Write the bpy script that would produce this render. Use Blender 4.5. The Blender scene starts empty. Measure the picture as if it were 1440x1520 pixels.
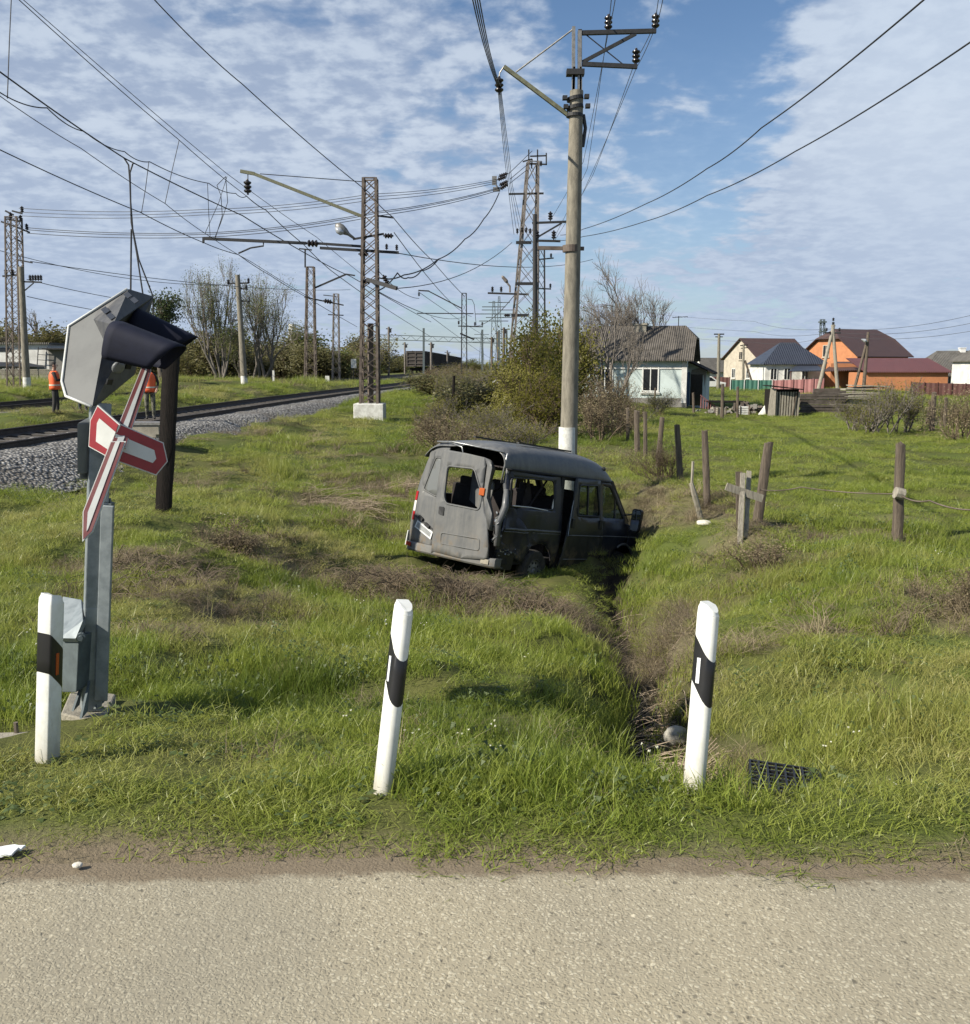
import bpy, bmesh, math, random
import numpy as np
from mathutils import Vector, Matrix, Euler
SC = bpy.context.scene
COL = SC.collection
R = math.radians

# ---------------------------------------------------------------- camera, world, sun, exposure
EYE = 1.65
FPX = 1400.0                       # focal length in photograph pixels (1440 x 1520)
PITCH = math.atan(220 / FPX)
cam = bpy.data.cameras.new("camera")
cam.sensor_fit = 'HORIZONTAL'
cam.sensor_width = 36.0
cam.lens = 36.0 * FPX / 1440.0
cam.clip_start = 0.1
cam.clip_end = 9000
cam_o = bpy.data.objects.new("camera", cam)
COL.objects.link(cam_o)
cam_o.location = (0, 0, EYE)
cam_o.rotation_euler = (R(90) - PITCH, 0, 0)
SC.camera = cam_o

SUN_EL = R(37)
SUN_DIR = Vector((-0.89 * math.cos(SUN_EL), -0.456 * math.cos(SUN_EL), math.sin(SUN_EL)))   # towards the sun
sun = bpy.data.lights.new("sun", 'SUN')
sun.energy = 5.0
sun.angle = R(0.6)
sun.color = (1.0, 0.93, 0.80)
sun_o = bpy.data.objects.new("sun", sun)
COL.objects.link(sun_o)
sun_o.rotation_euler = SUN_DIR.to_track_quat('Z', 'Y').to_euler()

SC.view_settings.view_transform = 'Standard'
SC.view_settings.look = 'None'
SC.view_settings.gamma = 1.0
SC.view_settings.exposure = 0.72
SC.cycles.max_bounces = 8
SC.cycles.transparent_max_bounces = 16

def nd(nt, typ, **kw):
    n = nt.nodes.new(typ)
    ins = kw.pop('ins', None)
    for k, v in kw.items():
        setattr(n, k, v)
    if ins:
        for k, v in ins.items():
            n.inputs[k].default_value = v
    return n

def mth(nt, op, a, b=None, c=None, clamp=False):
    n = nt.nodes.new('ShaderNodeMath'); n.operation = op; n.use_clamp = clamp
    for i, v in enumerate((a, b, c)):
        if v is None: continue
        if hasattr(v, 'is_linked'): nt.links.new(v, n.inputs[i])
        else: n.inputs[i].default_value = v
    return n.outputs[0]

def mixc(nt, fac, a, b, blend='MIX'):
    n = nt.nodes.new('ShaderNodeMix'); n.data_type = 'RGBA'; n.blend_type = blend
    for s, v in ((n.inputs[0], fac), (n.inputs[6], a), (n.inputs[7], b)):
        if hasattr(v, 'is_linked'): nt.links.new(v, s)
        elif isinstance(v, (int, float)): s.default_value = v
        else: s.default_value = (*v, 1) if len(v) == 3 else v
    return n.outputs[2]

def maprange(nt, v, a, b, c=0.0, d=1.0, smooth=True):
    n = nt.nodes.new('ShaderNodeMapRange')
    n.interpolation_type = 'SMOOTHSTEP' if smooth else 'LINEAR'
    nt.links.new(v, n.inputs[0])
    n.inputs[1].default_value, n.inputs[2].default_value = a, b
    n.inputs[3].default_value, n.inputs[4].default_value = c, d
    return n.outputs[0]

def noise(nt, vec, scale, detail=4, rough=0.55, dist=0.0):
    n = nd(nt, 'ShaderNodeTexNoise', ins={'Scale': scale, 'Detail': detail, 'Roughness': rough, 'Distortion': dist})
    if vec is not None: nt.links.new(vec, n.inputs['Vector'])
    return n.outputs['Fac']

def px_dir(px, py):
    v = -(py - 760) / FPX
    d = Vector(((px - 720) / FPX, math.cos(PITCH) + v * math.sin(PITCH), -math.sin(PITCH) + v * math.cos(PITCH)))
    return d

W = bpy.data.worlds.new("World")
SC.world = W
W.use_nodes = True
wt = W.node_tree
wt.nodes.clear()
out = nd(wt, 'ShaderNodeOutputWorld')
bg = nd(wt, 'ShaderNodeBackground')
wt.links.new(bg.outputs[0], out.inputs[0])
sky = nd(wt, 'ShaderNodeTexSky', sky_type='NISHITA', sun_disc=False)
sky.sun_elevation = SUN_EL
sky.sun_rotation = math.atan2(SUN_DIR.x, SUN_DIR.y)
sky.altitude = 100
sky.air_density = 1.0
sky.dust_density = 0.4
sky.ozone_density = 3.0
tc = nd(wt, 'ShaderNodeTexCoord')
sep = nd(wt, 'ShaderNodeSeparateXYZ')
wt.links.new(tc.outputs['Generated'], sep.inputs[0])
X, Y_, Z = sep.outputs[0], sep.outputs[1], sep.outputs[2]
zc = mth(wt, 'ADD', mth(wt, 'MAXIMUM', Z, 0.0), 0.20)
comb = nd(wt, 'ShaderNodeCombineXYZ')
wt.links.new(mth(wt, 'DIVIDE', X, zc), comb.inputs[0])
wt.links.new(mth(wt, 'DIVIDE', Y_, zc), comb.inputs[1])
UV = comb.outputs[0]
n1 = noise(wt, UV, 1.3, 9, 0.55, 0.15)             # cloud banks
n2 = noise(wt, UV, 8.0, 6, 0.52, 0.25)              # puffs of the altocumulus sheet
n3 = noise(wt, UV, 24.0, 5, 0.55)
def lobe(px, py, width):
    """1 towards the direction seen at that point of the sky, falling to 0 about `width` radians away"""
    d = px_dir(px, py).normalized()
    v = nd(wt, 'ShaderNodeVectorMath', operation='DOT_PRODUCT')
    wt.links.new(tc.outputs['Generated'], v.inputs[0]); v.inputs[1].default_value = d
    return maprange(wt, v.outputs['Value'], math.cos(width), 1.0)
dens = mth(wt, 'ADD', mth(wt, 'MULTIPLY', n1, 0.48), mth(wt, 'MULTIPLY', n2, 0.44))
dens = mth(wt, 'ADD', dens, mth(wt, 'MULTIPLY', n3, 0.09))
for (px, py, w, amt) in ((60, 300, .36, .15), (330, 150, .20, .05), (1440, 100, .19, .26), (1350, 330, .22, .10), (640, 20, .15, .05), (600, 200, .2, .06),
                         (1060, 130, .15, -.055), (800, 60, .14, -.05), (950, 260, .18, .0), (300, 10, .06, -.06)):
    dens = mth(wt, 'ADD', dens, mth(wt, 'MULTIPLY', lobe(px, py, w), amt))
cover = maprange(wt, dens, 0.45, 0.60)
low = maprange(wt, Z, 0.02, 0.34, 1.0, 0.0)        # cloud sheet closes towards the horizon
cover = mth(wt, 'ADD', mth(wt, 'MULTIPLY', cover, 0.85), mth(wt, 'MULTIPLY', low, 0.50), clamp=True)
shade = maprange(wt, mth(wt, 'ADD', mth(wt, 'MULTIPLY', n2, 0.6), mth(wt, 'MULTIPLY', n3, 0.4)), 0.40, 0.62)
ccol = mixc(wt, shade, (0.215, 0.265, 0.36), (0.375, 0.425, 0.495))
ccol = mixc(wt, mth(wt, 'MULTIPLY', lobe(1440, 120, .22), .7), ccol, (0.42, 0.475, 0.545))
ccol = mixc(wt, mth(wt, 'MULTIPLY', low, 0.72), ccol, (0.285, 0.345, 0.445))
skyv = nd(wt, 'ShaderNodeVectorMath', operation='MULTIPLY')
skyv.inputs[1].default_value = (0.061, 0.066, 0.070)
wt.links.new(sky.outputs[0], skyv.inputs[0])
skyc = skyv.outputs[0]
wt.links.new(mixc(wt, cover, skyc, ccol), bg.inputs['Color'])
bg.inputs['Strength'].default_value = 1.0

# ---------------------------------------------------------------- small numerical helpers
def P(px, py, Y):
    """the point of the place seen at photograph pixel (px, py) when it stands Y metres ahead"""
    d = px_dir(px, py)
    return Vector((d.x * Y / d.y, Y, EYE + d.z * Y / d.y))
def PX(px, Y, z):
    """x of something at distance Y and height z seen in column px"""
    f = Y * math.cos(PITCH) - (z - EYE) * math.sin(PITCH)
    return (px - 720) / FPX * f
rng = np.random.default_rng(7)
random.seed(7)
_perm = rng.random((256, 256))
def vnoise(x, y):
    x = np.asarray(x, float); y = np.asarray(y, float)
    xi = np.floor(x).astype(int); yi = np.floor(y).astype(int)
    fx = x - xi; fy = y - yi
    fx = fx * fx * (3 - 2 * fx); fy = fy * fy * (3 - 2 * fy)
    g = lambda a, b: _perm[a & 255, b & 255]
    return (g(xi, yi) * (1 - fx) + g(xi + 1, yi) * fx) * (1 - fy) + (g(xi, yi + 1) * (1 - fx) + g(xi + 1, yi + 1) * fx) * fy - .5
def fbm(x, y, o=4):
    r = 0; a = 1.0
    for i in range(o):
        r = r + a * vnoise(x * 2 ** i + 17 * i, y * 2 ** i + 31 * i); a *= .5
    return r

# ---------------------------------------------------------------- mesh helpers
class MB:
    def __init__(self): self.v = []; self.f = []; self.m = []
    def add(self, vs, fs, mi=0):
        o = len(self.v)
        self.v += [tuple(p) for p in vs]
        self.f += [tuple(i + o for i in f) for f in fs]
        self.m += [mi] * len(fs)
        return self
    def box(self, c, s, rot=None, mi=0):
        hx, hy, hz = s[0] / 2, s[1] / 2, s[2] / 2
        vs = [Vector((sx * hx, sy * hy, sz * hz)) for sz in (-1, 1) for sy in (-1, 1) for sx in (-1, 1)]
        if rot is not None:
            m = rot if isinstance(rot, Matrix) else Euler(rot).to_matrix()
            vs = [m @ v for v in vs]
        vs = [v + Vector(c) for v in vs]
        return self.add(vs, [(0, 2, 3, 1), (4, 5, 7, 6), (0, 1, 5, 4), (2, 6, 7, 3), (0, 4, 6, 2), (1, 3, 7, 5)], mi)
    def bar(self, a, b, w, h=None, mi=0, up=(0, 0, 1)):
        a = Vector(a); b = Vector(b); h = h or w
        d = (b - a)
        if d.length < 1e-6: return self
        d.normalize(); u = Vector(up)
        if abs(d.dot(u)) > .99: u = Vector((0, 1, 0))
        s = d.cross(u).normalized(); u = s.cross(d)
        vs = []
        for p in (a, b):
            for i, j in ((-1, -1), (1, -1), (1, 1), (-1, 1)):
                vs.append(p + s * (i * w / 2) + u * (j * h / 2))
        return self.add(vs, [(3, 2, 1, 0), (4, 5, 6, 7), (0, 1, 5, 4), (1, 2, 6, 5), (2, 3, 7, 6), (3, 0, 4, 7)], mi)
    def tube(self, pts, r, n=6, mi=0, caps=True):
        pts = [Vector(p) for p in pts]; k = len(pts)
        rs = list(r) if hasattr(r, '__len__') else [r] * k
        vs = []; prev = None
        for i, p in enumerate(pts):
            d = (pts[min(i + 1, k - 1)] - pts[max(i - 1, 0)])
            d = d.normalized() if d.length > 1e-9 else Vector((0, 0, 1))
            u = prev if prev is not None else (Vector((0, 0, 1)) if abs(d.z) < .9 else Vector((0, 1, 0)))
            s = d.cross(u)
            if s.length < 1e-4: s = d.cross(Vector((1, 0, 0.3)))
            s.normalize(); u = s.cross(d).normalized(); prev = u
            for j in range(n):
                a = 2 * math.pi * j / n
                vs.append(p + (s * math.cos(a) + u * math.sin(a)) * rs[i])
        fs = [(i * n + j, i * n + (j + 1) % n, (i + 1) * n + (j + 1) % n, (i + 1) * n + j) for i in range(k - 1) for j in range(n)]
        if caps: fs += [tuple(range(n - 1, -1, -1)), tuple((k - 1) * n + j for j in range(n))]
        return self.add(vs, fs, mi)
    def lathe(self, prof, o=(0, 0, 0), axis=(0, 0, 1), n=16, mi=0):
        """prof: list of (radius, height)"""
        q = Vector((0, 0, 1)).rotation_difference(Vector(axis).normalized()); o = Vector(o)
        vs = []; k = len(prof)
        for (r, h) in prof:
            for j in range(n):
                a = 2 * math.pi * j / n
                vs.append(q @ Vector((r * math.cos(a), r * math.sin(a), h)) + o)
        fs = [(i * n + j, i * n + (j + 1) % n, (i + 1) * n + (j + 1) % n, (i + 1) * n + j) for i in range(k - 1) for j in range(n)]
        fs += [tuple(range(n - 1, -1, -1)), tuple((k - 1) * n + j for j in range(n))]
        return self.add(vs, fs, mi)
    def prism(self, pts, ext, mi=0):
        """closed 3-D polygon pts extruded by the vector ext"""
        pts = [Vector(p) for p in pts]; k = len(pts); e = Vector(ext)
        vs = pts + [p + e for p in pts]
        fs = [tuple(range(k - 1, -1, -1)), tuple(range(k, 2 * k))] + [(i, (i + 1) % k, k + (i + 1) % k, k + i) for i in range(k)]
        return self.add(vs, fs, mi)
    def build(self, name, mat, parent=None, smooth=False, world=False, bevel=0):
        me = bpy.data.meshes.new(name)
        off = Vector((0, 0, 0)); q_ = parent
        while world and q_ is not None: off = off + Vector(q_.location); q_ = q_.parent
        me.from_pydata([tuple(Vector(p) - off) for p in self.v], [], self.f)
        for m in (mat if isinstance(mat, (list, tuple)) else [mat]): me.materials.append(m)
        if any(self.m): me.polygons.foreach_set('material_index', self.m)
        bm = bmesh.new(); bm.from_mesh(me)
        bmesh.ops.recalc_face_normals(bm, faces=bm.faces); bm.to_mesh(me); bm.free()
        if smooth: me.polygons.foreach_set('use_smooth', [True] * len(me.polygons))
        o = bpy.data.objects.new(name, me); COL.objects.link(o)
        if parent is not None: o.parent = parent
        if smooth == 'auto':
            add_autosmooth(o)
        if bevel:
            b = o.modifiers.new('bevel', 'BEVEL'); b.width = bevel; b.segments = 2; b.limit_method = 'ANGLE'
        return o
def add_autosmooth(o, ang=35):
    me = o.data
    bm = bmesh.new(); bm.from_mesh(me)
    for e in bm.edges:
        if len(e.link_faces) == 2 and e.calc_face_angle(0) > R(ang): e.smooth = False
    bm.to_mesh(me); bm.free()
def tag(o, label, cat, group=None, kind=None):
    if label: o['label'] = label
    if cat: o['category'] = cat
    if group: o['group'] = group
    if kind: o['kind'] = kind
    return o
def thing(name, label, cat, loc=(0, 0, 0), rz=0, group=None):
    o = bpy.data.objects.new(name, None); COL.objects.link(o)
    o.empty_display_size = .2
    o.location = loc; o.rotation_euler = (0, 0, rz)
    return tag(o, label, cat, group)
def copy_thing(src, loc, rz=0, label=None, scale=None, group=None):
    c = src.copy(); COL.objects.link(c)
    c.location = loc; c.rotation_euler = (0, 0, rz)
    if scale: c.scale = scale if hasattr(scale, '__len__') else (scale,) * 3
    if label: c['label'] = label
    if group: c['group'] = group
    for ch in list(src.children):
        d = ch.copy(); COL.objects.link(d); d.parent = c
        for g in list(ch.children):
            e = g.copy(); COL.objects.link(e); e.parent = d
    return c

# ---------------------------------------------------------------- materials
def newmat(name):
    m = bpy.data.materials.new(name); m.use_nodes = True
    nt = m.node_tree
    return m, nt, nt.nodes['Principled BSDF']
def mat(name, col, rough=.6, metal=0.0, var=.25, scale=6.0, col2=None, bump=0.0, bscale=40.0, spec=.5, var_detail=5, streak=None):
    """base colour broken up by noise towards col2 (or a darker tone of itself), with optional bump"""
    m, nt, b = newmat(name)
    t = nd(nt, 'ShaderNodeTexCoord'); vec = t.outputs['Object']
    if streak:
        mp = nd(nt, 'ShaderNodeMapping'); mp.inputs['Scale'].default_value = streak
        nt.links.new(vec, mp.inputs[0]); vec = mp.outputs[0]
    c2 = col2 or tuple(x * (1 - var) for x in col)
    f = maprange(nt, noise(nt, vec, scale, var_detail, .65), .35, .68)
    c = mixc(nt, f, col, c2)
    f2 = noise(nt, vec, scale * 7, 3, .6)
    c = mixc(nt, mth(nt, 'MULTIPLY', f2, var * .5), c, tuple(x * .6 for x in col))
    nt.links.new(c, b.inputs['Base Color'])
    b.inputs['Roughness'].default_value = rough
    b.inputs['Metallic'].default_value = metal
    b.inputs['Specular IOR Level'].default_value = spec
    if bump:
        bp = nd(nt, 'ShaderNodeBump', ins={'Strength': bump, 'Distance': .02})
        nt.links.new(noise(nt, vec, bscale, 4, .6), bp.inputs['Height'])
        nt.links.new(bp.outputs[0], b.inputs['Normal'])
    return m
def leafmat(name, c1, c2, trans=.45, rough=.55, c3=None, tint=None, scale=None):
    """thin leaf or blade: two tones mixed per copy, light passes through"""
    m, nt, b = newmat(name)
    info = nd(nt, 'ShaderNodeObjectInfo')
    geo = nd(nt, 'ShaderNodeNewGeometry')
    c = mixc(nt, geo.outputs['Random Per Island'], c1, c2)
    c = mixc(nt, mth(nt, 'MULTIPLY', info.outputs['Random'], .5), c, c3 or c2)
    if tint:
        at = nd(nt, 'ShaderNodeAttribute', attribute_type='INSTANCER', attribute_name='tint')
        c = mixc(nt, mth(nt, 'MAXIMUM', at.outputs['Fac'], 0.0), c, tint)
        c = mixc(nt, mth(nt, 'MAXIMUM', mth(nt, 'MULTIPLY', at.outputs['Fac'], -1.0), 0.0), c, (.070, .115, .018))
    nt.links.new(c, b.inputs['Base Color'])
    b.inputs['Roughness'].default_value = rough
    b.inputs['Specular IOR Level'].default_value = .4
    tr = nd(nt, 'ShaderNodeBsdfTranslucent'); nt.links.new(c, tr.inputs[0])
    mx = nd(nt, 'ShaderNodeMixShader'); mx.inputs[0].default_value = trans
    nt.links.new(b.outputs[0], mx.inputs[1]); nt.links.new(tr.outputs[0], mx.inputs[2])
    nt.links.new(mx.outputs[0], nt.nodes['Material Output'].inputs[0])
    return m
def glassmat(name, col=(.02, .025, .03), rough=.06, alpha=.35):
    m, nt, b = newmat(name)
    b.inputs['Base Color'].default_value = (*col, 1); b.inputs['Roughness'].default_value = rough
    b.inputs['Specular IOR Level'].default_value = .7
    t = nd(nt, 'ShaderNodeBsdfTransparent'); t.inputs[0].default_value = (.75, .8, .76, 1)
    mx = nd(nt, 'ShaderNodeMixShader'); mx.inputs[0].default_value = alpha
    nt.links.new(t.outputs[0], mx.inputs[1]); nt.links.new(b.outputs[0], mx.inputs[2])
    nt.links.new(mx.outputs[0], nt.nodes['Material Output'].inputs[0])
    return m
M = {}
M['white_plastic'] = mat('white_plastic', (.74, .75, .72), .45, var=.14, scale=9, col2=(.62, .62, .56))
def grime(m, z0, z1, col, amt):
    nt = m.node_tree; b = nt.nodes['Principled BSDF']; l = b.inputs['Base Color'].links[0].from_socket
    v = nd(nt, 'ShaderNodeTexCoord').outputs['Object']; sp = nd(nt, 'ShaderNodeSeparateXYZ'); nt.links.new(v, sp.inputs[0])
    mp = nd(nt, 'ShaderNodeMapping'); mp.inputs['Scale'].default_value = (30, 30, 5); nt.links.new(v, mp.inputs[0])
    n_ = noise(nt, mp.outputs[0], 1.0, 5, .7)
    f = mth(nt, 'MULTIPLY', maprange(nt, mth(nt, 'ADD', sp.outputs[2], mth(nt, 'MULTIPLY', n_, .25)), z1, z0), amt)
    f = mth(nt, 'ADD', f, maprange(nt, noise(nt, mp.outputs[0], 2.2, 4, .7), .60, .74, 0, .35), clamp=True)
    nt.links.new(mixc(nt, f, l, col), b.inputs['Base Color'])
grime(M['white_plastic'], .08, .48, (.22, .19, .13), .75)
M['black_film'] = mat('black_film', (.016, .016, .017), .4, var=.3)
M['reflector_white'] = mat('reflector_white', (.75, .76, .76), .25, var=.05)
M['reflector_orange'] = mat('reflector_orange', (.42, .075, .02), .25, var=.1)
M['galv'] = mat('galvanised_steel', (.25, .28, .29), .5, .35, var=.3, scale=14, col2=(.17, .195, .205))
M['galv_dark'] = mat('dull_galvanised_steel', (.11, .135, .14), .6, .2, var=.3, scale=9)
M['grey_paint'] = mat('grey_paint', (.145, .155, .158), .45, 0, var=.12, scale=5, col2=(.105, .115, .118))
M['dark_paint'] = mat('dark_signal_paint', (.035, .037, .042), .6, 0, var=.35, scale=12, col2=(.07, .07, .07))
M['visor_paint'] = mat('visor_paint', (.009, .011, .024), .75, 0, var=.35, scale=9, spec=.2)
M['plate_paint'] = mat('plate_paint', (.085, .09, .09), .5, 0, var=.3, scale=4, col2=(.060, .064, .066), spec=.3)
M['sign_red'] = mat('sign_red', (.27, .016, .022), .4, 0, var=.2, scale=10)
M['sign_red_faded'] = mat('sign_red_faded', (.145, .035, .036), .5, 0, var=.3, scale=8, col2=(.19, .075, .07))
M['sign_white'] = mat('sign_white', (.55, .56, .53), .4, 0, var=.12, scale=9)
M['concrete'] = mat('concrete', (.30, .275, .22), .9, 0, var=.35, scale=5, bump=.4, bscale=60)
M['pole_concrete'] = mat('pole_concrete', (.235, .213, .168), .9, 0, var=.45, scale=3, bump=.4, bscale=30, streak=(5, 5, 1.1))
M['whitewash'] = mat('whitewash', (.66, .66, .62), .85, 0, var=.25, scale=6, col2=(.45, .44, .40), bump=.3)
M['dark_steel'] = mat('dark_steel', (.035, .035, .036), .6, .3, var=.4, scale=20)
M['green_steel'] = mat('green_steel', (.17, .17, .10), .6, .2, var=.5, scale=15, col2=(.09, .09, .06))
M['pole_steel'] = mat('pole_steel', (.28, .27, .25), .5, .5, var=.4, scale=12)
M['rusty_steel'] = mat('rusty_steel', (.155, .125, .10), .75, .15, var=.5, scale=4, col2=(.075, .055, .045))
M['tower_steel'] = mat('tower_steel', (.21, .19, .17), .65, .25, var=.4, scale=3, col2=(.13, .105, .09))
M['ceramic'] = mat('dark_ceramic', (.022, .018, .018), .25, 0, var=.2)
M['wire'] = mat('wire', (.028, .028, .03), .6, .2, var=.2)
M['wire_grey'] = mat('weathered_wire', (.07, .072, .078), .6, .2, var=.2)
M['old_wood'] = mat('old_wood', (.145, .115, .085), .9, 0, var=.5, scale=4, col2=(.06, .045, .035), bump=.6, bscale=14, streak=(9, 9, .7))
M['pale_wood'] = mat('pale_wood', (.34, .31, .25), .9, 0, var=.4, scale=5, col2=(.18, .16, .13), bump=.5, bscale=14, streak=(8, 8, .8))
M['burnt_wood'] = mat('burnt_wood', (.018, .014, .012), .9, 0, var=.5, scale=6, spec=.2, col2=(.008, .007, .006), bump=.7, bscale=14, streak=(8, 8, .8))
# ---------------------------------------------------------------- terrain: control points (photo column, row, distance ahead)
CT = [(60,1140,4.0),(130,1078,5.0),(0,1000,6.2),(0,850,10),(0,760,15),(110,712,20.6),(240,755,14),(240,900,8.5),(400,1000,6.8),
      (570,1000,7.0),(570,1090,5.2),(800,1050,5.8),(800,950,8.6),(560,900,11),(700,900,11.8),(800,884,13.2),(795,872,14.4),(650,846,15.4),
      (560,820,15.5),(560,740,22),(560,660,31),(550,622,42),(400,660,27),(280,650,25.4),(520,594,45),(400,740,19.5),(400,850,12),
      (1150,1000,7.0),(1300,1100,5.2),(1440,1000,6.5),(1440,850,11),(1300,880,10),(1060,880,12),(1100,800,14),(960,760,18),(910,842,15.2),
      (1130,790,14.3),(1335,815,13.2),(1047,765,17),(1007,715,21),(982,690,25),(945,675,28),(1440,620,52),(1200,615,60),(1200,700,24),
      (1440,720,22),(1050,615,60),(1300,660,34),(680,660,32),(780,640,38),(860,640,36),(990,598,66)]
_pts = [P(*c) for c in CT]
for s in (-1.1, -.75, -.4, 0, .4, .75, 1.1):
    _pts += [Vector((s * 2.6, 2.6, 0)), Vector((s * 3.6, 3.6, -.01))]
for s in (-1.1, -.6, -.25, 0, .25, .6, 1.1):
    zz = -.35 if s < -.1 else (-1.15 if s > .2 else -.8)
    for yy in (130, 300, 900, 4000):
        _pts.append(Vector((s * yy, yy, zz)))
for x, y in ((-12, 4), (-12.5, 10), (-13, 16)): _pts.append(Vector((x, y, -.25)))
for x, y in ((-8.6, 10), (-8.8, 6)): _pts.append(Vector((x, y, -.55)))
def _warp(x, y):
    return np.clip(x / (y + 4.0), -1.4, 1.4) * 1.6, np.log(y + 4.0)
_A = np.array([tuple(p) for p in _pts])
_u, _w = _warp(_A[:, 0], _A[:, 1])
_C = np.stack([_u, _w], 1)
def _phi(d2): return .5 * d2 * np.log(d2 + 1e-12)
_n = len(_C)
_K = _phi(((_C[:, None] - _C[None]) ** 2).sum(-1)) + .004 * np.eye(_n)
_Pm = np.concatenate([np.ones((_n, 1)), _C], 1)
_sol = np.linalg.solve(np.block([[_K, _Pm], [_Pm.T, np.zeros((3, 3))]]), np.concatenate([_A[:, 2], np.zeros(3)]))
DITCH = np.array([(1.0, 4.55), (1.15, 5.6), (1.35, 7.5), (1.6, 10), (1.8, 12), (2.05, 14.2), (2.25, 16.2), (3.1, 19)])
def ditch_dist(x, y):
    d = np.full(np.shape(x), 1e9)
    for (a, b) in zip(DITCH[:-1], DITCH[1:]):
        ab = b - a
        t = np.clip(((x - a[0]) * ab[0] + (y - a[1]) * ab[1]) / (ab @ ab), 0, 1)
        d = np.minimum(d, np.hypot(x - a[0] - t * ab[0], y - a[1] - t * ab[1]))
    return d
# tracks: centre lines
TRACK_A = np.array([(-12.6, -12), (-11.9, 5), (-11.0, 20), (-9.6, 45), (-8.4, 60), (-6.7, 75), (-5.6, 95), (-5.4, 125), (-6.2, 170), (-7.5, 300), (-4, 600)])
TRACK_B = np.array([(-18.5, -12), (-19.0, 15), (-19.3, 30), (-18.7, 58), (-16.2, 82), (-14.0, 108), (-11.8, 150), (-10.9, 200), (-10, 300), (-6, 600)])
def track_x(T, y): return np.interp(y, T[:, 1], T[:, 0])
def hz(x, y, detail=True):
    x = np.asarray(x, float); y = np.asarray(y, float)
    yy = np.maximum(y, 2.5)
    u, w = _warp(x, yy)
    q = np.stack([u, w], -1)
    d2 = ((q[..., None, :] - _C) ** 2).sum(-1)
    z = _phi(d2) @ _sol[:_n] + _sol[_n] + q @ _sol[_n + 1:]
    z = np.clip(z, -2.6, .3)
    # level formation under the tracks
    for T in (TRACK_A, TRACK_B):
        d = np.abs(x - track_x(T, y))
        k = np.clip((4.2 - d) / 2.4, 0, 1); k = k * k * (3 - 2 * k)
        z = z * (1 - k) + (-.42) * k
    if detail:
        amp = np.clip((yy - 3.0) / 1.5, 0, 1)
        far = np.clip(yy / 30, 1, 4)
        z = z + amp * (.095 * fbm(x * 1.5, y * 1.5, 4) + .20 * fbm(x * .42 + 9, y * .42, 3) * np.clip((yy - 4) / 5, 0, 1))
        hum = np.clip(fbm(x * 1.05 + 60, y * 1.05 + 20, 2) + .12, 0, 1)
        z = z + .30 * hum * np.clip((yy - 4.2) / 1.5, 0, 1) * np.clip((30 - yy) / 12, 0, 1) * np.clip((x - track_x(TRACK_A, y) - 4.5) / 2, 0, 1)
        z = z + .22 * np.exp(-(((x + .95) / .9) ** 2 + ((y - 12.2) / .7) ** 2))
        dd = ditch_dist(x + .10 * vnoise(x * 3, y * 3), y)
        wv = .44 + .30 * vnoise(x * 1.6 + 5, y * 1.6) + .16 * np.clip((7.6 - y) / 1.5, 0, 1)
        z = z - .70 * np.exp(-(dd / wv) ** 2)
    road = np.clip((yy - 2.9) / .6, 0, 1)
    return z * road - .012 * (1 - road)
def h(x, y): return float(hz(np.array([x]), np.array([y]))[0])

# ---------------------------------------------------------------- ground sheet
def ground_material():
    m, nt, b = newmat('soil_and_turf')
    t = nd(nt, 'ShaderNodeTexCoord'); v = t.outputs['Object']
    big = noise(nt, v, .35, 6, .6); mid = noise(nt, v, 2.6, 6, .65); fine = noise(nt, v, 28, 5, .7)
    green = mixc(nt, maprange(nt, mid, .35, .65), (.080, .092, .022), (.125, .130, .036))
    green = mixc(nt, maprange(nt, big, .42, .62), green, (.090, .118, .024))
    soil = mixc(nt, fine, (.105, .082, .055), (.215, .175, .122))
    at = nd(nt, 'ShaderNodeAttribute', attribute_name='soil')
    c = mixc(nt, mth(nt, 'ADD', at.outputs['Fac'], mth(nt, 'MULTIPLY', mth(nt, 'SUBTRACT', mid, .5), .6), clamp=True), green, soil)
    c = mixc(nt, mth(nt, 'MULTIPLY', mth(nt, 'MULTIPLY', fine, .5), mth(nt, 'SUBTRACT', 1.0, at.outputs['Fac'], clamp=True)), c, (.035, .034, .018))
    aw = nd(nt, 'ShaderNodeAttribute', attribute_name='wet')
    c = mixc(nt, aw.outputs['Fac'], c, mixc(nt, fine, (.020, .016, .012), (.060, .047, .034)))
    nt.links.new(c, b.inputs['Base Color']); b.inputs['Roughness'].default_value = .95
    b.inputs['Specular IOR Level'].default_value = .15
    bp = nd(nt, 'ShaderNodeBump', ins={'Strength': .7, 'Distance': .03})
    nt.links.new(fine, bp.inputs['Height']); nt.links.new(bp.outputs[0], b.inputs['Normal'])
    return m
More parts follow.
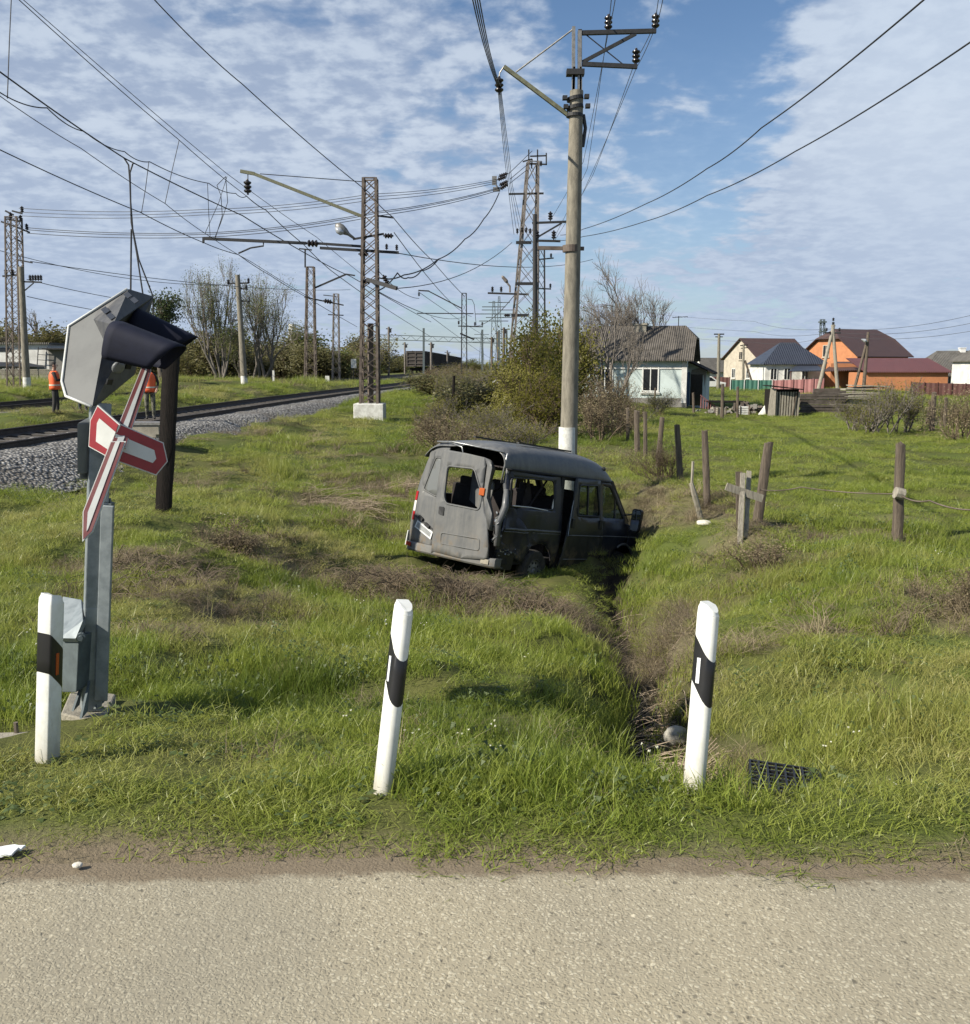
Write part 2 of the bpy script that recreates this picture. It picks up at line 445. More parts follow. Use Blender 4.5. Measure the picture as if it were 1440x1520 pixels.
# patches of dry litter and bare soil: (x, y, rx, ry, strength)
def patch(px, py, Y, rx, ry, s=1.0):
    p = P(px, py, Y); return (p.x, Y, rx, ry, s)
DRY = [patch(620, 880, 12.3, 1.5, 1.2), patch(760, 905, 11.4, 1.7, .9, .95), patch(600, 725, 23, 2.0, 2.0, .8), patch(480, 755, 19.5, 1.6, 1.0, .65),
       patch(380, 830, 12.6, .9, .7, .8), patch(540, 790, 17.2, .9, .4, .7), patch(985, 940, 9.0, .55, 1.6, .9), patch(1040, 1090, 5.4, .55, .6, .7),
       patch(1150, 850, 12.0, .9, .5, .5), patch(1250, 812, 13.6, 1.9, .38, .9), patch(1120, 795, 14.4, .8, .4, .9), patch(1055, 770, 17, .8, 1.2, .8), patch(1420, 930, 8.6, .7, 1.0, .9), patch(1120, 965, 8.0, .9, .4, .5),
       patch(980, 740, 19, .9, 2.6, .75), patch(860, 690, 28, 2.0, 3, .5), patch(250, 880, 9.2, .8, .5, .7), patch(210, 850, 10.2, 1.0, .4, .6),
       patch(200, 650, 21, 2.5, 3, .18), patch(450, 640, 29, 4, 4, .2), patch(290, 885, 9.0, .5, .3, .6), patch(220, 965, 7.2, .4, .25, .7), patch(720, 1100, 5.1, .55, .16, .6), patch(330, 900, 8.6, .5, .35, .8), patch(170, 845, 10.4, .9, .5, .9), patch(640, 850, 13.6, 1.0, .5, .8), patch(1330, 780, 15, 1.2, .4, .5), patch(1020, 900, 10.6, .6, .8, .7)]
def dryness(x, y):
    r = np.zeros(np.shape(x))
    wob = 1 + .55 * fbm(np.asarray(x) * .9 + 3, np.asarray(y) * .9, 3)
    for (a, b, rx, ry, s) in DRY:
        d = np.hypot((x - a) / rx, (y - b) / ry) * wob
        r = np.maximum(r, s * np.clip(1.35 - d, 0, 1))
    return np.clip(r, 0, 1)
def road_edge(x):      # where grass begins
    return 3.0 + .11 * fbm(np.asarray(x) * .9, np.zeros(np.shape(x)) + 4, 5) - .012 * np.asarray(x)
def build_ground():
    ys = np.concatenate([np.linspace(-60, 2.2, 14), np.linspace(2.45, 20, 330), 20 * (6000 / 20) ** (np.linspace(0, 1, 190)[1:] ** 1.25)])
    ss = np.linspace(-1.35, 1.35, 300)
    Yg, Sg = np.meshgrid(ys, ss, indexing='ij')
    Xg = Sg * (np.maximum(Yg, 0) * 1.0 + 5)
    Zg = hz(Xg.ravel(), Yg.ravel()).reshape(Xg.shape)
    n, k = Xg.shape
    v = np.stack([Xg, Yg, Zg], -1).reshape(-1, 3)
    idx = np.arange(n * k).reshape(n, k)
    f = np.stack([idx[:-1, :-1], idx[:-1, 1:], idx[1:, 1:], idx[1:, :-1]], -1).reshape(-1, 4)
    me = bpy.data.meshes.new('ground')
    me.from_pydata(v.tolist(), [], f.tolist())
    me.materials.append(ground_material())
    me.polygons.foreach_set('use_smooth', [True] * len(me.polygons))
    soil = np.clip(1 - (v[:, 1] - road_edge(v[:, 0])) / .22, 0, 1)
    soil = np.maximum(soil, .85 * dryness(v[:, 0], v[:, 1]))
    soil = np.maximum(soil, np.clip(1.1 - ditch_dist(v[:, 0], v[:, 1]) / .3, 0, 1))
    wet = np.clip(1.25 - ditch_dist(v[:, 0], v[:, 1]) / .32, 0, 1)
    wet = np.maximum(wet, np.clip(1.3 - ditch_dist(v[:, 0], v[:, 1]) / .5, 0, 1) * (v[:, 1] < 7.6))
    aw = me.attributes.new('wet', 'FLOAT', 'POINT'); aw.data.foreach_set('value', wet.astype(np.float32))
    a = me.attributes.new('soil', 'FLOAT', 'POINT'); a.data.foreach_set('value', soil.astype(np.float32))
    o = bpy.data.objects.new('ground', me); COL.objects.link(o); o['kind'] = 'structure'
build_ground()

def road_material():
    m, nt, b = newmat('worn_asphalt')
    t = nd(nt, 'ShaderNodeTexCoord'); v = t.outputs['Object']
    base = mixc(nt, maprange(nt, noise(nt, v, 1.1, 5, .6), .38, .64), (.365, .325, .235), (.305, .275, .205))
    nz = nd(nt, 'ShaderNodeTexNoise', ins={'Scale': 55.0, 'Detail': 3.0}); nt.links.new(v, nz.inputs['Vector'])
    wob = nd(nt, 'ShaderNodeVectorMath', operation='MULTIPLY_ADD'); nt.links.new(nz.outputs['Color'], wob.inputs[0]); wob.inputs[1].default_value = (.022, .022, .0); nt.links.new(v, wob.inputs[2])
    vv = wob.outputs[0]
    st = nd(nt, 'ShaderNodeTexVoronoi', feature='F1', ins={'Scale': 96.0, 'Randomness': 1.0}); nt.links.new(vv, st.inputs['Vector'])
    sepc = nd(nt, 'ShaderNodeSeparateColor'); nt.links.new(st.outputs['Color'], sepc.inputs[0])
    rnd = sepc.outputs[0]
    stone = mixc(nt, maprange(nt, rnd, .35, .95), (.28, .25, .18), (.46, .425, .325))
    stone = mixc(nt, maprange(nt, sepc.outputs[1], .66, .84), stone, (.155, .135, .095))
    gap = maprange(nt, st.outputs['Distance'], .30, .62)
    c = mixc(nt, gap, stone, mixc(nt, .5, base, (.175, .152, .108)))
    c = mixc(nt, .32, c, base)
    st2 = nd(nt, 'ShaderNodeTexVoronoi', feature='F1', ins={'Scale': 30.0, 'Randomness': 1.0}); nt.links.new(vv, st2.inputs['Vector'])
    sp2 = nd(nt, 'ShaderNodeSeparateColor'); nt.links.new(st2.outputs['Color'], sp2.inputs[0])
    pit = mth(nt, 'MULTIPLY', maprange(nt, st2.outputs['Distance'], .30, .12), maprange(nt, sp2.outputs[2], .72, .78))
    c = mixc(nt, mth(nt, 'MULTIPLY', pit, .75), c, (.09, .08, .06))
    pale = mth(nt, 'MULTIPLY', maprange(nt, st2.outputs['Distance'], .24, .14), maprange(nt, sp2.outputs[1], .96, .98))
    c = mixc(nt, mth(nt, 'MULTIPLY', pale, .8), c, (.56, .51, .38))
    # oily greyish wheel path
    mp = nd(nt, 'ShaderNodeMapping'); mp.inputs['Scale'].default_value = (.9, .35, 1); mp.inputs['Rotation'].default_value = (0, 0, R(25)); nt.links.new(v, mp.inputs[0])
    c = mixc(nt, maprange(nt, noise(nt, mp.outputs[0], .8, 3, .5), .50, .70, 0, .5), c, (.205, .19, .15))
    at = nd(nt, 'ShaderNodeAttribute', attribute_name='edge')
    e = mth(nt, 'ADD', at.outputs['Fac'], mth(nt, 'MULTIPLY', mth(nt, 'SUBTRACT', noise(nt, v, 9, 5, .7), .5), 1.1), clamp=True)
    c = mixc(nt, maprange(nt, e, .35, .8), c, mixc(nt, noise(nt, v, 60, 4, .7), (.105, .082, .055), (.215, .175, .122)))
    nt.links.new(c, b.inputs['Base Color']); b.inputs['Roughness'].default_value = .9
    b.inputs['Specular IOR Level'].default_value = .25
    hgt = mth(nt, 'ADD', mth(nt, 'MULTIPLY', gap, -.8), mth(nt, 'MULTIPLY', noise(nt, v, 260, 3, .6), .5))
    hgt = mth(nt, 'SUBTRACT', hgt, mth(nt, 'MULTIPLY', pit, 1.2))
    bp = nd(nt, 'ShaderNodeBump', ins={'Strength': .42, 'Distance': .005})
    nt.links.new(hgt, bp.inputs['Height']); nt.links.new(bp.outputs[0], b.inputs['Normal'])
    return m
def build_road():
    xs = np.concatenate([np.linspace(-60, -4, 120)[:-1], np.linspace(-4, 4, 500), np.linspace(4, 60, 120)[1:]])
    edge = 2.84 + .075 * fbm(xs * .8, xs * 0 + 2, 6) - .012 * xs * (np.abs(xs) < 8)
    rows = [-7.0, -2.0, 1.0, 2.0]
    v = []; ed = []
    for y in rows:
        for x in xs: v.append((x, y, .004)); ed.append(0)
    for k in np.linspace(.0, 1, 10):
        for x, e in zip(xs, edge):
            y = 2.25 + (e + .12 - 2.25) * k
            v.append((x, y, .004 - .010 * max(0, k - .7) / .3)); ed.append(min(1, max(0, (y - e + .09) / .16)))
    n = len(xs); rws = len(v) // n
    f = [(r * n + i, r * n + i + 1, (r + 1) * n + i + 1, (r + 1) * n + i) for r in range(rws - 1) for i in range(n - 1)]
    me = bpy.data.meshes.new('road'); me.from_pydata(v, [], f); me.materials.append(road_material())
    a = me.attributes.new('edge', 'FLOAT', 'POINT'); a.data.foreach_set('value', np.array(ed, np.float32))
    o = bpy.data.objects.new('road', me); COL.objects.link(o); o['kind'] = 'structure'
build_road()

# ---------------------------------------------------------------- tracks
M['ballast'] = None
def ballast_material():
    m, nt, b = newmat('crushed_stone')
    v = nd(nt, 'ShaderNodeTexCoord').outputs['Object']
    vo = nd(nt, 'ShaderNodeTexVoronoi', ins={'Scale': 13.0}); nt.links.new(v, vo.inputs['Vector'])
    s = nd(nt, 'ShaderNodeSeparateColor'); nt.links.new(vo.outputs['Color'], s.inputs[0])
    c = mixc(nt, s.outputs[0], (.11, .105, .10), (.40, .39, .37))
    c = mixc(nt, maprange(nt, vo.outputs['Distance'], .35, .7), c, (.035, .033, .03))
    c = mixc(nt, maprange(nt, noise(nt, v, .5, 4), .45, .7, 0, .5), c, (.10, .085, .065))
    nt.links.new(c, b.inputs['Base Color']); b.inputs['Roughness'].default_value = .9
    bp = nd(nt, 'ShaderNodeBump', ins={'Strength': 1.0, 'Distance': .06})
    nt.links.new(mth(nt, 'MULTIPLY', vo.outputs['Distance'], -1), bp.inputs['Height']); nt.links.new(bp.outputs[0], b.inputs['Normal'])
    return m
M['ballast'] = ballast_material()
M['rail'] = mat('rail_steel', (.055, .042, .035), .6, .3, var=.5, scale=3)
M['sleeper'] = mat('sleeper', (.085, .075, .065), .9, 0, var=.5, scale=3)
def off_line(T, ys, d):
    x = track_x(T, ys); dx = np.gradient(x, ys); ln = np.sqrt(1 + dx * dx)
    return x + d / ln, ys - d * dx / ln
def ballast(T, name, wr):
    ys = np.concatenate([np.linspace(-12, 60, 200), np.linspace(60.5, 600, 180)])
    prof = [(-3.6, -.62), (-2.3, -.17), (-1.5, -.13), (1.5, -.13), (2.0, -.17), (wr, -.75)]
    ds = np.concatenate([np.linspace(prof[i][0], prof[i + 1][0], 6)[:-1] for i in range(5)] + [[prof[-1][0]]])
    pz = np.interp(ds, [p[0] for p in prof], [p[1] for p in prof])
    v = []
    for d, z in zip(ds, pz):
        x, y = off_line(T, ys, d)
        for a, b in zip(x, y): v.append((a, b, z))
    v = np.array(v); v[:, 2] += .05 * fbm(v[:, 0] * 4, v[:, 1] * 4, 3)
    n = len(ys)
    f = [(r * n + i, r * n + i + 1, (r + 1) * n + i + 1, (r + 1) * n + i) for r in range(len(ds) - 1) for i in range(n - 1)]
    me = bpy.data.meshes.new(name); me.from_pydata(v.tolist(), [], f); me.materials.append(M['ballast'])
    me.polygons.foreach_set('use_smooth', [True] * len(me.polygons))
    o = bpy.data.objects.new(name, me); COL.objects.link(o); o['kind'] = 'structure'
    return o
ballast(TRACK_A, 'railway_ballast', 3.3); ballast(TRACK_B, 'railway_ballast', 2.9)
def rails(T, which, cant):
    t = thing('railway_track', which, 'railway track', (float(track_x(T, 10)), 10, -.1), group=None)
    ys = np.concatenate([np.linspace(-12, 60, 120), np.linspace(61, 600, 130)])
    for d in (-.76, .76):
        x, y = off_line(T, ys, d)
        z0 = .10 if d < 0 else .10 - cant
        mb = MB(); prof = [(-.07, -.18), (.07, -.18), (.02, -.14), (.02, -.05), (.037, -.03), (.037, 0), (-.037, 0), (-.037, -.03), (-.02, -.05), (-.02, -.14)]
        k = len(prof); n = len(ys)
        vs = [(a + p, b, z0 + q) for a, b in zip(x, y) for p, q in prof]
        mb.add(vs, [(i * k + j, i * k + (j + 1) % k, (i + 1) * k + (j + 1) % k, (i + 1) * k + j) for i in range(n - 1) for j in range(k)])
        mb.build('rail', M['rail'], t, world=True)
    mb = MB()
    for yy in np.arange(-8, 170, .62):
        x = float(track_x(T, yy)); dx = float(track_x(T, yy + 1) - track_x(T, yy - 1)) / 2
        mb.box((x, yy, -.165 - cant * .3), (2.7, .25, .16), (0, cant / 1.5, -math.atan(dx)))
    sl = mb.build('sleepers', M['sleeper'], t, world=True); sl['kind'] = 'stuff'
rails(TRACK_A, 'dark main railway track on grey ballast nearest the road signal', .10)
rails(TRACK_B, 'far railway track curving past the trees behind the grass strip', .03)
# ---------------------------------------------------------------- grass: tufts of real blades set out over the ground
M['grass'] = leafmat('grass_blade', (.160, .225, .028), (.310, .370, .064), .5, .4, c3=(.370, .385, .088), tint=(.365, .335, .125))
M['straw'] = leafmat('dry_straw', (.23, .185, .11), (.36, .30, .19), .25, .7, c3=(.15, .115, .07), tint=(.10, .075, .05))
M['weed'] = leafmat('weed_leaf', (.060, .095, .025), (.11, .14, .045), .35, .5)
M['flower'] = leafmat('small_flower', (.62, .60, .42), (.70, .70, .62), .3, .6)
SRC = bpy.data.collections.new('grass_sources')          # kept out of the scene: sources for the tufts only
def blades(mb, r, n, n_r, hmin, hmax, wid, lean, mi=0, flat=False):
    for _ in range(n):
        a = r.uniform(0, 6.283); d = n_r * math.sqrt(r.random())
        x, y = d * math.cos(a), d * math.sin(a)
        hgt = r.uniform(hmin, hmax); b = r.uniform(0, 6.283)
        ln = lean * r.uniform(.25, 1.0)
        dx, dy = math.cos(b), math.sin(b)
        c = r.uniform(0, 6.283); wx, wy = math.cos(c) * wid * .5, math.sin(c) * wid * .5
        vs = []
        for t, wk in ((0, 1), (.4, .9), (.75, .6)):
            if flat:
                zz = .012 + hgt * .22 * math.sin(3.1 * t) * r.uniform(.3, 1); q = hgt * t
            else:
                zz = hgt * (t - .35 * ln * t * t); q = hgt * ln * t * t
            vs += [(x + dx * q - wx * wk, y + dy * q - wy * wk, zz - .01), (x + dx * q + wx * wk, y + dy * q + wy * wk, zz - .01)]
        zt = .01 if flat else hgt * (1 - .35 * ln)
        q = hgt if flat else hgt * ln
        vs.append((x + dx * q, y + dy * q, zt))
        mb.add(vs, [(0, 1, 3, 2), (2, 3, 5, 4), (4, 5, 6)], mi)
def tuft(i, kind):
    r = random.Random(100 + i); mb = MB()
    if kind == 'lush': blades(mb, r, 125, .14, .045, .145, .0038, .75)
    elif kind == 'turf': blades(mb, r, 130, .17, .025, .08, .0036, .9)
    elif kind == 'tall': blades(mb, r, 30, .12, .12, .25, .0035, .65); blades(mb, r, 70, .13, .05, .13, .004, .8)
    elif kind == 'weed':
        blades(mb, r, 60, .13, .04, .12, .004, .8)
        for _ in range(16):
            a = r.uniform(0, 6.28); q = r.uniform(.03, .12); L = r.uniform(.018, .04); z = r.uniform(.02, .09)
            c, s = math.cos(a), math.sin(a); w = L * .32
            pts = [(q * c, q * s, z), ((q + L * .5) * c - w * s, (q + L * .5) * s + w * c, z + .015), ((q + L) * c, (q + L) * s, z), ((q + L * .5) * c + w * s, (q + L * .5) * s - w * c, z + .015)]
            mb.add(pts, [(0, 1, 2, 3)], 1)
    elif kind == 'flower':
        blades(mb, r, 70, .13, .05, .14, .004, .7)
        for _ in range(3):
            x, y, z = r.uniform(-.1, .1), r.uniform(-.1, .1), r.uniform(.09, .17)
            mb.tube([(x, y, 0), (x + .01, y, z)], .0012, 3, 0, False)
            for k in range(3):
                a = r.uniform(0, 3.1); e = .0055
                mb.add([(x + e * math.cos(a + j * 1.57) + .01, y + e * math.sin(a + j * 1.57), z + .006 * (j % 2)) for j in range(4)], [(0, 1, 2, 3)], 2)
    elif kind == 'straw': blades(mb, r, 95, .17, .10, .34, .004, 1.0, flat=True); blades(mb, r, 12, .14, .04, .12, .003, 1.0)
    elif kind == 'reed': blades(mb, r, 30, .15, .12, .38, .004, 1.2); blades(mb, r, 60, .17, .15, .42, .004, 1, flat=True)
    elif kind == 'scrub':
        for _ in range(26):
            a = r.uniform(0, 6.28); L = r.uniform(.12, .34); q = r.uniform(.3, .9)
            p0 = Vector((r.uniform(-.06, .06), r.uniform(-.06, .06), 0)); p1 = p0 + Vector((math.cos(a) * q * L * .5, math.sin(a) * q * L * .5, L * .6)); p2 = p0 + Vector((math.cos(a + .5) * q * L, math.sin(a + .5) * q * L, L * .8))
            mb.tube([p0, p1, p2], [.003, .002, .001], 3, 0, False)
        blades(mb, r, 25, .15, .05, .16, .006, 1)
    me_o = mb.build('tuft_source', [M['grass'], M['weed'], M['flower']] if kind in ('lush', 'turf', 'tall', 'weed', 'flower') else [M['straw']])
    COL.objects.unlink(me_o)
    return me_o
def scatter(name, pts, rots, scl, idx, tints, kinds, seed):
    """one object: its points carry the tufts (instanced by a small node tree)"""
    src = bpy.data.collections.new(name + '_sources')
    for i, k in enumerate(kinds):
        o = tuft(seed + i, k); o.name = '%s_source_%02d' % (name, i); src.objects.link(o)
    me = bpy.data.meshes.new(name); me.from_pydata([tuple(p) for p in pts], [], [])
    for nm, ty, val in (('rot', 'FLOAT_VECTOR', rots), ('scl', 'FLOAT_VECTOR', scl), ('idx', 'INT', idx), ('tint', 'FLOAT', tints)):
        a = me.attributes.new(nm, ty, 'POINT')
        a.data.foreach_set('vector' if ty == 'FLOAT_VECTOR' else 'value', np.asarray(val, np.int32 if ty == 'INT' else np.float32).ravel())
    o = bpy.data.objects.new(name, me); COL.objects.link(o); o['kind'] = 'stuff'
    g = bpy.data.node_groups.new(name + '_nodes', 'GeometryNodeTree')
    g.interface.new_socket('Geometry', in_out='INPUT', socket_type='NodeSocketGeometry')
    g.interface.new_socket('Geometry', in_out='OUTPUT', socket_type='NodeSocketGeometry')
    gi = g.nodes.new('NodeGroupInput'); go = g.nodes.new('NodeGroupOutput')
    ip = g.nodes.new('GeometryNodeInstanceOnPoints')
    ci = g.nodes.new('GeometryNodeCollectionInfo'); ci.inputs['Collection'].default_value = src
    ci.inputs['Separate Children'].default_value = True; ci.inputs['Reset Children'].default_value = True
    def attr(nm, ty):
        n = g.nodes.new('GeometryNodeInputNamedAttribute'); n.data_type = ty; n.inputs['Name'].default_value = nm
        return n.outputs['Attribute']
    g.links.new(gi.outputs[0], ip.inputs['Points']); g.links.new(ci.outputs[0], ip.inputs['Instance'])
    ip.inputs['Pick Instance'].default_value = True
    g.links.new(attr('idx', 'INT'), ip.inputs['Instance Index'])
    g.links.new(attr('rot', 'FLOAT_VECTOR'), ip.inputs['Rotation'])
    g.links.new(attr('scl', 'FLOAT_VECTOR'), ip.inputs['Scale'])
    g.links.new(ip.outputs[0], go.inputs[0])
    md = o.modifiers.new('tufts', 'NODES'); md.node_group = g
    return o
def clear(x, y):       # no tufts growing through solid things on the ground
    k = np.ones(len(x), bool)
    for px, py, Y, rx, ry in ((131, 1052, 5.10, .30, .50), (1163, 1138, 4.36, .24, .26), (10, 1110, 4.35, .42, .36), (216, 630, 23.5, 1.0, .8)):
        p = P(px, py, Y); k &= ((x - p.x) / rx) ** 2 + ((y - Y) / ry) ** 2 > 1
    # under the van: oriented box
    dx, dy = x + .616, y - 14.86
    u = dx * math.sin(.68) + dy * math.cos(.68); w = -dx * math.cos(.68) + dy * math.sin(.68)
    k &= ~((u > .1) & (u < 4.7) & (np.abs(w) < .95))
    return k
GP, GR, GS, GI, GT = [], [], [], [], []
DP, DR, DS, DI, DT = [], [], [], [], []
GK = ['lush', 'lush', 'lush', 'turf', 'turf', 'tall', 'tall', 'weed', 'flower']
DK = ['straw', 'straw', 'reed', 'reed', 'scrub']
for (y0, y1, dens, sc) in ((2.9, 6.2, 88, 1.0), (6.2, 12, 48, 1.1), (12, 25, 19, 1.5), (25, 60, 4.6, 2.4), (60, 150, .55, 4.2)):
    wid = lambda y: .60 * y + 1.2
    n = int(dens * (y1 - y0) * 2 * wid((y0 + y1) / 2))
    k = 0
    yy = y0 + (y1 - y0) * rng.random(n * 2); keep = rng.random(n * 2) < wid(yy) / wid(y1)
    yy = yy[keep][:n]; xx = (rng.random(len(yy)) * 2 - 1) * wid(yy)
    e = road_edge(xx) + .05 * rng.random(len(xx)) - .16 * (rng.random(len(xx)) < .05)
    da = np.abs(xx - track_x(TRACK_A, yy)); db = np.abs(xx - track_x(TRACK_B, yy))
    toe_a = xx - track_x(TRACK_A, yy); toe_b = xx - track_x(TRACK_B, yy)
    on_ballast = ((toe_a > -2.3) & (toe_a < 2.75 + .5 * fbm(xx, yy))) | ((toe_b > -2.2) & (toe_b < 2.2))
    dd = ditch_dist(xx, yy)
    ok = (yy > e) & ~on_ballast & ((fbm(xx * 2.6 + 11, yy * 2.6, 3) > -.20) | (rng.random(len(xx)) < .35) | (yy > 30)) & ((dd > .18 + .14 * (yy < 7.4)) | (rng.random(len(xx)) < .10)) & clear(xx, yy)
    xx, yy, dd = xx[ok], yy[ok], dd[ok]
    zz = hz(xx, yy)
    dr = dryness(xx, yy); hgt = fbm(xx * .8 + 40, yy * .8, 4); hue = fbm(xx * .35 + 80, yy * .35 + 5, 4)
    rd = rng.random(len(xx)); r2 = rng.random(len(xx)); r3 = rng.random(len(xx))
    for i in range(len(xx)):
        edge = np.clip((yy[i] - e[ok][i] if False else yy[i] - float(3.0)) / .5, .30, 1)
        right_field = xx[i] > .19 * yy[i] and yy[i] > 14.5
        dry = rd[i] < dr[i] * (.25 if right_field and yy[i] > 18 else .9) or rd[i] < (.0 if right_field else (.035 if xx[i] < -.1 * yy[i] and yy[i] > 9 else .010))
        if dry:
            if y0 >= 60 and r3[i] < .5: continue
            DP.append((xx[i], yy[i], zz[i])); DR.append((rng.normal(0, .12), rng.normal(0, .12), r2[i] * 6.28))
            s = sc * (.7 + .6 * r3[i]) * (.8 if y0 < 6 else 1); DS.append((s, s, s * (.6 if y0 > 20 else .85) * (.5 if 12.2 < yy[i] < 16.2 else 1)))
            DI.append((0, 1, 0, 1, 4, 0, 2, 1)[int(r2[i] * 997) % 8] if dd[i] > .8 else 2 + int(r2[i] * 997) % 2)
            DT.append(float(np.clip(.30 + .9 * hue[i] + .35 * rng.normal() + (.35 if 10.2 < yy[i] < 14 and -3.5 < xx[i] < 1.5 else 0), 0, .95)))
        else:
            hh = float(np.clip(.80 + 1.25 * hgt[i], .35, 1.75)) * edge
            if right_field: hh *= .62; hue[i] *= .35
            if xx[i] < -.25 * yy[i] + 0 and 8 < yy[i] < 40: hh *= .6
            if yy[i] < 4.6: hh *= .68
            if 3.6 < yy[i] < 4.3 and 1.0 < xx[i] < 1.75: hh *= .6
            for qx, qy in ((-.375, 3.38), (.775, 3.4), (-1.93, 3.92)):
                if abs(xx[i] - qx) < .16 and -.36 < yy[i] - qy < .14: hh *= .42
            if 4.3 < yy[i] < 4.75 and -2.3 < xx[i] < -1.5: hh *= .6
            if 13 < yy[i] < 16.2 and -1.2 < xx[i] < 2.0: hh *= .5
            GP.append((xx[i], yy[i], zz[i])); GR.append((rng.normal(0, .1), rng.normal(0, .1), r2[i] * 6.28))
            s = sc * (.85 + .55 * r3[i]); GS.append((s, s, s * hh * (.62 if y0 >= 25 else (.8 if y0 >= 12 else 1))))
            kk = int(r2[i] * 9973) % 100
            GI.append((0, 1, 2)[kk % 3] if kk < 46 else (3 + kk % 2 if kk < 68 else (5 + kk % 2 if kk < 82 else (7 if kk < 99 else 8))))
            if yy[i] < 3.25: GI[-1] = (3, 4, 1)[kk % 3]
            GT.append(float(np.clip(.05 + 1.1 * hue[i] - .55 * hgt[i] * (not right_field) + .14 * rng.normal() + .55 * dr[i] + (.20 if xx[i] < -.12 * yy[i] and yy[i] > 9 else 0), -.9, .9)))
scatter('grass', GP, GR, GS, GI, GT, GK, 0)
scatter('dry_grass', DP, DR, DS, DI, DT, DK, 50)
# ---------------------------------------------------------------- roadside delineator posts
def lean_matrix(base, top):
    return Vector((0, 0, 1)).rotation_difference((Vector(top) - Vector(base)).normalized()).to_matrix()
def delineator(base, top, yaw, label, refl, wbase, bd=.0):
    t = thing('delineator_post', label, 'road post', base, 0, 'roadside delineator posts')
    H = (Vector(top) - Vector(base)).length
    L = lean_matrix(base, top) @ Matrix.Rotation(yaw, 3, 'Z')
    # cross-section: hollow wedge, rounded nose to +x
    a = wbase
    sec = [(-a * .52, -a * .50), (a * .10, -a * .50), (a * .30, -a * .47), (a * .47, -a * .36), (a * .58, -a * .20), (a * .62, 0), (a * .58, a * .20), (a * .47, a * .36), (a * .30, a * .47), (a * .10, a * .50), (-a * .52, a * .50), (-a * .60, a * .46), (-a * .64, a * .38), (-a * .64, -a * .38), (-a * .60, -a * .46)]
    k = len(sec)
    def shell(zs, grow, name, m, parent, cut=None):
        mb = MB(); vs = []
        for z in zs:
            for (x, y) in sec:
                s = 1.0 if z < H - .03 else (.96 if z < H - .008 else .84)
                zz = z
                if cut: zz = z + cut * (x / a)
                if cut is None and z > H - .05: zz = z - max(0, (x / a + .1)) * .05
                vs.append(L @ Vector((x * s * grow, y * s * grow, zz)))
        n = len(zs)
        mb.add(vs, [(i * k + j, i * k + (j + 1) % k, (i + 1) * k + (j + 1) % k, (i + 1) * k + j) for i in range(n - 1) for j in range(k)] + [tuple(range(k - 1, -1, -1)), tuple((n - 1) * k + j for j in range(k))])
        o_ = mb.build(name, m, parent, smooth=True); add_autosmooth(o_, 50); return o_
    shell([-.15, .0, .2, .45, H - .10, H - .05, H - .02, H - .006, H], 1.0, 'post_body', M['white_plastic'], t)
    band = shell([H - .36 - bd, H - .30 - bd, H - .24 - bd, H - .18 - bd], 1.022, 'black_band', M['black_film'], t, cut=-.085)
    for s in (-1, 1):
        mb = MB()
        c = L @ Vector((-a * .12, s * a * .515, H - .27 - bd))
        mb.box(c, (.016, .005, .10), L)
        mb.build('reflector', M['reflector_white' if (refl == 'w' or s > 0) else 'reflector_orange'], band)
    return t
b1 = P(72, 1150, 4.05); t1 = P(79, 879, 4.05)
b2 = P(567, 1198, 3.5); t2 = P(602, 892, 3.58)
b3 = P(1030, 1194, 3.52); t3 = P(1055, 894, 3.60)
delineator(b1, t1, R(72), 'white delineator post with orange reflector beside the grey signal foundation', 'o', .078, .05)
delineator(b2, t2, R(-60), 'middle white delineator post leaning to one side on the grass', 'w', .063)
delineator(b3, t3, R(-50), 'white delineator post standing by the ditch and black crate', 'w', .063)

# ---------------------------------------------------------------- damaged level-crossing signal
sb = P(128, 1068, 5.05)
sg = thing('crossing_signal', 'damaged grey level crossing signal with bent red and white cross and drooping visors', 'crossing signal', sb)
def Q(px, py, Y=5.05): return P(px, py, Y)
mb = MB()     # mast: square tube with a welded flange on one side
mast = [Q(135, 1052), Q(140, 900), Q(145, 745), Q(149, 600, 5.1)]
for a, b in zip(mast[:-1], mast[1:]): mb.bar(a, b + (b - a) * .01, .105, .105, up=(0.5, -1, 0))
mb.bar(Q(150, 1040, 5.0), Q(160, 750, 5.0), .02, .07, up=(1, 0, 0))
mb.build('mast', M['galv'], sg, world=True, bevel=.006)
mb = MB()     # foundation block and tilted plate
mb.prism([Q(90, 1058, 4.9), Q(152, 1074, 4.8), Q(172, 1030, 5.45), Q(106, 1022, 5.5)], (0, 0, -.05))
mb.prism([Q(92, 1064, 4.92), Q(150, 1080, 4.83), Q(166, 1040, 5.4), Q(108, 1032, 5.45)], (0, 0, -.35))
mb.build('foundation', M['concrete'], sg, world=True, bevel=.01)
mb = MB()
for a, b, c_ in ((Q(115, 1046, 4.95), Q(120, 1046, 4.95), Q(122, 1008, 5.0)), (Q(152, 1042, 5.1), Q(147, 1044, 5.1), Q(148, 1010, 5.08)), (Q(127, 1056, 4.86), Q(132, 1057, 4.86), Q(131, 1010, 4.98))):
    mb.prism([a, (a + b) / 2 + Vector((0, -.10, 0)), c_], (.012, 0, 0))
mb.build('gusset', M['galv_dark'], sg, world=True)
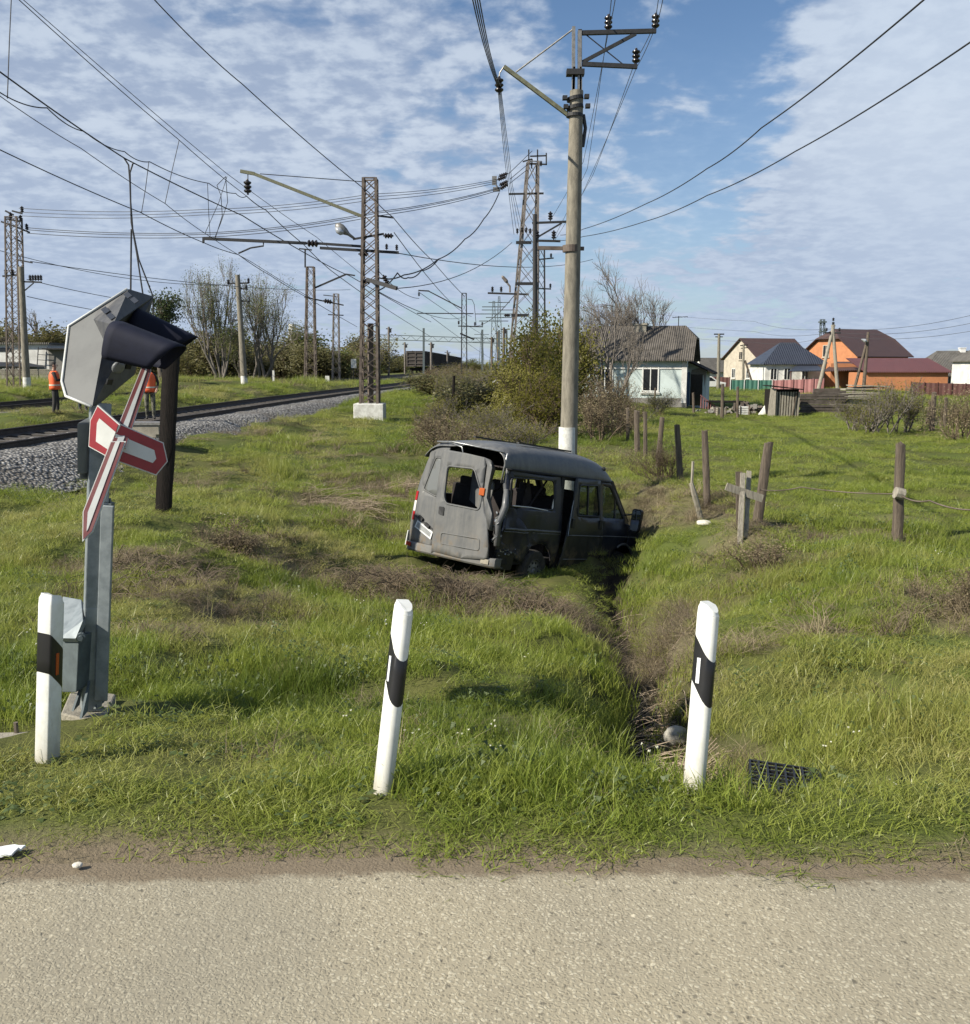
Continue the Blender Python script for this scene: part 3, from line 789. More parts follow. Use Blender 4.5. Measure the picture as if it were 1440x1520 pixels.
# cable box low on the mast
mb = MB()
f0, f1, f2, f3 = Q(92, 1028, 4.95), Q(113, 1028, 4.88), Q(117, 948, 4.88), Q(92, 945, 4.95)
mb.prism([f0, f1, f2, f3], (.05, .28, .01))
bx = mb.build('cable_box', M['galv_dark'], sg, world=True, bevel=.006)
mb = MB()
mb.prism([Q(88, 947, 4.90), Q(112, 948, 4.84), Q(123, 921, 4.90), Q(121, 890, 5.2), Q(93, 885, 5.3)], (0, .03, -.03))
mb.build('box_lid', M['galv'], bx, world=True, bevel=.004)
mb = MB(); mb.lathe([(.022, 0), (.022, .03), (.012, .03), (.012, .05)], Q(121, 944, 4.86), (0.3, -1, 0), 10)
mb.build('box_lock', M['galv_dark'], bx, world=True)
# cover beside the cross
mb = MB()
mb.prism([Q(114, 628, 4.95), Q(131, 619, 5.1), Q(132, 690, 5.1), Q(114, 705, 4.95)], (.05, .10, 0))
mb.prism([Q(116, 640, 5.0), Q(130, 634, 5.12), Q(131, 712, 5.12), Q(118, 712, 5.0)], (.04, .12, 0))
mb.build('side_cover', M['grey_paint'], sg, world=True, bevel=.008)
mb = MB()     # bracket loop on the mast
for a, b in ((Q(150, 748), Q(165, 746)), (Q(165, 746), Q(163, 798)), (Q(163, 798), Q(148, 797))): mb.bar(a, b, .02, .05)
mb.build('bracket', M['galv_dark'], sg, world=True)
# head: grey housing knocked forward, dark front frame, two long visors
V_ = {k: Q(*p) for k, p in dict(A=(191, 429, 5.36), B=(104, 484, 5.2), C=(94, 566, 5.12), D=(100, 588, 5.1), E=(137, 603, 4.94), G=(155, 507, 4.94), H=(139, 474, 4.96), I=(146, 459, 5.02),
      A2=(228, 440, 5.62), K=(168, 482, 5.02), R1=(206, 520, 5.70), R2=(200, 556, 5.55), E2=(147, 600, 5.06)).items()}
_pn = (V_['C'] - V_['A']).cross(V_['E'] - V_['A']); _eye = Vector((0, 0, EYE))
for k_ in 'BDGHI':
    _d = V_[k_] - _eye; V_[k_] = _eye + _d * ((V_['A'] - _eye).dot(_pn) / _d.dot(_pn))
V_['Bb'] = V_['B'] + Vector((.05, .16, 0)); V_['Cb'] = V_['C'] + Vector((.06, .22, 0)); V_['Db'] = V_['D'] + Vector((.08, .22, .02))
def poly(mb, names, mi=0):
    mb.add([V_[n] for n in names], [tuple(range(len(names)))], mi)
mb = MB()
poly(mb, 'A B C D E G H I'.split()); poly(mb, 'A Bb B'.split()); poly(mb, ['B', 'Bb', 'Cb', 'C']); poly(mb, ['C', 'Cb', 'Db', 'D']); poly(mb, ['D', 'Db', 'E'])
poly(mb, ['A', 'A2', 'R1', 'Bb']); poly(mb, ['Bb', 'R1', 'R2', 'Cb']); poly(mb, ['Cb', 'R2', 'E2', 'Db']); poly(mb, ['Db', 'E2', 'E'])
hd = mb.build('signal_housing', M['plate_paint'], sg, world=True, bevel=.012)
mb = MB()     # pressed pale rim round the plate
ring = [V_[k] for k in 'A B C D E'.split()]
mb.tube([p + Vector((-.006, -.004, 0)) for p in ring], .008, 6)
mb.build('plate_rim', M['sign_white'], hd, world=True, smooth=True)
mb = MB()
poly(mb, ['A', 'I', 'H', 'K', 'A2']); poly(mb, ['H', 'G', 'K']); poly(mb, ['K', 'G', 'E', 'E2', 'R2', 'R1', 'A2'])
mb.build('front_frame', M['dark_paint'], hd, world=True)
mb = MB()     # labels stuck on the top side
def onq(o, ex, ey, u, v): return o + ex * u + ey * v
o_ = V_['I']; ex = V_['A'] - V_['I']; ey = V_['K'] - V_['I']; nrm = ex.cross(ey).normalized()
if nrm.z < 0: nrm = -nrm
for (u, v, du, dv) in ((.04, .12, .16, .30), (.04, .5, .14, .30), (.78, .12, .14, .28), (.80, .5, .13, .28)):
    mb = MB(); mb.prism([onq(o_, ex, ey, u, v) + nrm * .002, onq(o_, ex, ey, u + du, v) + nrm * .002, onq(o_, ex, ey, u + du, v + dv) + nrm * .002, onq(o_, ex, ey, u, v + dv) + nrm * .002], nrm * .003); mb.build('top_label', M['black_film'], hd, world=True)
M['weathered_plate'] = mat('weathered_plate', (.17, .18, .18), .55, 0, var=.6, scale=9, col2=(.05, .052, .055))
def visor(p0, p1, rad, name='visor'):
    """long half-round hood, open below, its free end cut on the slant"""
    ax = (p1 - p0).normalized(); L = (p1 - p0).length
    up = Vector((0, 0, 1)); side = ax.cross(up).normalized(); up = side.cross(ax)
    vs = []; n = 20; k = 8
    for i in range(k + 1):
        for j in range(n + 1):
            a = math.pi * (-.24 + 1.48 * j / n)
            ca, q = math.cos(a), math.sin(a)
            f = (abs(ca) ** 3.2 + abs(q) ** 3.2) ** (-1 / 3.2)        # squarish pressed section
            t = i / k * (L + .07 * q)
            rr = rad * f * (1.06 - .22 * i / k)
            vs.append(p0 + ax * t + side * (rr * ca * .92) + up * (rr * q))
    mb = MB()
    fs = [(i * (n + 1) + j, i * (n + 1) + j + 1, (i + 1) * (n + 1) + j + 1, (i + 1) * (n + 1) + j) for i in range(k) for j in range(n)]
    mb.add(vs, fs)
    o = mb.build(name, M['visor_paint'], hd, smooth=True, world=False)
    o.parent = sg
    for v in o.data.vertices: v.co -= sg.location
    s = o.modifiers.new('thickness', 'SOLIDIFY'); s.thickness = .006
    return o
visor(Q(171, 508, 5.05), Q(250, 533, 4.98), .108)
visor(Q(196, 486, 5.42), Q(268, 515, 5.45), .108)
mb = MB()
mb.lathe([(.036, 0), (.034, .010), (.02, .016)], Q(175, 545, 5.14), (.6, -.5, -.4), 14); mb.build('lamp_lens', M['grey_paint'], sg, world=True, smooth=True)
for (x, y, Y) in ((190, 543, 5.28), (162, 566, 5.06)):
    mb = MB(); mb.lathe([(.024, 0), (.022, .010)], Q(x, y, Y), (.6, -.5, -.4), 4); mb.build('vent_hole', M['black_film'], sg, world=True)
# St Andrew's cross: two bent boards, white edge, red border, white stripe
def inset(poly2, d):
    """shrink a planar outline by d all round"""
    k = len(poly2); ar = sum(poly2[i][0] * poly2[(i + 1) % k][1] - poly2[(i + 1) % k][0] * poly2[i][1] for i in range(k))
    sg_ = 1 if ar > 0 else -1; res = []
    for i in range(k):
        p, a, b = Vector(poly2[i]), Vector(poly2[i - 1]), Vector(poly2[(i + 1) % k])
        e1 = (p - a).normalized(); e2 = (b - p).normalized()
        n1_ = Vector((-e1.y, e1.x)) * sg_; n2_ = Vector((-e2.y, e2.x)) * sg_
        den = 1 + n1_.dot(n2_); res.append(p + (n1_ + n2_) / max(den, .35) * d)
    return res
def board(outer, thick, nm, edge, red, open_end, rm='sign_red'):
    """flat board through outer: white edge, red border, white middle; open_end = index of the first corner of the end that meets the crossing"""
    mid = sum(outer, Vector()) / len(outer); n = Vector()
    for i in range(1, len(outer) - 1): n += (outer[i] - outer[0]).cross(outer[i + 1] - outer[0])
    n.normalize()
    if n.y > 0: n = -n
    ux = (outer[1] - outer[0]); ux = (ux - n * ux.dot(n)).normalized(); uy = n.cross(ux)
    p2 = [Vector(((p - mid).dot(ux), (p - mid).dot(uy))) for p in outer]
    w = lambda q, o: mid + ux * q[0] + uy * q[1] + n * o
    mb = MB(); mb.prism([w(q, 0) for q in p2], n * -thick)
    o = mb.build(nm, M['sign_white'], sg, world=True)
    r2 = inset(p2, edge); mb = MB(); mb.prism([w(q, .002) for q in r2], n * .002); mb.build('red_border', M[rm], o, world=True)
    s2 = inset(p2, edge + red); i, j = open_end, (open_end + 1) % len(p2)
    c_ = (p2[i] + p2[j]) / 2; ax = (c_ - sum(s2, Vector((0, 0))) / len(s2)).normalized()
    for q in (i, j): s2[q] = s2[q] + ax * (red + edge * .5)
    mb = MB(); mb.prism([w(q, .005) for q in s2], n * .002); mb.build('white_stripe', M['sign_white'], o, world=True)
    return o
YB = 4.90
board([Q(145, 601, YB), Q(133, 624, YB), Q(132, 663, YB), Q(160, 679, YB - .035), Q(178, 630, YB - .035)], .012, 'cross_board', .006, .040, 3)
board([Q(172, 626, YB - .03), Q(166, 682, YB - .05), Q(232, 706, YB + .05), Q(249, 685, YB + .09), Q(243, 657, YB + .08)], .012, 'cross_board', .006, .050, 0)
YC = 4.83
board([Q(214, 535, YC + .35), Q(225, 537, YC + .37), Q(224, 553, YC + .34), Q(187, 664, YC + .02), Q(163, 662, YC)], .012, 'cross_board', .004, .018, 3, 'sign_red_faded')
board([Q(187, 655, YC + .012), Q(164, 655, YC - .008), Q(123, 760, YC - .16), Q(122, 804, YC - .22), Q(138, 789, YC - .19)], .012, 'cross_board', .005, .020, 0, 'sign_red_faded')

# ---------------------------------------------------------------- charred post behind the signal
def wood_post(name, label, base, top, w, m, group=None, taper=.85, d=None, cat='wooden post'):
    base = Vector(base); top = Vector(top)
    o = MB(); r_ = random.Random(int(abs(base.x) * 1000) + int(base.y * 77))
    k = 9; n = 10; vs = []
    L = lean_matrix(base, top); ln = (top - base).length
    for i in range(k):
        t = i / (k - 1)
        for j in range(n):
            a = 2 * math.pi * j / n
            sq = 1 / max(abs(math.cos(a)), abs(math.sin(a))) ** .75
            rr = w / 2 * (1 - (1 - taper) * t) * sq * (1 + r_.uniform(-.06, .06))
            vs.append(L @ Vector((rr * math.cos(a) * (1 if d is None else 1), rr * math.sin(a) * (1 if d is None else d / w), t * ln + (-.12 if i == 0 else 0) + (r_.uniform(-.04, .03) if i == k - 1 else 0))) + base)
    o.add(vs, [(i * n + j, i * n + (j + 1) % n, (i + 1) * n + (j + 1) % n, (i + 1) * n + j) for i in range(k - 1) for j in range(n)] + [tuple((k - 1) * n + j for j in range(n)), tuple(range(n - 1, -1, -1))])
    ob = o.build(name, m)
    me = ob.data
    for v in me.vertices: v.co -= base
    ob.location = base
    add_autosmooth(ob, 50); me.polygons.foreach_set('use_smooth', [True] * len(me.polygons))
    return tag(ob, label, cat, group)
def gz(px, Y):
    """ground height under column px at distance Y"""
    z = -1.0
    for _ in range(6): z = h(PX(px, Y, z), Y)
    return Vector((PX(px, Y, z), Y, z))
bp_ = gz(243, 13.6)
wood_post('charred_post', 'thick charred black wooden post behind the crossing signal', bp_, P(256, 505, 13.7), .205, M['burnt_wood'], taper=1.0)

# ---------------------------------------------------------------- concrete line pole with steel top, arms and insulators
M['insul'] = M['ceramic']
def insulator(mb, o, s=1.0, axis=(0, 0, 1), n=3, mi=0):
    prof = [(.02, 0), (.02, .04)]
    z = .04
    for i in range(n): prof += [(.05, z), (.075, z + .025), (.072, z + .045), (.035, z + .06)]; z += .075
    prof += [(.025, z), (.02, z + .02)]
    mb.lathe([(r * s, hh * s) for r, hh in prof], o, axis, 12, mi)
YP = 19.2
pb = gz(842, YP); ptop = P(856, 135, YP)
cp = thing('line_pole', 'tall whitewashed concrete line pole standing just behind the van', 'utility pole', pb)
mb = MB(); n = 10
ptsp = [pb.lerp(ptop, i / n) for i in range(n + 1)]
mb.tube(ptsp, [.185 - .055 * i / n for i in range(n + 1)], 24)
mb.build('pole_shaft', M['pole_concrete'], cp, smooth='auto', world=True)
mb = MB(); a_ = pb.lerp(ptop, -.02); b_ = pb.lerp(ptop, (h(0, 0) + 1.0) / 10); b_ = P(843.2, 634, YP)
mb.tube([a_, b_], [.192, .187], 24); mb.build('whitewash_band', M['whitewash'], cp, smooth='auto', world=True)
mb = MB()      # steel head: two channels clamped to the shaft
for dx in (-.075, .085):
    mb.bar(P(855.5, 170, YP) + Vector((dx, 0, 0)), P(857, 100, YP) + Vector((dx * .8, 0, 0)), .045, .10)
mb.bar(P(851, 165, YP), P(851.5, 40, YP), .06, .1); mb.bar(P(860, 160, YP), P(860.5, 46, YP), .07, .1)
mb.build('steel_head', M['pole_steel'], cp, world=True)
mb = MB()
for py_ in (147, 160, 172): mb.tube([P(853 + (1 if py_ < 170 else 0), py_ + 2, YP), P(853.2, py_ - 3, YP)], .165, 20)
mb.build('clamp_band', M['dark_steel'], cp, world=True); mb = MB(); mb.box(P(854, 108, YP), (.34, .2, .1)); mb.build('clamp_plate', M['dark_steel'], cp, world=True); mb = MB()
for dx, py_ in ((-.22, 147), (.2, 145), (-.2, 160), (.22, 159)):
    mb = MB(); mb.box(P(855, py_, YP) + Vector((dx, -.08, 0)), (.09, .12, .07)); mb.build('clamp_bolt', M['dark_steel'], cp, world=True)
mb = MB(); mb.tube([P(866, 170, YP), P(869, 190, YP), P(867, 205, YP), P(865, 218, YP)], .035, 6)
mb.build('cable_tail', M['dark_steel'], cp, world=True)
mb = MB()      # side arms
mb.bar(P(859, 49, YP), P(974, 46, YP), .075, .075); mb.bar(P(864, 95, YP), P(946, 99, YP), .075, .075)
mb.bar(P(865, 92, YP), P(944, 50, YP), .06, .06); mb.bar(P(861, 44, YP), P(861, 92, YP), .07, .07)
mb.tube([P(868, 50, YP), P(928, 98, YP)], .012, 5)
mb.build('side_arm', M['dark_steel'], cp, world=True)
for (x, y) in ((903, 46), (973, 44), (944, 96)):
    mb = MB(); insulator(mb, P(x, y, YP), 1.05); mb.build('insulator', M['ceramic'], cp, world=True, smooth='auto')
mb = MB()
mb.bar(P(845, 172, YP), P(748, 99, YP), .085, .07)
mb.build('long_arm', M['green_steel'], cp, world=True)
mb = MB(); mb.tube([P(766, 107, YP), P(850, 44, YP)], .016, 6)
mb.tube([P(748, 99, YP), P(742, 108, YP), P(741, 116, YP)], .014, 6)
mb.build('stay_rod', M['pole_steel'], cp, world=True)
mb = MB(); insulator(mb, P(741, 140, YP), 1.15); mb.build('insulator', M['ceramic'], cp, world=True, smooth='auto')
mb = MB(); mb.bar(P(798, 368, YP), P(867, 369, YP), .07, .07); mb.tube([P(848, 374, YP), P(848, 364, YP)], .172, 20)
mb.build('lower_crossarm', M['rusty_steel'], cp, world=True)

# ---------------------------------------------------------------- fence along the field
FG = 'weathered fence posts along the field'
def fpost(px, pyt, Y, w, lab, lean=0, m='old_wood'):
    b = gz(px, Y); tp = P(px + lean, pyt, Y)
    if tp.z - b.z < .5: tp = Vector((tp.x, tp.y, b.z + .9))
    return wood_post('fence_post', lab, b, tp, w, M[m], FG)
FP = [(1332, 658, 13.3, .135, 'sturdy weathered fence post standing alone in the field, wire wound round it', 5),
      (1124, 658, 14.6, .145, 'fence post leaning behind the two pale slats', 17), (1050, 640, 17.4, .125, 'fence post just behind the thin broken white stick', -4),
      (1010, 630, 20.5, .13, 'dark fence post between the broken stick and the bramble tangle', -5), (976, 620, 23.5, .13, 'fence post tilted out of the bramble tangle', 7),
      (958, 612, 27, .12, 'thin dark fence post next to the twin wide one', 0), (946, 610, 29, .17, 'wide pale fence post at the hedge end', -1), (932, 606, 32, .12, 'short fence post half hidden in the hedge', 0),
      (910, 598, 38, .12, 'fence post in front of the cottage bushes', -2)]
fpo = [fpost(*a[:4], a[4], a[5]) for a in FP]
FP2 = [(1383, 583, 40, .2, 'dark field post standing beside the far thicket', 4), (1402, 590, 44, .15, 'field post leaning right of the dark post in the thicket', 3), (1376, 594, 46, .14, 'slim field post left of the dark post in the thicket', 5),
       (1072, 570, 55, .2, 'tall dark post standing before the wooden shed', 1), (1095, 574, 57, .16, 'post in front of the rubbish heap beside the shed', 0), (1030, 583, 58, .15, 'leaning post beside the cottage porch', -1), (971, 576, 60, .12, 'thin post standing under the cottage window', 2)]
for a in FP2: fpost(*a[:4], a[4], a[5])
def plank(name, label, a, b, w, th, m, cat='plank', group=None):
    a = Vector(a); b = Vector(b); mb = MB(); mb.bar(a, b, w, th, up=(0, -1, 0))
    o = mb.build(name, M[m])
    for v in o.data.vertices: v.co -= a
    o.location = a
    return tag(o, label, cat, group)
plank('wooden_lath', 'pale upright slat nearer the leaning fence post', gz(1107, 13.6), P(1112, 699, 13.9), .065, .03, 'pale_wood', 'lath')
plank('wooden_lath', 'pale upright slat nailed to the middle of the crossboard', gz(1098, 13.5), P(1103, 702, 13.8), .07, .03, 'pale_wood', 'lath')
plank('wooden_lath', 'dark broad slat standing behind the pale pair', gz(1098, 14.1), P(1097, 700, 14.2), .10, .03, 'old_wood', 'lath')
plank('crossboard', 'short pale crossboard nailed across the slats', P(1078, 722, 13.7), P(1132, 740, 13.75), .11, .03, 'pale_wood')
ml = MB(); pp = gz(1041, 16.6); ml.tube([pp, P(1031, 735, 16.5), P(1026, 717, 16.5)], [.05, .05, .04], 6); ml.tube([P(1027, 720, 16.5), P(1029, 685, 16.5)], .025, 5)
o = ml.build('broken_stick', M['pale_wood']); tag(o, 'broken whitish stick bent over beside the fence line', 'stick')
def wire(label, pts, r, m='wire', sag=0.0, name='overhead_wire', cat='wire', group='overhead wires', n=14):
    """pts: (column, row, distance) or points; straight between them, each span hanging by sag metres"""
    ps = [p if isinstance(p, Vector) else P(*p) for p in pts]
    full = []
    for a, b in zip(ps[:-1], ps[1:]):
        for i in range(n):
            t = i / n; q = a.lerp(b, t); q.z -= sag * 4 * t * (1 - t); full.append(q)
    full.append(ps[-1])
    rs = [r if not isinstance(r, tuple) else r[0] + (r[1] - r[0]) * min(1, max(0, (q.y - 14) / 70)) for q in full]
    mb = MB(); mb.tube(full, rs, 5)
    o = mb.build(name, M[m], smooth=True); base = ps[0].copy()
    for v in o.data.vertices: v.co -= base
    o.location = base
    return tag(o, label, cat, group)
wire('rusty strand from the lone fence post out of the frame', [(1334, 733, 13.2), (1380, 743, 12.6), (1460, 756, 12)], .011, 'rusty_steel', .05, 'fence_wire', 'fence wire', 'fence wires')
wire('rusty strand from the leaning post to the lone post', [(1128, 727, 14.4), (1190, 723, 14.2), (1334, 733, 13.2)], .009, 'rusty_steel', .03, 'fence_wire', 'fence wire', 'fence wires')
mb = MB(); mb.tube([P(1329, 731, 13.2), P(1341, 734, 13.2)], .085, 10); o = mb.build('wire_loop', M['pale_wood']); tag(o, 'loop of pale wire wound round the lone fence post', 'wire loop')

# ---------------------------------------------------------------- small things near the road
def crate():
    c = gz(1163, 4.42); c.z += .04
    t = thing('plastic_crate', 'black plastic crate lying upside down at the ditch edge', 'crate', c, R(-14))
    mb = MB(); w, d, hh = .34, .30, .10
    for i in range(9):
        x = -w / 2 + w * i / 8; mb.box((x, 0, hh), (.010, d, .012))
    for i in range(8):
        y = -d / 2 + d * i / 7; mb.box((0, y, hh - .0035), (w, .010, .012))
    mb.build('base_grid', M['black_film'], t)
    mb = MB()
    for (x0, y0, x1, y1) in ((-w/2, -d/2, w/2, -d/2), (w/2, -d/2, w/2, d/2), (w/2, d/2, -w/2, d/2), (-w/2, d/2, -w/2, -d/2)):
        a = Vector((x0, y0, 0)); b = Vector((x1, y1, 0)); k = 10
        for i in range(k + 1):
            p = a.lerp(b, i / k); mb.box(p + Vector((0, 0, hh / 2 - .01)), (.011, .011, hh - .02))
        for z in (-.0, hh * .5): mb.bar(a + Vector((0, 0, z)), b + Vector((0, 0, z)), .009, .014)
    mb.build('side_grid', M['black_film'], t)
    t.rotation_euler = (R(2), R(3), R(-14))
crate()
def rock(name, label, c, s, m, cat, seed=1, flat=.6, group=None):
    bm = bmesh.new(); bmesh.ops.create_icosphere(bm, subdivisions=3, radius=1)
    for v in bm.verts:
        k = 1 + .22 * float(fbm(np.array([v.co.x * 1.3 + seed * 7.1 + v.co.z]), np.array([v.co.y * 1.3 + seed * 3.3 - v.co.z]), 3)[0])
        v.co = Vector((round(v.co.x * 2.5) / 2.5 * .35 + v.co.x * .65, v.co.y, v.co.z * flat)) * k
        v.co = Vector((v.co.x * s[0], v.co.y * s[1], v.co.z * s[2]))
    me = bpy.data.meshes.new(name); bm.to_mesh(me); bm.free(); me.materials.append(M[m])
    o = bpy.data.objects.new(name, me); COL.objects.link(o); o.location = c
    return tag(o, label, cat, group)
M['stone'] = mat('stone', (.36, .34, .29), .9, 0, var=.4, scale=14, bump=.4)
M['pale_stone'] = mat('pale_stone', (.58, .55, .47), .85, 0, var=.2, scale=20)
rock('pebble', 'small pale pebble on the dirt at the road edge', (PX(115, 2.9, .01), 2.90, .012), (.017, .013, .014), 'pale_stone', 'pebble', 3)
c = gz(1003, 6.9); rock('broken_stone', 'jagged grey stone lying in the ditch', c + Vector((0, 0, .14)), (.10, .08, .10), 'stone', 'stone', 5, .8)
c = gz(1045, 15.6); rock('white_stone', 'small white stone in the grass near the fence', c + Vector((0, 0, .05)), (.13, .1, .08), 'pale_stone', 'stone', 9)
# concrete slab left behind the delineator
mb = MB()
c0 = P(-60, 1118, 4.25)
mb.prism([P(-70, 1150, 4.0), P(18, 1128, 4.15), P(50, 1095, 4.5), P(52, 1085, 4.6), P(-50, 1088, 4.6)], (0, 0, -.14))
o = mb.build('concrete_slab', M['concrete'], bevel=.012); tag(o, 'broken brown concrete slab in the grass beside the delineator', 'slab')
mb = MB(); q = P(24, 1082, 4.58); mb.tube([q + Vector((0, 0, -.1)), q + Vector((0, 0, .035))], .012, 6); o2 = mb.build('lifting_loop', M['rusty_steel'], o)
# crumpled paper
pc = Vector((PX(14, 3.02, .02), 2.99, .016))
mb = MB(); nx, ny = 9, 7; vs = []
for i in range(nx):
    for j in range(ny):
        u, v = i / (nx - 1) - .5, j / (ny - 1) - .5
        vs.append((pc.x + u * .085 + v * .02, pc.y + v * .06 + u * .012, pc.z + .012 * float(fbm(np.array([u * 4.1 + 3]), np.array([v * 4.7]), 2)[0]) + .010 * (abs(v) < .1)))
mb.add(vs, [(i * ny + j, (i + 1) * ny + j, (i + 1) * ny + j + 1, i * ny + j + 1) for i in range(nx - 1) for j in range(ny - 1)])
M['paper'] = mat('paper', (.78, .79, .80), .8, 0, var=.05)
o = mb.build('crumpled_paper', M['paper']); s = o.modifiers.new('t', 'SOLIDIFY'); s.thickness = .008; tag(o, 'crumpled white paper on the dirt by the road edge', 'paper')
# water lying in the ditch
m, nt, b = newmat('ditch_water'); b.inputs['Base Color'].default_value = (.012, .013, .012, 1); b.inputs['Roughness'].default_value = .25; b.inputs['Specular IOR Level'].default_value = .25
mb = MB(); vs = []; L = []
for (x, y), w in zip([(1.02, 4.62), (1.12, 5.2), (1.2, 5.9), (1.28, 6.7)], (.16, .20, .16, .08)): L.append((x, y, w))
zw = min(h(x, y) for x, y, w in L) + .07
for x, y, w in L: vs += [(x - w, y, zw), (x + w, y, zw)]
mb.add(vs, [(2 * i, 2 * i + 1, 2 * i + 3, 2 * i + 2) for i in range(len(L) - 1)])
o = mb.build('ditch_water', m); o['kind'] = 'structure'
# long dead reeds hanging over the ditch
M['brown_reed'] = mat('brown_reed', (.150, .112, .072), .85, 0, var=.6, scale=2, col2=(.06, .045, .03))
M['dead_reed'] = mat('dead_reed', (.34, .27, .19), .8, 0, var=.5, scale=3, col2=(.14, .10, .07))
def reeds(label, px0, px1, py0, py1, Y0, Y1, n, L, seed, dirn=(0.7, -.4), m='dead_reed', sp=.55):
    r = random.Random(seed); mb = MB()
    for _ in range(n):
        t = r.random(); Y = Y0 + (Y1 - Y0) * t; b = gz(px0 + (px1 - px0) * r.random(), Y)
        ln = L * r.uniform(.4, 1.1); a = math.atan2(dirn[1], dirn[0]) + r.gauss(0, sp)
        d = Vector((math.cos(a), math.sin(a), 0)); e = r.uniform(.02, .22)
        pts = [b + d * ln * q + Vector((0, 0, e * math.sin(q * 2.6) + .02)) for q in (0, .25, .5, .75, 1)]
        mb.tube(pts, [.0045, .004, .0036, .003, .0015], 3, 0, False)
    o = mb.build('dead_reeds', M[m]); o['kind'] = 'stuff'
    return o
reeds('', 925, 1000, 0, 0, 9.2, 5.8, 300, .95, 1, (.9, -.35))
reeds('', 975, 1060, 0, 0, 6.4, 4.8, 300, .6, 2, (.9, -.25))
reeds('', 945, 1015, 0, 0, 7.8, 5.2, 200, .8, 21, (.5, -.85), 'dead_reed', .35)
reeds('', 900, 960, 0, 0, 13.4, 11.5, 60, 1.0, 3, (.8, -.35))
reeds('', 510, 700, 0, 0, 12.9, 11.4, 480, .55, 4, (-.9, -.3), 'brown_reed', 1.3)
reeds('', 660, 830, 0, 0, 12.4, 10.8, 340, .45, 14, (.9, -.3), 'brown_reed', 1.3)
reeds('', 430, 540, 0, 0, 20.5, 19, 70, 1.6, 5, (.9, -.2))
reeds('', 560, 620, 0, 0, 24, 22.5, 90, 1.5, 6, (.9, .2))
reeds('', 150, 300, 0, 0, 10.3, 9.0, 120, .5, 7, (.9, -.2), 'brown_reed', 1.3)
# ---------------------------------------------------------------- the wrecked van (x forward from its rear face, y left, z up from the tyres' tread)
VYAW, VPIT, VROL = .68, .163, .059
_h = Vector((math.sin(VYAW), math.cos(VYAW), 0)); _l = Vector((-math.cos(VYAW), math.sin(VYAW), 0)); _up = Vector((0, 0, 1))
_h2 = _h * math.cos(VPIT) - _up * math.sin(VPIT); _u2 = _up * math.cos(VPIT) + _h * math.sin(VPIT)
_l3 = _l * math.cos(VROL) + _u2 * math.sin(VROL); _u3 = _u2 * math.cos(VROL) - _l * math.sin(VROL)
van = thing('wrecked_van', 'wrecked dark grey van nose down in the ditch with torn rear door', 'van', (-.616, 14.86, -1.85))
van.rotation_euler = Matrix((_h2, _l3, _u3)).transposed().to_euler()
van.scale = (.965, .972, 1.065)
def paint(name, c1, dust, amount, rough=.38):
    m, nt, b = newmat(name)
    v = nd(nt, 'ShaderNodeTexCoord').outputs['Object']
    f = mth(nt, 'ADD', maprange(nt, noise(nt, v, 2.2, 6, .7), .34, .7, 0, .55), amount, clamp=True)
    sp = nd(nt, 'ShaderNodeSeparateXYZ'); nt.links.new(v, sp.inputs[0])
    f = mth(nt, 'ADD', f, maprange(nt, sp.outputs[2], 1.0, .35, 0, .35), clamp=True)          # road dirt thrown up on the lower panels
    mp = nd(nt, 'ShaderNodeMapping'); mp.inputs['Scale'].default_value = (7, 7, .8); nt.links.new(v, mp.inputs[0])
    st = maprange(nt, noise(nt, mp.outputs[0], 2.0, 4, .6), .42, .62, -.15, .15)
    f = mth(nt, 'ADD', f, st, clamp=True)
    c = mixc(nt, f, c1, dust)
    scr = maprange(nt, noise(nt, v, 26, 3, .8), .70, .76)
    mp2 = nd(nt, 'ShaderNodeMapping'); mp2.inputs['Scale'].default_value = (2.5, 2.5, 22); mp2.inputs['Rotation'].default_value = (.15, .1, 0); nt.links.new(v, mp2.inputs[0])
    sc2 = mth(nt, 'MULTIPLY', maprange(nt, noise(nt, mp2.outputs[0], 2.4, 4, .7), .62, .70), maprange(nt, noise(nt, v, 1.7, 3, .6), .5, .62))
    c = mixc(nt, mth(nt, 'ADD', mth(nt, 'MULTIPLY', scr, .35), mth(nt, 'MULTIPLY', sc2, .45), clamp=True), c, (.26, .25, .235))
    mud = mth(nt, 'MULTIPLY', maprange(nt, noise(nt, v, 5, 5, .7), .5, .6), maprange(nt, sp.outputs[2], .95, .5))
    c = mixc(nt, mth(nt, 'MULTIPLY', mud, .6), c, (.15, .115, .075))
    nt.links.new(c, b.inputs['Base Color'])
    nt.links.new(mth(nt, 'ADD', mth(nt, 'MULTIPLY', f, .35), rough, clamp=True), b.inputs['Roughness'])
    b.inputs['Coat Weight'].default_value = .12; b.inputs['Specular IOR Level'].default_value = .35; b.inputs['Coat Roughness'].default_value = .15
    return m
M['van_rear'] = paint('rear_grey_paint', (.070, .074, .078), (.140, .138, .130), .26, .46)  # rear: lighter base colour than the sides, with more dust colour mixed in
M['van_side'] = paint('dark_blue_grey_paint', (.006, .009, .021), (.028, .028, .030), .0, .34)  # sides: much darker, bluer base colour than the rear
M['van_door'] = paint('dark_grey_green_paint', (.016, .018, .019), (.042, .040, .034), .06, .38)
M['van_roof'] = paint('roof_paint', (.052, .056, .062), (.15, .15, .145), .22, .35)
M['van_dark'] = mat('van_interior', (.012, .011, .011), .8, 0, var=.4)
M['seat_cloth'] = mat('seat_cloth', (.026, .020, .019), .9, 0, var=.4, scale=8)
M['trim_black'] = mat('black_trim', (.014, .014, .015), .55, 0, var=.3)
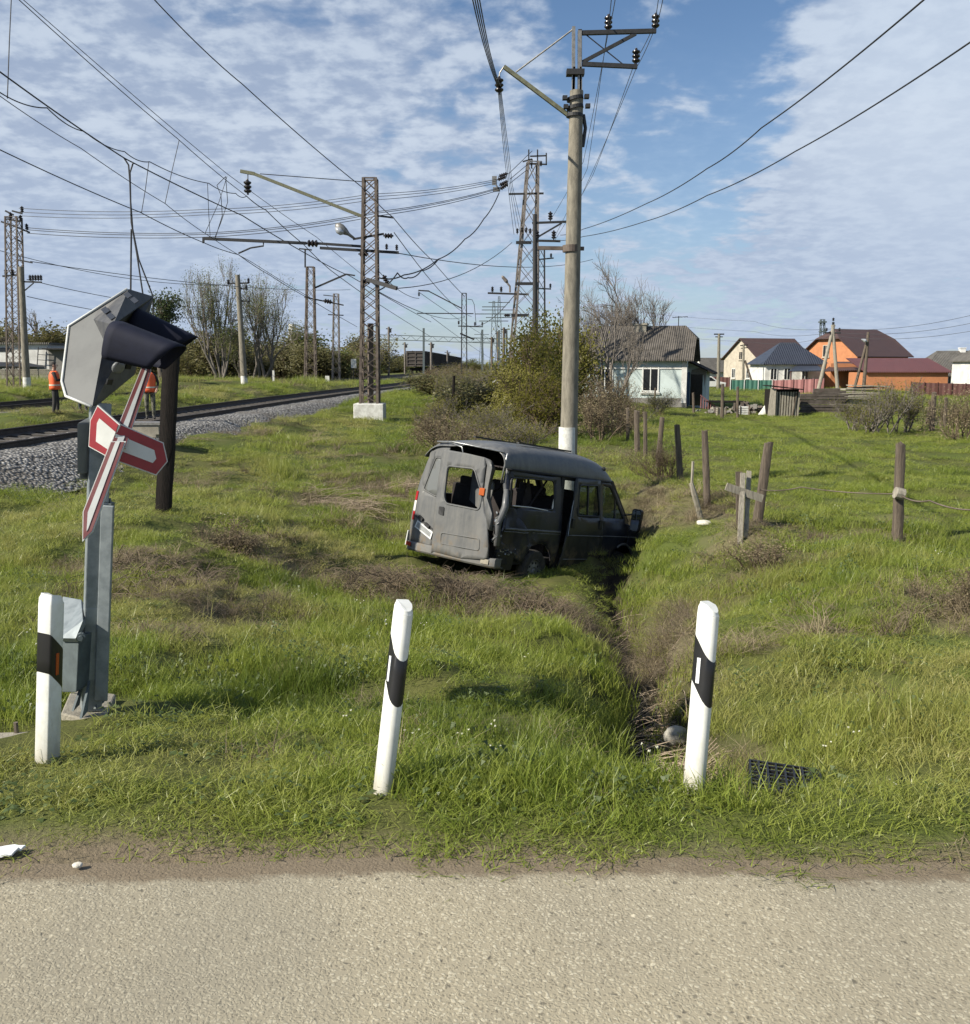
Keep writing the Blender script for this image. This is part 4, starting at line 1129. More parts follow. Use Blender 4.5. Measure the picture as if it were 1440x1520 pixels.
M['bare_metal'] = mat('torn_metal', (.33, .34, .34), .35, .6, var=.5, scale=15)
M['tyre'] = mat('tyre_rubber', (.020, .019, .018), .85, 0, var=.4, scale=8, col2=(.055, .048, .038))
M['rim'] = mat('wheel_rim', (.20, .195, .175), .5, .2, var=.4, scale=12)
M['light_red'] = mat('red_lens', (.33, .012, .012), .2, 0, var=.15)
M['light_white'] = mat('clear_lens', (.62, .60, .55), .2, 0, var=.1)
M['light_amber'] = mat('amber_lens', (.45, .10, .02), .25, 0, var=.1)
M['plate'] = mat('number_plate', (.60, .61, .60), .4, 0, var=.1)
M['plate_grey'] = mat('number_plate_field', (.26, .27, .27), .4, 0, var=.3, scale=12)
M['glass'] = glassmat('window_glass', (.02, .026, .024), .05, .42)
M['dusty_glass'] = glassmat('dusty_rear_glass', (.13, .135, .13), .3, .93)
M['mirror_glass'] = mat('mirror_glass', (.75, .77, .78), .03, 1.0, var=.02)
def rrect(pts, r, n=4):
    out = []
    k = len(pts)
    for i in range(k):
        p = Vector((*pts[i], 0)); a = (Vector((*pts[i - 1], 0)) - p); b = (Vector((*pts[(i + 1) % k], 0)) - p)
        rr = min(r, a.length * .45, b.length * .45)
        p0 = p + a.normalized() * rr; p1 = p + b.normalized() * rr
        for j in range(n + 1):
            t = j / n
            q = p0 * (1 - t) ** 2 + p * 2 * t * (1 - t) + p1 * t ** 2
            out.append((q.x, q.y))
    return out
def arc(cx, cz, r, a0, a1, n=10):
    return [(cx + r * math.cos(R(a0 + (a1 - a0) * i / n)), cz + r * math.sin(R(a0 + (a1 - a0) * i / n))) for i in range(n + 1)]
def panel(name, outline, holes, mapf, m, parent, thick=.022, step=.13, smooth=True):
    """sheet-metal panel: outline with openings, cut into a grid, bent through mapf(u, v)"""
    bm = bmesh.new(); es = []
    for loop in [outline] + holes:
        vs = [bm.verts.new((p[0], p[1], 0)) for p in loop]
        es += [bm.edges.new((vs[i], vs[(i + 1) % len(vs)])) for i in range(len(vs))]
    bmesh.ops.triangle_fill(bm, use_beauty=True, use_dissolve=False, edges=es)
    us = [p[0] for p in outline]; ws = [p[1] for p in outline]
    for lo, hi, no in ((min(us), max(us), (1, 0, 0)), (min(ws), max(ws), (0, 1, 0))):
        for i in range(1, int((hi - lo) / step) + 1):
            c = lo + i * step
            if c > hi - .02: break
            g = bm.verts[:] + bm.edges[:] + bm.faces[:]
            bmesh.ops.bisect_plane(bm, geom=g, plane_co=(c, 0, 0) if no[0] else (0, c, 0), plane_no=no, dist=1e-4)
    for v in bm.verts: v.co = Vector(mapf(v.co.x, v.co.y))
    bmesh.ops.recalc_face_normals(bm, faces=bm.faces)
    me = bpy.data.meshes.new(name); bm.to_mesh(me); bm.free(); me.materials.append(m)
    o = bpy.data.objects.new(name, me); COL.objects.link(o); o.parent = parent
    if smooth: me.polygons.foreach_set('use_smooth', [True] * len(me.polygons)); add_autosmooth(o, 28)
    s = o.modifiers.new('sheet', 'SOLIDIFY'); s.thickness = thick; s.offset = 0
    return o
def yside(x, z):
    y = 1.0 - .05 * max(0, .55 - z) / .2
    if z > 1.05: y -= .13 * (z - 1.05) / .8
    y += .012 * math.sin(max(0, min(1, (z - .5) / .55)) * math.pi)
    if x > 4.1: y -= .17 * ((x - 4.1) / .74) ** 2
    if x < .15: y -= .03 * (1 - x / .15)
    return y
def crumple(x, z):
    k = max(0, 1 - math.hypot(x * .8, (z - .75) * .9)) ** 1.2
    n = float(fbm(np.array([x * 5 + 3]), np.array([z * 5 + 1]), 3)[0])
    k2 = max(0, 1 - math.hypot((x - .5) * 1.4, (z - 1.0) * 2))
    sh = abs(((x * 2.3 + z * 3.1) % 1.0) - .5) * 2
    return .20 * k * (.55 + 1.3 * n) + .06 * k * (sh - .5) + .05 * k2 * (n + .3)
mapR = lambda x, z: (x + (.10 * max(0, 1 - x / .5) * max(0, 1 - abs(z - 1.4) / .7)), -(yside(x, z) - crumple(x, z)), z)
mapL = lambda x, z: (x, yside(x, z) - .10 * max(0, (z - 1.4)) * max(0, 1 - x / 2.5), z)
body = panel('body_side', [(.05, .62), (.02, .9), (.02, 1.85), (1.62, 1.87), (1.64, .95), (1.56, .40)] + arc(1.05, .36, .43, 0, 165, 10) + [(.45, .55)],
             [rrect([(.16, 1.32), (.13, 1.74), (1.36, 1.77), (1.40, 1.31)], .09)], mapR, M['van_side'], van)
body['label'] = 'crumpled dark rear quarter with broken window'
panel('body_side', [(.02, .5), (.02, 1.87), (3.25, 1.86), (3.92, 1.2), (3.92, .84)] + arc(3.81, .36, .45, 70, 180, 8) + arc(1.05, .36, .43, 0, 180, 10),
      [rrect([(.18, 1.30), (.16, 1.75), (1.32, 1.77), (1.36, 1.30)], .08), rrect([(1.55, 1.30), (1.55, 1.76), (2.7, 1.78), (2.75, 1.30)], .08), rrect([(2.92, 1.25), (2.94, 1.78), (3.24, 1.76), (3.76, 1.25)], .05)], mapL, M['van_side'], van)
for s, mp in ((-1, mapR), (1, mapL)):
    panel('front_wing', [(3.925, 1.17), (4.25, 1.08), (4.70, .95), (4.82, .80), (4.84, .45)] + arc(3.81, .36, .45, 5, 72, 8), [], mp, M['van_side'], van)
    mb = MB(); pts = arc(3.81, .36, .46, 5, 120, 12)
    mb.tube([(x, s * (yside(x, z) + .012), z) for x, z in pts], .022, 6); mb.build('arch_trim', M['van_roof'], van, smooth=True)
# roof
secs = [(-.05, .86, 2.12), (0, .88, 2.16), (.25, .89, 2.22), (1.0, .89, 2.255), (1.9, .89, 2.255), (2.5, .89, 2.245), (2.9, .885, 2.21), (3.12, .88, 2.13), (3.25, .87, 2.02), (3.36, .86, 1.90)]
prof = [(1.0, 0), (1.005, .10), (.985, .32), (.945, .58), (.86, .80), (.70, .925), (.45, .985), (.2, 1.0), (0, 1.0)]
prof = prof + [(-a, b) for a, b in prof[:-1][::-1]]
mb = MB(); vs = []
for x, w, zt in secs:
    for a, b in prof:
        z = 1.855 + (zt - 1.855) * b
        y = a * w - .12 * max(0, 1 - x / 2.2) * b * (1 if a > -.3 else .25)
        dent = .035 * float(fbm(np.array([x * 1.2 + 2]), np.array([a * 1.5 + 8]), 2)[0]) * (b > .5) + (-.05 * max(0, 1 - x / 1.0) if a > .3 else 0) * b
        vs.append((x, y, z + dent))
k = len(prof)
mb.add(vs, [(i * k + j, i * k + j + 1, (i + 1) * k + j + 1, (i + 1) * k + j) for i in range(len(secs) - 1) for j in range(k - 1)])
roof = mb.build('roof', M['van_roof'], van, smooth='auto'); s = roof.modifiers.new('sheet', 'SOLIDIFY'); s.thickness = .02; s.offset = -1
ss = roof.modifiers.new('round', 'SUBSURF'); ss.levels = ss.render_levels = 2
mb = MB()
for s in (-1, 1): mb.tube([(x, s * (w + .012), 1.853) for x, w, zt in secs[1:-1]], .014, 6)
mb.build('rain_gutter', M['van_dark'], roof, smooth=True)
mb = MB()
for s in (-.5, .45): mb.bar((.7, s, 2.262), (2.3, s, 2.262), .05, .025, up=(0, 0, 1))
mb.bar((1.4, -.15, 2.265), (2.0, -.15, 2.262), .34, .025)
mb.build('roof_vent', M['trim_black'], roof)
mb = MB(); mb.lathe([(.035, 0), (.04, .02), (.02, .05)], (3.02, -.80, 2.05), (.2, -.8, .6), 10); mb.build('marker_lamp', M['trim_black'], roof)
# rear left door with its window, plate, lamp
mapRear = lambda off: (lambda y, z: (off + .05 * max(0, (z - 1.1) / 1.0) ** 1.5 + .12 * max(0, abs(y) - .8), y, z))
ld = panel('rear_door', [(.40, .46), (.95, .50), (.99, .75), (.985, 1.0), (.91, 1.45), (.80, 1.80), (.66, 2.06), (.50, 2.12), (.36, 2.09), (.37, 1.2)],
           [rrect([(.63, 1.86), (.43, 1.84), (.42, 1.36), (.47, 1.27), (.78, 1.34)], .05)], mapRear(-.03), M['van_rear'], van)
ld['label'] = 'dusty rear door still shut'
panel('window', rrect([(.63, 1.865), (.425, 1.845), (.415, 1.355), (.467, 1.26), (.787, 1.335)], .05), [], mapRear(-.033), M['dusty_glass'], ld, .006)
mb = MB(); w_ = rrect([(.63, 1.865), (.425, 1.845), (.415, 1.355), (.467, 1.26), (.787, 1.335)], .05); w_.append(w_[0])
mb.tube([Vector(mapRear(-.042)(y, z)) for y, z in w_], .011, 5, 0, False); mb.build('window_seal', M['van_rear'], ld, smooth=True)
mb = MB()
mb.prism([(-.048, .80, .855), (-.048, .42, .72), (-.048, .45, .60), (-.048, .845, .74)], (-.012, 0, 0))
pl = mb.build('number_plate', M['plate'], ld)
mb = MB(); mb.prism([(-.0615, .785, .825), (-.0615, .455, .705), (-.0615, .475, .635), (-.0615, .812, .752)], (-.002, 0, 0)); mb.build('plate_field', M['plate_grey'], pl)
mb = MB()
for (y, z, a) in ((.73, .89, .1), (.56, .80, .1)): mb.box((-.055, y, z), (.05, .11, .05), (.4, 0, 0))
mb.build('plate_lamp', M['trim_black'], ld)
mb = MB(); mb.prism([(-.05, .90, .93), (-.05, .40, .76), (-.05, .41, .74), (-.05, .90, .91)], (-.006, 0, 0)); mb.build('plate_recess', M['trim_black'], ld)
# tail lamp
tl = None
mb = MB()
for i, (z0, z1, mm) in enumerate(((.84, .98, 0), (.98, 1.15, 1), (1.15, 1.30, 0))):
    y0 = .985 - .05 * max(0, z0 - 1.05); y1 = .985 - .06 * max(0, z1 - 1.05)
    mb.prism([(-.04, y0 - .035, z0), (.10, y0 + .035, z0), (.10, y1 + .03, z1 - .004), (-.04, y1 - .035, z1 - .004)], (0, -.05, 0), mm)
mb.build('tail_lamp', [M['light_red'], M['light_white']], van, bevel=.008)
mb = MB()
r_ = random.Random(5)
for i in range(26):
    p = Vector((.02 + r_.uniform(-.05, .08), -.87 + r_.uniform(-.05, .06), r_.uniform(.78, 1.22)))
    mb.box(p, (r_.uniform(.01, .03), r_.uniform(.01, .05), r_.uniform(.02, .08)), (r_.uniform(0, 3), r_.uniform(0, 3), r_.uniform(0, 3)))
mb.build('smashed_lamp', M['bare_metal'], van)['kind'] = 'stuff'
# torn right rear door
def mapD(y, z):
    x = -.10 - .10 * max(0, (.42 - y)) * max(0, (z - .5)) * .35 + .05 * max(0, (z - 1.1)) ** 1.5
    n = float(fbm(np.array([y * 3.1 + 9]), np.array([z * 3.3]), 3)[0])
    x += .02 * n + .16 * max(0, -y - .42) * max(0, min(1, (z - .9) / .5)) * 1.6
    return (x, y, z)
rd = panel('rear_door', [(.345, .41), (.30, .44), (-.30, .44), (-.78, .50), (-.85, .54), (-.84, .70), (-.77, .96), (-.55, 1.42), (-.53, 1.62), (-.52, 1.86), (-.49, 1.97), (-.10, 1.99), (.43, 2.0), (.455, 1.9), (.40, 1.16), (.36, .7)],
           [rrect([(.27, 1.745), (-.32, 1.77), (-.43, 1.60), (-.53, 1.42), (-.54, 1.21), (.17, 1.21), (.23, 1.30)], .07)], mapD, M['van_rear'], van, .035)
rd['label'] = 'dented rear door torn off its hinges, window gone'
mb = MB(); w_ = rrect([(.285, 1.76), (-.325, 1.785), (-.44, 1.61), (-.545, 1.43), (-.555, 1.195), (.16, 1.195), (.24, 1.29)], .07); w_.append(w_[0])
mb.tube([Vector(mapD(y, z)) + Vector((-.018, 0, 0)) for y, z in w_], .014, 5, 0, False); mb.build('window_seal', M['van_rear'], rd, smooth=True)
mb = MB(); w_ = rrect([(.18, .75), (-.65, .785), (-.67, .615), (.17, .585)], .05); w_.append(w_[0])
mb.tube([Vector(mapD(y, z)) + Vector((-.018, 0, 0)) for y, z in w_], .010, 5, 0, False); mb.build('pressed_frame', M['van_rear'], rd, smooth=True)
mb = MB(); mb.prism([Vector(mapD(y, z)) + Vector((-.02, 0, 0)) for y, z in rrect([(.30, 1.135), (.18, 1.14), (.175, 1.01), (.29, 1.02)], .02)], (-.012, 0, 0)); mb.build('door_handle', M['trim_black'], rd)
mb = MB()      # folded-back flange of the torn edge
ed = [(-.49, 1.97), (-.55, 1.86), (-.56, 1.62), (-.57, 1.42), (-.66, 1.2), (-.78, .96)]
vs = []
for i, (y, z) in enumerate(ed):
    p = Vector(mapD(y, z)); wv = .08 + .04 * math.sin(i * 2.1)
    vs += [p + Vector((-.02, 0, 0)), p + Vector((.02 - .05 * (i % 2), -wv, -.02)), p + Vector((.10, -wv * .8, -.03))]
mb.add(vs, [f for i in range(len(ed) - 1) for f in ((3 * i, 3 * i + 1, 3 * i + 4, 3 * i + 3), (3 * i + 1, 3 * i + 2, 3 * i + 5, 3 * i + 4))])
fo = mb.build('torn_flange', M['van_rear'], rd, smooth='auto'); s = fo.modifiers.new('sheet', 'SOLIDIFY'); s.thickness = .008
mb = MB(); mb.box(Vector(mapD(-.53, 1.47)) + Vector((-.03, -.02, 0)), (.05, .09, .11), (0, 0, .4)); mb.build('side_reflector', M['light_amber'], rd, bevel=.008)
# rear pillars, header, sill
mb = MB()
mb.tube([(.06, -.86, 1.87), (.16, -.77, 1.65), (.10, -.88, 1.48)], [.035, .04, .045], 8); mb.tube([(.10, -.86, 1.56), (.09, -.90, 1.3), (.02, -.86, 1.05), (.03, -.88, .72)], [.04, .06, .055, .05], 8)
mb.build('bent_pillar', M['van_roof'], van, smooth=True)
mb = MB(); mb.tube([(-.02, -.87, 2.08), (.03, -.80, 1.8), (.10, -.74, 1.64)], .016, 6); mb.tube([(-.045, -.82, 2.09), (-.045, .3, 2.13), (-.045, .62, 2.10)], .014, 6); mb.tube([(-.04, .30, 2.11), (-.06, .05, 2.07), (-.06, -.02, 1.90)], .012, 6)
mb.build('torn_door_frame', M['bare_metal'], van, smooth=True)
mb = MB(); mb.bar((.04, .90, .5), (.04, .72, 1.95), .10, .10); mb.build('rear_pillar', M['van_rear'], van)
# bumper
mb = MB(); vs = []
bs = [(.10, 1.01), (.0, 1.0), (-.06, .93), (-.09, .5), (-.09, -.4), (-.07, -.88), (-.02, -.95), (.12, -.97)]
for (x, y) in bs:
    dz = (-.02 if y > 0 else .03) + .02 * math.sin(y * 3)
    for (dx, z) in ((.03, .52), (0, .515), (-.015, .49), (-.015, .40), (.01, .375), (.05, .375)): vs.append((x + dx, y, z + dz))
mb.add(vs, [(i * 6 + j, i * 6 + j + 1, (i + 1) * 6 + j + 1, (i + 1) * 6 + j) for i in range(len(bs) - 1) for j in range(5)])
bu = mb.build('rear_bumper', M['van_rear'], van, smooth='auto'); s = bu.modifiers.new('sheet', 'SOLIDIFY'); s.thickness = .012
mb = MB(); mb.prism([(-.075, .96, .50), (-.098, .84, .495), (-.098, .84, .435), (-.075, .965, .44)], (-.012, 0, 0)); mb.build('rear_reflector', M['light_red'], bu)
mb = MB(); mb.prism([(-.105, -.72, .515), (-.092, -.87, .51), (-.092, -.87, .44), (-.105, -.72, .44)], (-.012, 0, 0)); mb.build('rear_reflector', M['concrete'], bu)
mb = MB(); mb.prism([(-.02, 1.01, .66), (.16, 1.03, .66), (.16, 1.04, .42), (-.03, 1.02, .42)], (0, .025, 0)); mb.build('corner_cap', M['sign_white'], bu, bevel=.01)
# side mouldings, rear quarter bits
mb = MB()
for (x0, x1) in ((.12, 1.6),):
    mb.tube([(x, -(yside(x, .99) - crumple(x, .99) + .012), .99 - .005 * x) for x in np.linspace(x0, x1, 12)], .020, 6); mb.tube([(x, -(yside(x, .95) - crumple(x, .95) + .010), .945) for x in np.linspace(x0, x1, 12)], .010, 6)
mb.build('side_moulding', M['van_roof'], van, smooth=True)
mb = MB(); mb.tube([(x, -(yside(x, .95) + .014), .945) for x in np.linspace(3.0, 4.6, 12)], .011, 6); mb.build('side_moulding', M['van_roof'], van, smooth=True)
mb = MB(); r_ = random.Random(9)
for i in range(16):
    mb.box((r_.uniform(.05, .6), -1.0 + r_.uniform(.02, .12), r_.uniform(.58, .72)), (r_.uniform(.01, .04), .01, r_.uniform(.01, .04)), (r_.uniform(0, 3), 0, r_.uniform(0, 3)))
mb.build('broken_trim', M['bare_metal'], van)['kind'] = 'stuff'
mb = MB(); mb.prism([(.05, -.90, .64), (.48, -.95, .64), (.46, -.93, .36), (.10, -.88, .36)], (0, .05, 0)); mb.build('hanging_valance', M['trim_black'], van, bevel=.01)
# window frame seals and glass shards on the quarter window
mb = MB(); w_ = rrect([(.16, 1.32), (.13, 1.74), (1.36, 1.77), (1.40, 1.31)], .09); w_.append(w_[0])
mb.tube([(x, mapR(x, z)[1] - .006, z) for x, z in w_], .016, 5, 0, False)
mb.build('window_seal', M['trim_black'], body, smooth=True)
mb = MB(); mb.prism([(1.33, -.955, 1.33), (1.40, -.955, 1.35), (1.385, -.93, 1.55), (1.36, -.935, 1.42)], (0, .006, 0)); mb.tube([(.2, -.965, 1.335), (.7, -.968, 1.33), (1.2, -.965, 1.30)], .008, 5)
mb.build('glass_shard', M['light_white'], body)
# sliding door hanging off its rail
mapS = lambda x, z: (x, -(yside(x, z) + .055 + .10 * max(0, 2.4 - x) * max(0, min(1, (z - .2) / 1.2)) * .5), z)
sd = panel('sliding_door', [(1.62, .36), (2.86, .36), (2.93, .94), (2.80, 1.83), (2.76, 1.86), (1.95, 1.85), (1.90, 1.78), (1.86, 1.38), (1.72, 1.1), (1.68, .92)],
           [rrect([(2.0, 1.26), (2.06, 1.75), (2.69, 1.775), (2.80, 1.27)], .05)], mapS, M['van_door'], van, .03)
panel('window', rrect([(1.99, 1.25), (2.05, 1.76), (2.70, 1.785), (2.81, 1.26)], .05), [], mapS, M['glass'], sd, .006)
mb = MB(); w_ = rrect([(2.0, 1.26), (2.06, 1.75), (2.69, 1.775), (2.80, 1.27)], .05); w_.append(w_[0])
mb.tube([Vector(mapS(x, z)) + Vector((0, -.012, 0)) for x, z in w_], .015, 5, 0, False); mb.bar(Vector(mapS(2.36, 1.26)) + Vector((0, -.01, 0)), Vector(mapS(2.36, 1.77)) + Vector((0, -.01, 0)), .025, .03); mb.build('window_seal', M['trim_black'], sd, smooth=False)
for hx_ in (1.86, 2.80):
    mb = MB(); mb.box(Vector(mapS(hx_, 1.14)) + Vector((0, -.025, 0)), (.09, .03, .15)); mb.build('door_handle', M['trim_black'], sd, bevel=.008)
mb = MB(); mb.tube([Vector(mapS(x, .945)) + Vector((0, -.02, 0)) for x in np.linspace(1.75, 2.9, 8)], .011, 6); mb.tube([Vector(mapS(x, .56)) + Vector((0, -.018, 0)) for x in np.linspace(1.7, 2.86, 8)], .008, 6); mb.build('side_moulding', M['van_roof'], sd, smooth=True)
mb = MB(); mb.add([Vector(mapS(x, z)) + Vector((dx, dy, 0)) for x, z, dx, dy in ((1.86, 1.5, 0, -.02), (1.80, 1.42, -.03, -.05), (1.72, 1.16, -.01, -.05), (1.74, 1.1, .01, -.02), (1.69, .94, -.02, -.06), (1.71, .92, .02, -.02))], [(0, 1, 2, 3), (3, 2, 4, 5)])
fo = mb.build('torn_flange', M['bare_metal'], sd); s = fo.modifiers.new('sheet', 'SOLIDIFY'); s.thickness = .008
# cab door
mapC = lambda x, z: (x, -(yside(x, z) + .004), z)
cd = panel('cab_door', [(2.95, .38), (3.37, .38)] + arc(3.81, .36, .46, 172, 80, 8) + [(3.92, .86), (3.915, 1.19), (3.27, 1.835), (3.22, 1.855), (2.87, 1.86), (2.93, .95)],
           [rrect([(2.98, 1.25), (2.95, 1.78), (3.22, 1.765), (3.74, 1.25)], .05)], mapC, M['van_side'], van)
panel('window', rrect([(2.97, 1.24), (2.94, 1.79), (3.225, 1.775), (3.76, 1.24)], .05), [], mapC, M['glass'], cd, .006)
mb = MB(); mb.bar((3.42, -.965, 1.25), (3.42, -.91, 1.58), .03, .03); mb.build('quarterlight_bar', M['trim_black'], cd)
mb = MB(); mb.box((2.98, -1.01, 1.14), (.09, .03, .13)); mb.build('door_handle', M['trim_black'], cd, bevel=.008)
# wing mirror
mb = MB(); mb.tube([(3.86, -1.10, 1.14), (3.80, -.95, 1.18), (3.80, -.95, 1.32), (3.86, -1.10, 1.36)], .017, 6); mb.build('mirror_arm', M['trim_black'], van)
mb = MB(); prof_ = rrect([(-1.08, 1.06), (-1.08, 1.46), (-1.29, 1.46), (-1.27, 1.06)], .06)
mb.prism([(3.83, y, z) for y, z in prof_], (.09, 0, 0)); mi_ = mb.build('wing_mirror', M['trim_black'], van, bevel=.01)
mb = MB(); mb.prism([(3.827, -1.185 + (y + 1.185) * .86, 1.26 + (z - 1.26) * .88) for y, z in prof_], (-.003, 0, 0)); mb.build('mirror_glass', M['mirror_glass'], mi_)
# windscreen, bonnet, nose
mb = MB(); mb.add([(3.30, -.82, 1.87), (3.30, .82, 1.87), (3.95, .90, 1.18), (3.95, -.90, 1.18), (3.38, 0, 1.90), (4.08, 0, 1.17)], [(0, 4, 5, 3), (4, 1, 2, 5)])
wsn = mb.build('windscreen', M['glass'], van, smooth=True)
mb = MB()
for s in (-1, 1):
    mb = MB(); mb.bar((3.27, s * .86, 1.86), (3.95, s * .93, 1.19), .07, .06); mb.build('windscreen_pillar', M['van_side'], van)
mb = MB(); vs = []
for x, w, zc_, ze in ((3.93, .93, 1.20, 1.17), (4.25, .93, 1.13, 1.08), (4.55, .90, 1.04, 1.00), (4.75, .86, .95, .90), (4.84, .83, .84, .80), (4.87, .82, .66, .66)):
    for y in (-1, -.8, -.4, 0, .4, .8, 1): vs.append((x, y * w, ze + (zc_ - ze) * (1 - y * y)))
mb.add(vs, [(i * 7 + j, i * 7 + j + 1, (i + 1) * 7 + j + 1, (i + 1) * 7 + j) for i in range(5) for j in range(6)])
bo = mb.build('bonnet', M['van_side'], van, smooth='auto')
mb = MB(); mb.box((4.86, 0, .60), (.08, .95, .14)); mb.build('grille', M['trim_black'], van)
for s in (-1, 1):
    mb = MB(); mb.box((4.83, s * .64, .66), (.10, .30, .18)); mb.build('headlight', M['light_white'], van, bevel=.02)
mb = MB(); mb.box((4.86, 0, .45), (.16, 1.72, .18)); mb.build('front_bumper', M['trim_black'], van, bevel=.03)
# pillars and header framing the side opening
mb = MB(); mb.bar((1.62, -.86, 1.86), (1.66, -.95, .42), .10, .08); mb.bar((2.86, -.85, 1.86), (2.92, -.95, .42), .10, .08); mb.bar((.1, -.84, 1.83), (3.25, -.84, 1.83), .07, .07)
mb.bar((1.62, .84, 1.86), (1.62, .95, .5), .3, .06)
mb.build('side_pillars', M['van_dark'], van)
mb = MB(); mb.prism([(1.64, -.70, .55), (1.64, .80, .55), (1.64, .72, 1.25), (1.64, -.68, 1.25)], (.03, 0, 0)); mb.build('bulkhead', M['van_dark'], van)
# floor, seats, inside
mb = MB(); mb.box((2.0, 0, .50), (3.9, 1.84, .10)); mb.box((4.2, 0, .62), (.9, 1.3, .5)); mb.box((2.2, -.94, .44), (1.3, .1, .12)); mb.box((2.3, .0, .38), (3.2, 1.0, .12))
mb.build('floor_pan', M['van_dark'], van)
for i, (x, y, tilt) in enumerate(((1.0, .45, -.1), (1.9, .45, -.1), (1.95, -.38, .25), (2.75, .45, -.12), (2.8, -.42, -.12))):
    mb = MB(); mb.box((x, y, .82), (.5, .62, .16)); mb.box((x - .26, y, 1.18), (.13, .60, .66), (0, tilt, 0)); mb.box((x - .30, y, 1.55), (.10, .30, .16), (0, tilt, 0))
    mb.build('seat', M['seat_cloth'], van, bevel=.03)
mb = MB(); mb.prism([(.42, .15, 1.80), (.40, -.20, 1.78), (.40, -.36, 1.58), (.44, -.28, 1.08), (.46, .16, 1.28)], (.03, 0, 0))
mb.build('loose_trim_panel', M['van_rear'], van)
mb = MB()
for a, b in (((.9, -.5, .9), (1.35, -.75, 1.75)), ((1.2, -.6, 1.0), (1.05, -.5, 1.72)), ((.5, .3, 1.0), (.9, -.2, 1.6))): mb.tube([a, b], .018, 5)
mb.prism([(1.02, -.6, 1.78), (1.15, -.62, 1.5), (1.25, -.6, 1.15), (1.0, -.55, 1.2)], (.02, .03, 0))
mb.build('broken_lining', M['seat_cloth'], van)
mb = MB(); mb.box((1.7, 0, 1.865), (3.1, 1.60, .02)); mb.build('headlining', M['seat_cloth'], van)
# exhaust, axle
mb = MB(); mb.tube([(1.05, -.8, .36), (1.05, .8, .36)], .06, 8); mb.box((1.05, 0, .36), (.3, .35, .28)); mb.tube([(.2, .3, .36), (1.6, .3, .36)], .035, 8); mb.build('rear_axle', M['van_dark'], van)
# wheels
def wheel(c, side, steer=0):
    prof = [(.19, -.075), (.27, -.088), (.315, -.085), (.335, -.06), (.34, 0), (.335, .06), (.315, .085), (.27, .088), (.19, .075)]
    mb = MB(); n = 36; vs = []
    for (r, q) in prof:
        for j in range(n): a = 2 * math.pi * j / n; vs.append((r * math.cos(a), q, r * math.sin(a)))
    mb.add(vs, [(i * n + j, i * n + (j + 1) % n, (i + 1) * n + (j + 1) % n, (i + 1) * n + j) for i in range(len(prof) - 1) for j in range(n)])
    t = mb.build('wheel', M['tyre'], van, smooth='auto'); t.location = c; t.rotation_euler = (0, 0, steer)
    rm = MB(); pr = [(.215, .07), (.20, .078), (.185, .05), (.165, .045), (.12, .06), (.085, .07), (.06, .06), (.045, .085), (.0, .088)]
    vs = []
    for (r, q) in pr:
        for j in range(n): a = 2 * math.pi * j / n; vs.append((r * math.cos(a), side * q, r * math.sin(a)))
    rm.add(vs, [(i * n + j, i * n + (j + 1) % n, (i + 1) * n + (j + 1) % n, (i + 1) * n + j) for i in range(len(pr) - 1) for j in range(n)])
    rm.build('rim', M['rim'], t, smooth='auto')
    hm = MB()
    for j in range(10):
        a = 2 * math.pi * j / 10; hm.lathe([(.02, 0), (.02, .004)], (.142 * math.cos(a), side * .0545, .142 * math.sin(a)), (0, side, 0), 8)
    hm.build('rim_hole', M['van_dark'], t)
    return t
wheel((1.05, -.90, .34), -1); wheel((1.05, .90, .34), 1); wheel((3.81, -.88, .34), -1, -.2); wheel((3.81, .88, .34), 1, -.2)
# ---------------------------------------------------------------- lattice masts, poles and the catenary
def lattice_mesh(mb, base, top, wb, wt, bay, leg, br, double=True, yaw=0.0, solid=False):
    base = Vector(base); top = Vector(top); Hh = (top - base).length
    n = max(3, int(round(Hh / bay)))
    c, s = math.cos(yaw), math.sin(yaw)
    def corner(t, i):
        w = (wb + (wt - wb) * t) / 2
        dx, dy = ((-w, -w), (w, -w), (w, w), (-w, w))[i]
        return base.lerp(top, t) + Vector((dx * c - dy * s, dx * s + dy * c, 0))
    for i in range(4): mb.bar(corner(0, i), corner(1, i), leg, leg, up=(0, 1, 0))
    for k in range(n):
        t0, t1 = k / n, (k + 1) / n
        for i in range(4):
            j = (i + 1) % 4
            if k % 2 or double: mb.bar(corner(t0, i), corner(t1, j), br, br * .5)
            if (not k % 2) or double: mb.bar(corner(t0, j), corner(t1, i), br, br * .5)
    for i in range(4): mb.bar(corner(.998, i), corner(.998, (i + 1) % 4), br * 1.3, br)
def ground_at(px, Y, dz=0):
    p = gz(px, Y); p.z += dz; return p
def mast(name, label, px, Y, pyt, wb, wt, m, bay=.7, leg=.07, br=.035, pxt=None, cat='railway mast', block=None, zb=None, yaw=0.0, group=None, double=True):
    b = ground_at(px, Y)
    if zb is not None: b.z = zb
    t = thing(name, label, cat, b, 0, group)
    z0 = b.copy()
    if block:
        mb = MB(); w, hh = block; mb.box(b + Vector((0, 0, hh / 2 - .25)), (w, w * .9, hh + .5))
        mb.build('concrete_block', M['whitewash'], t, world=True, bevel=.03); z0 = b + Vector((0, 0, hh))
    top = P(pxt or px, pyt, Y)
    mb = MB(); lattice_mesh(mb, z0, top, wb, wt, bay, leg, br, double, yaw)
    mb.build('lattice_frame', M[m], t, world=True)
    return t
def part(t, nm, m, fn, **k):
    mb = MB(); fn(mb); return mb.build(nm, M[m], t, world=True, **k)
YM = 41.0
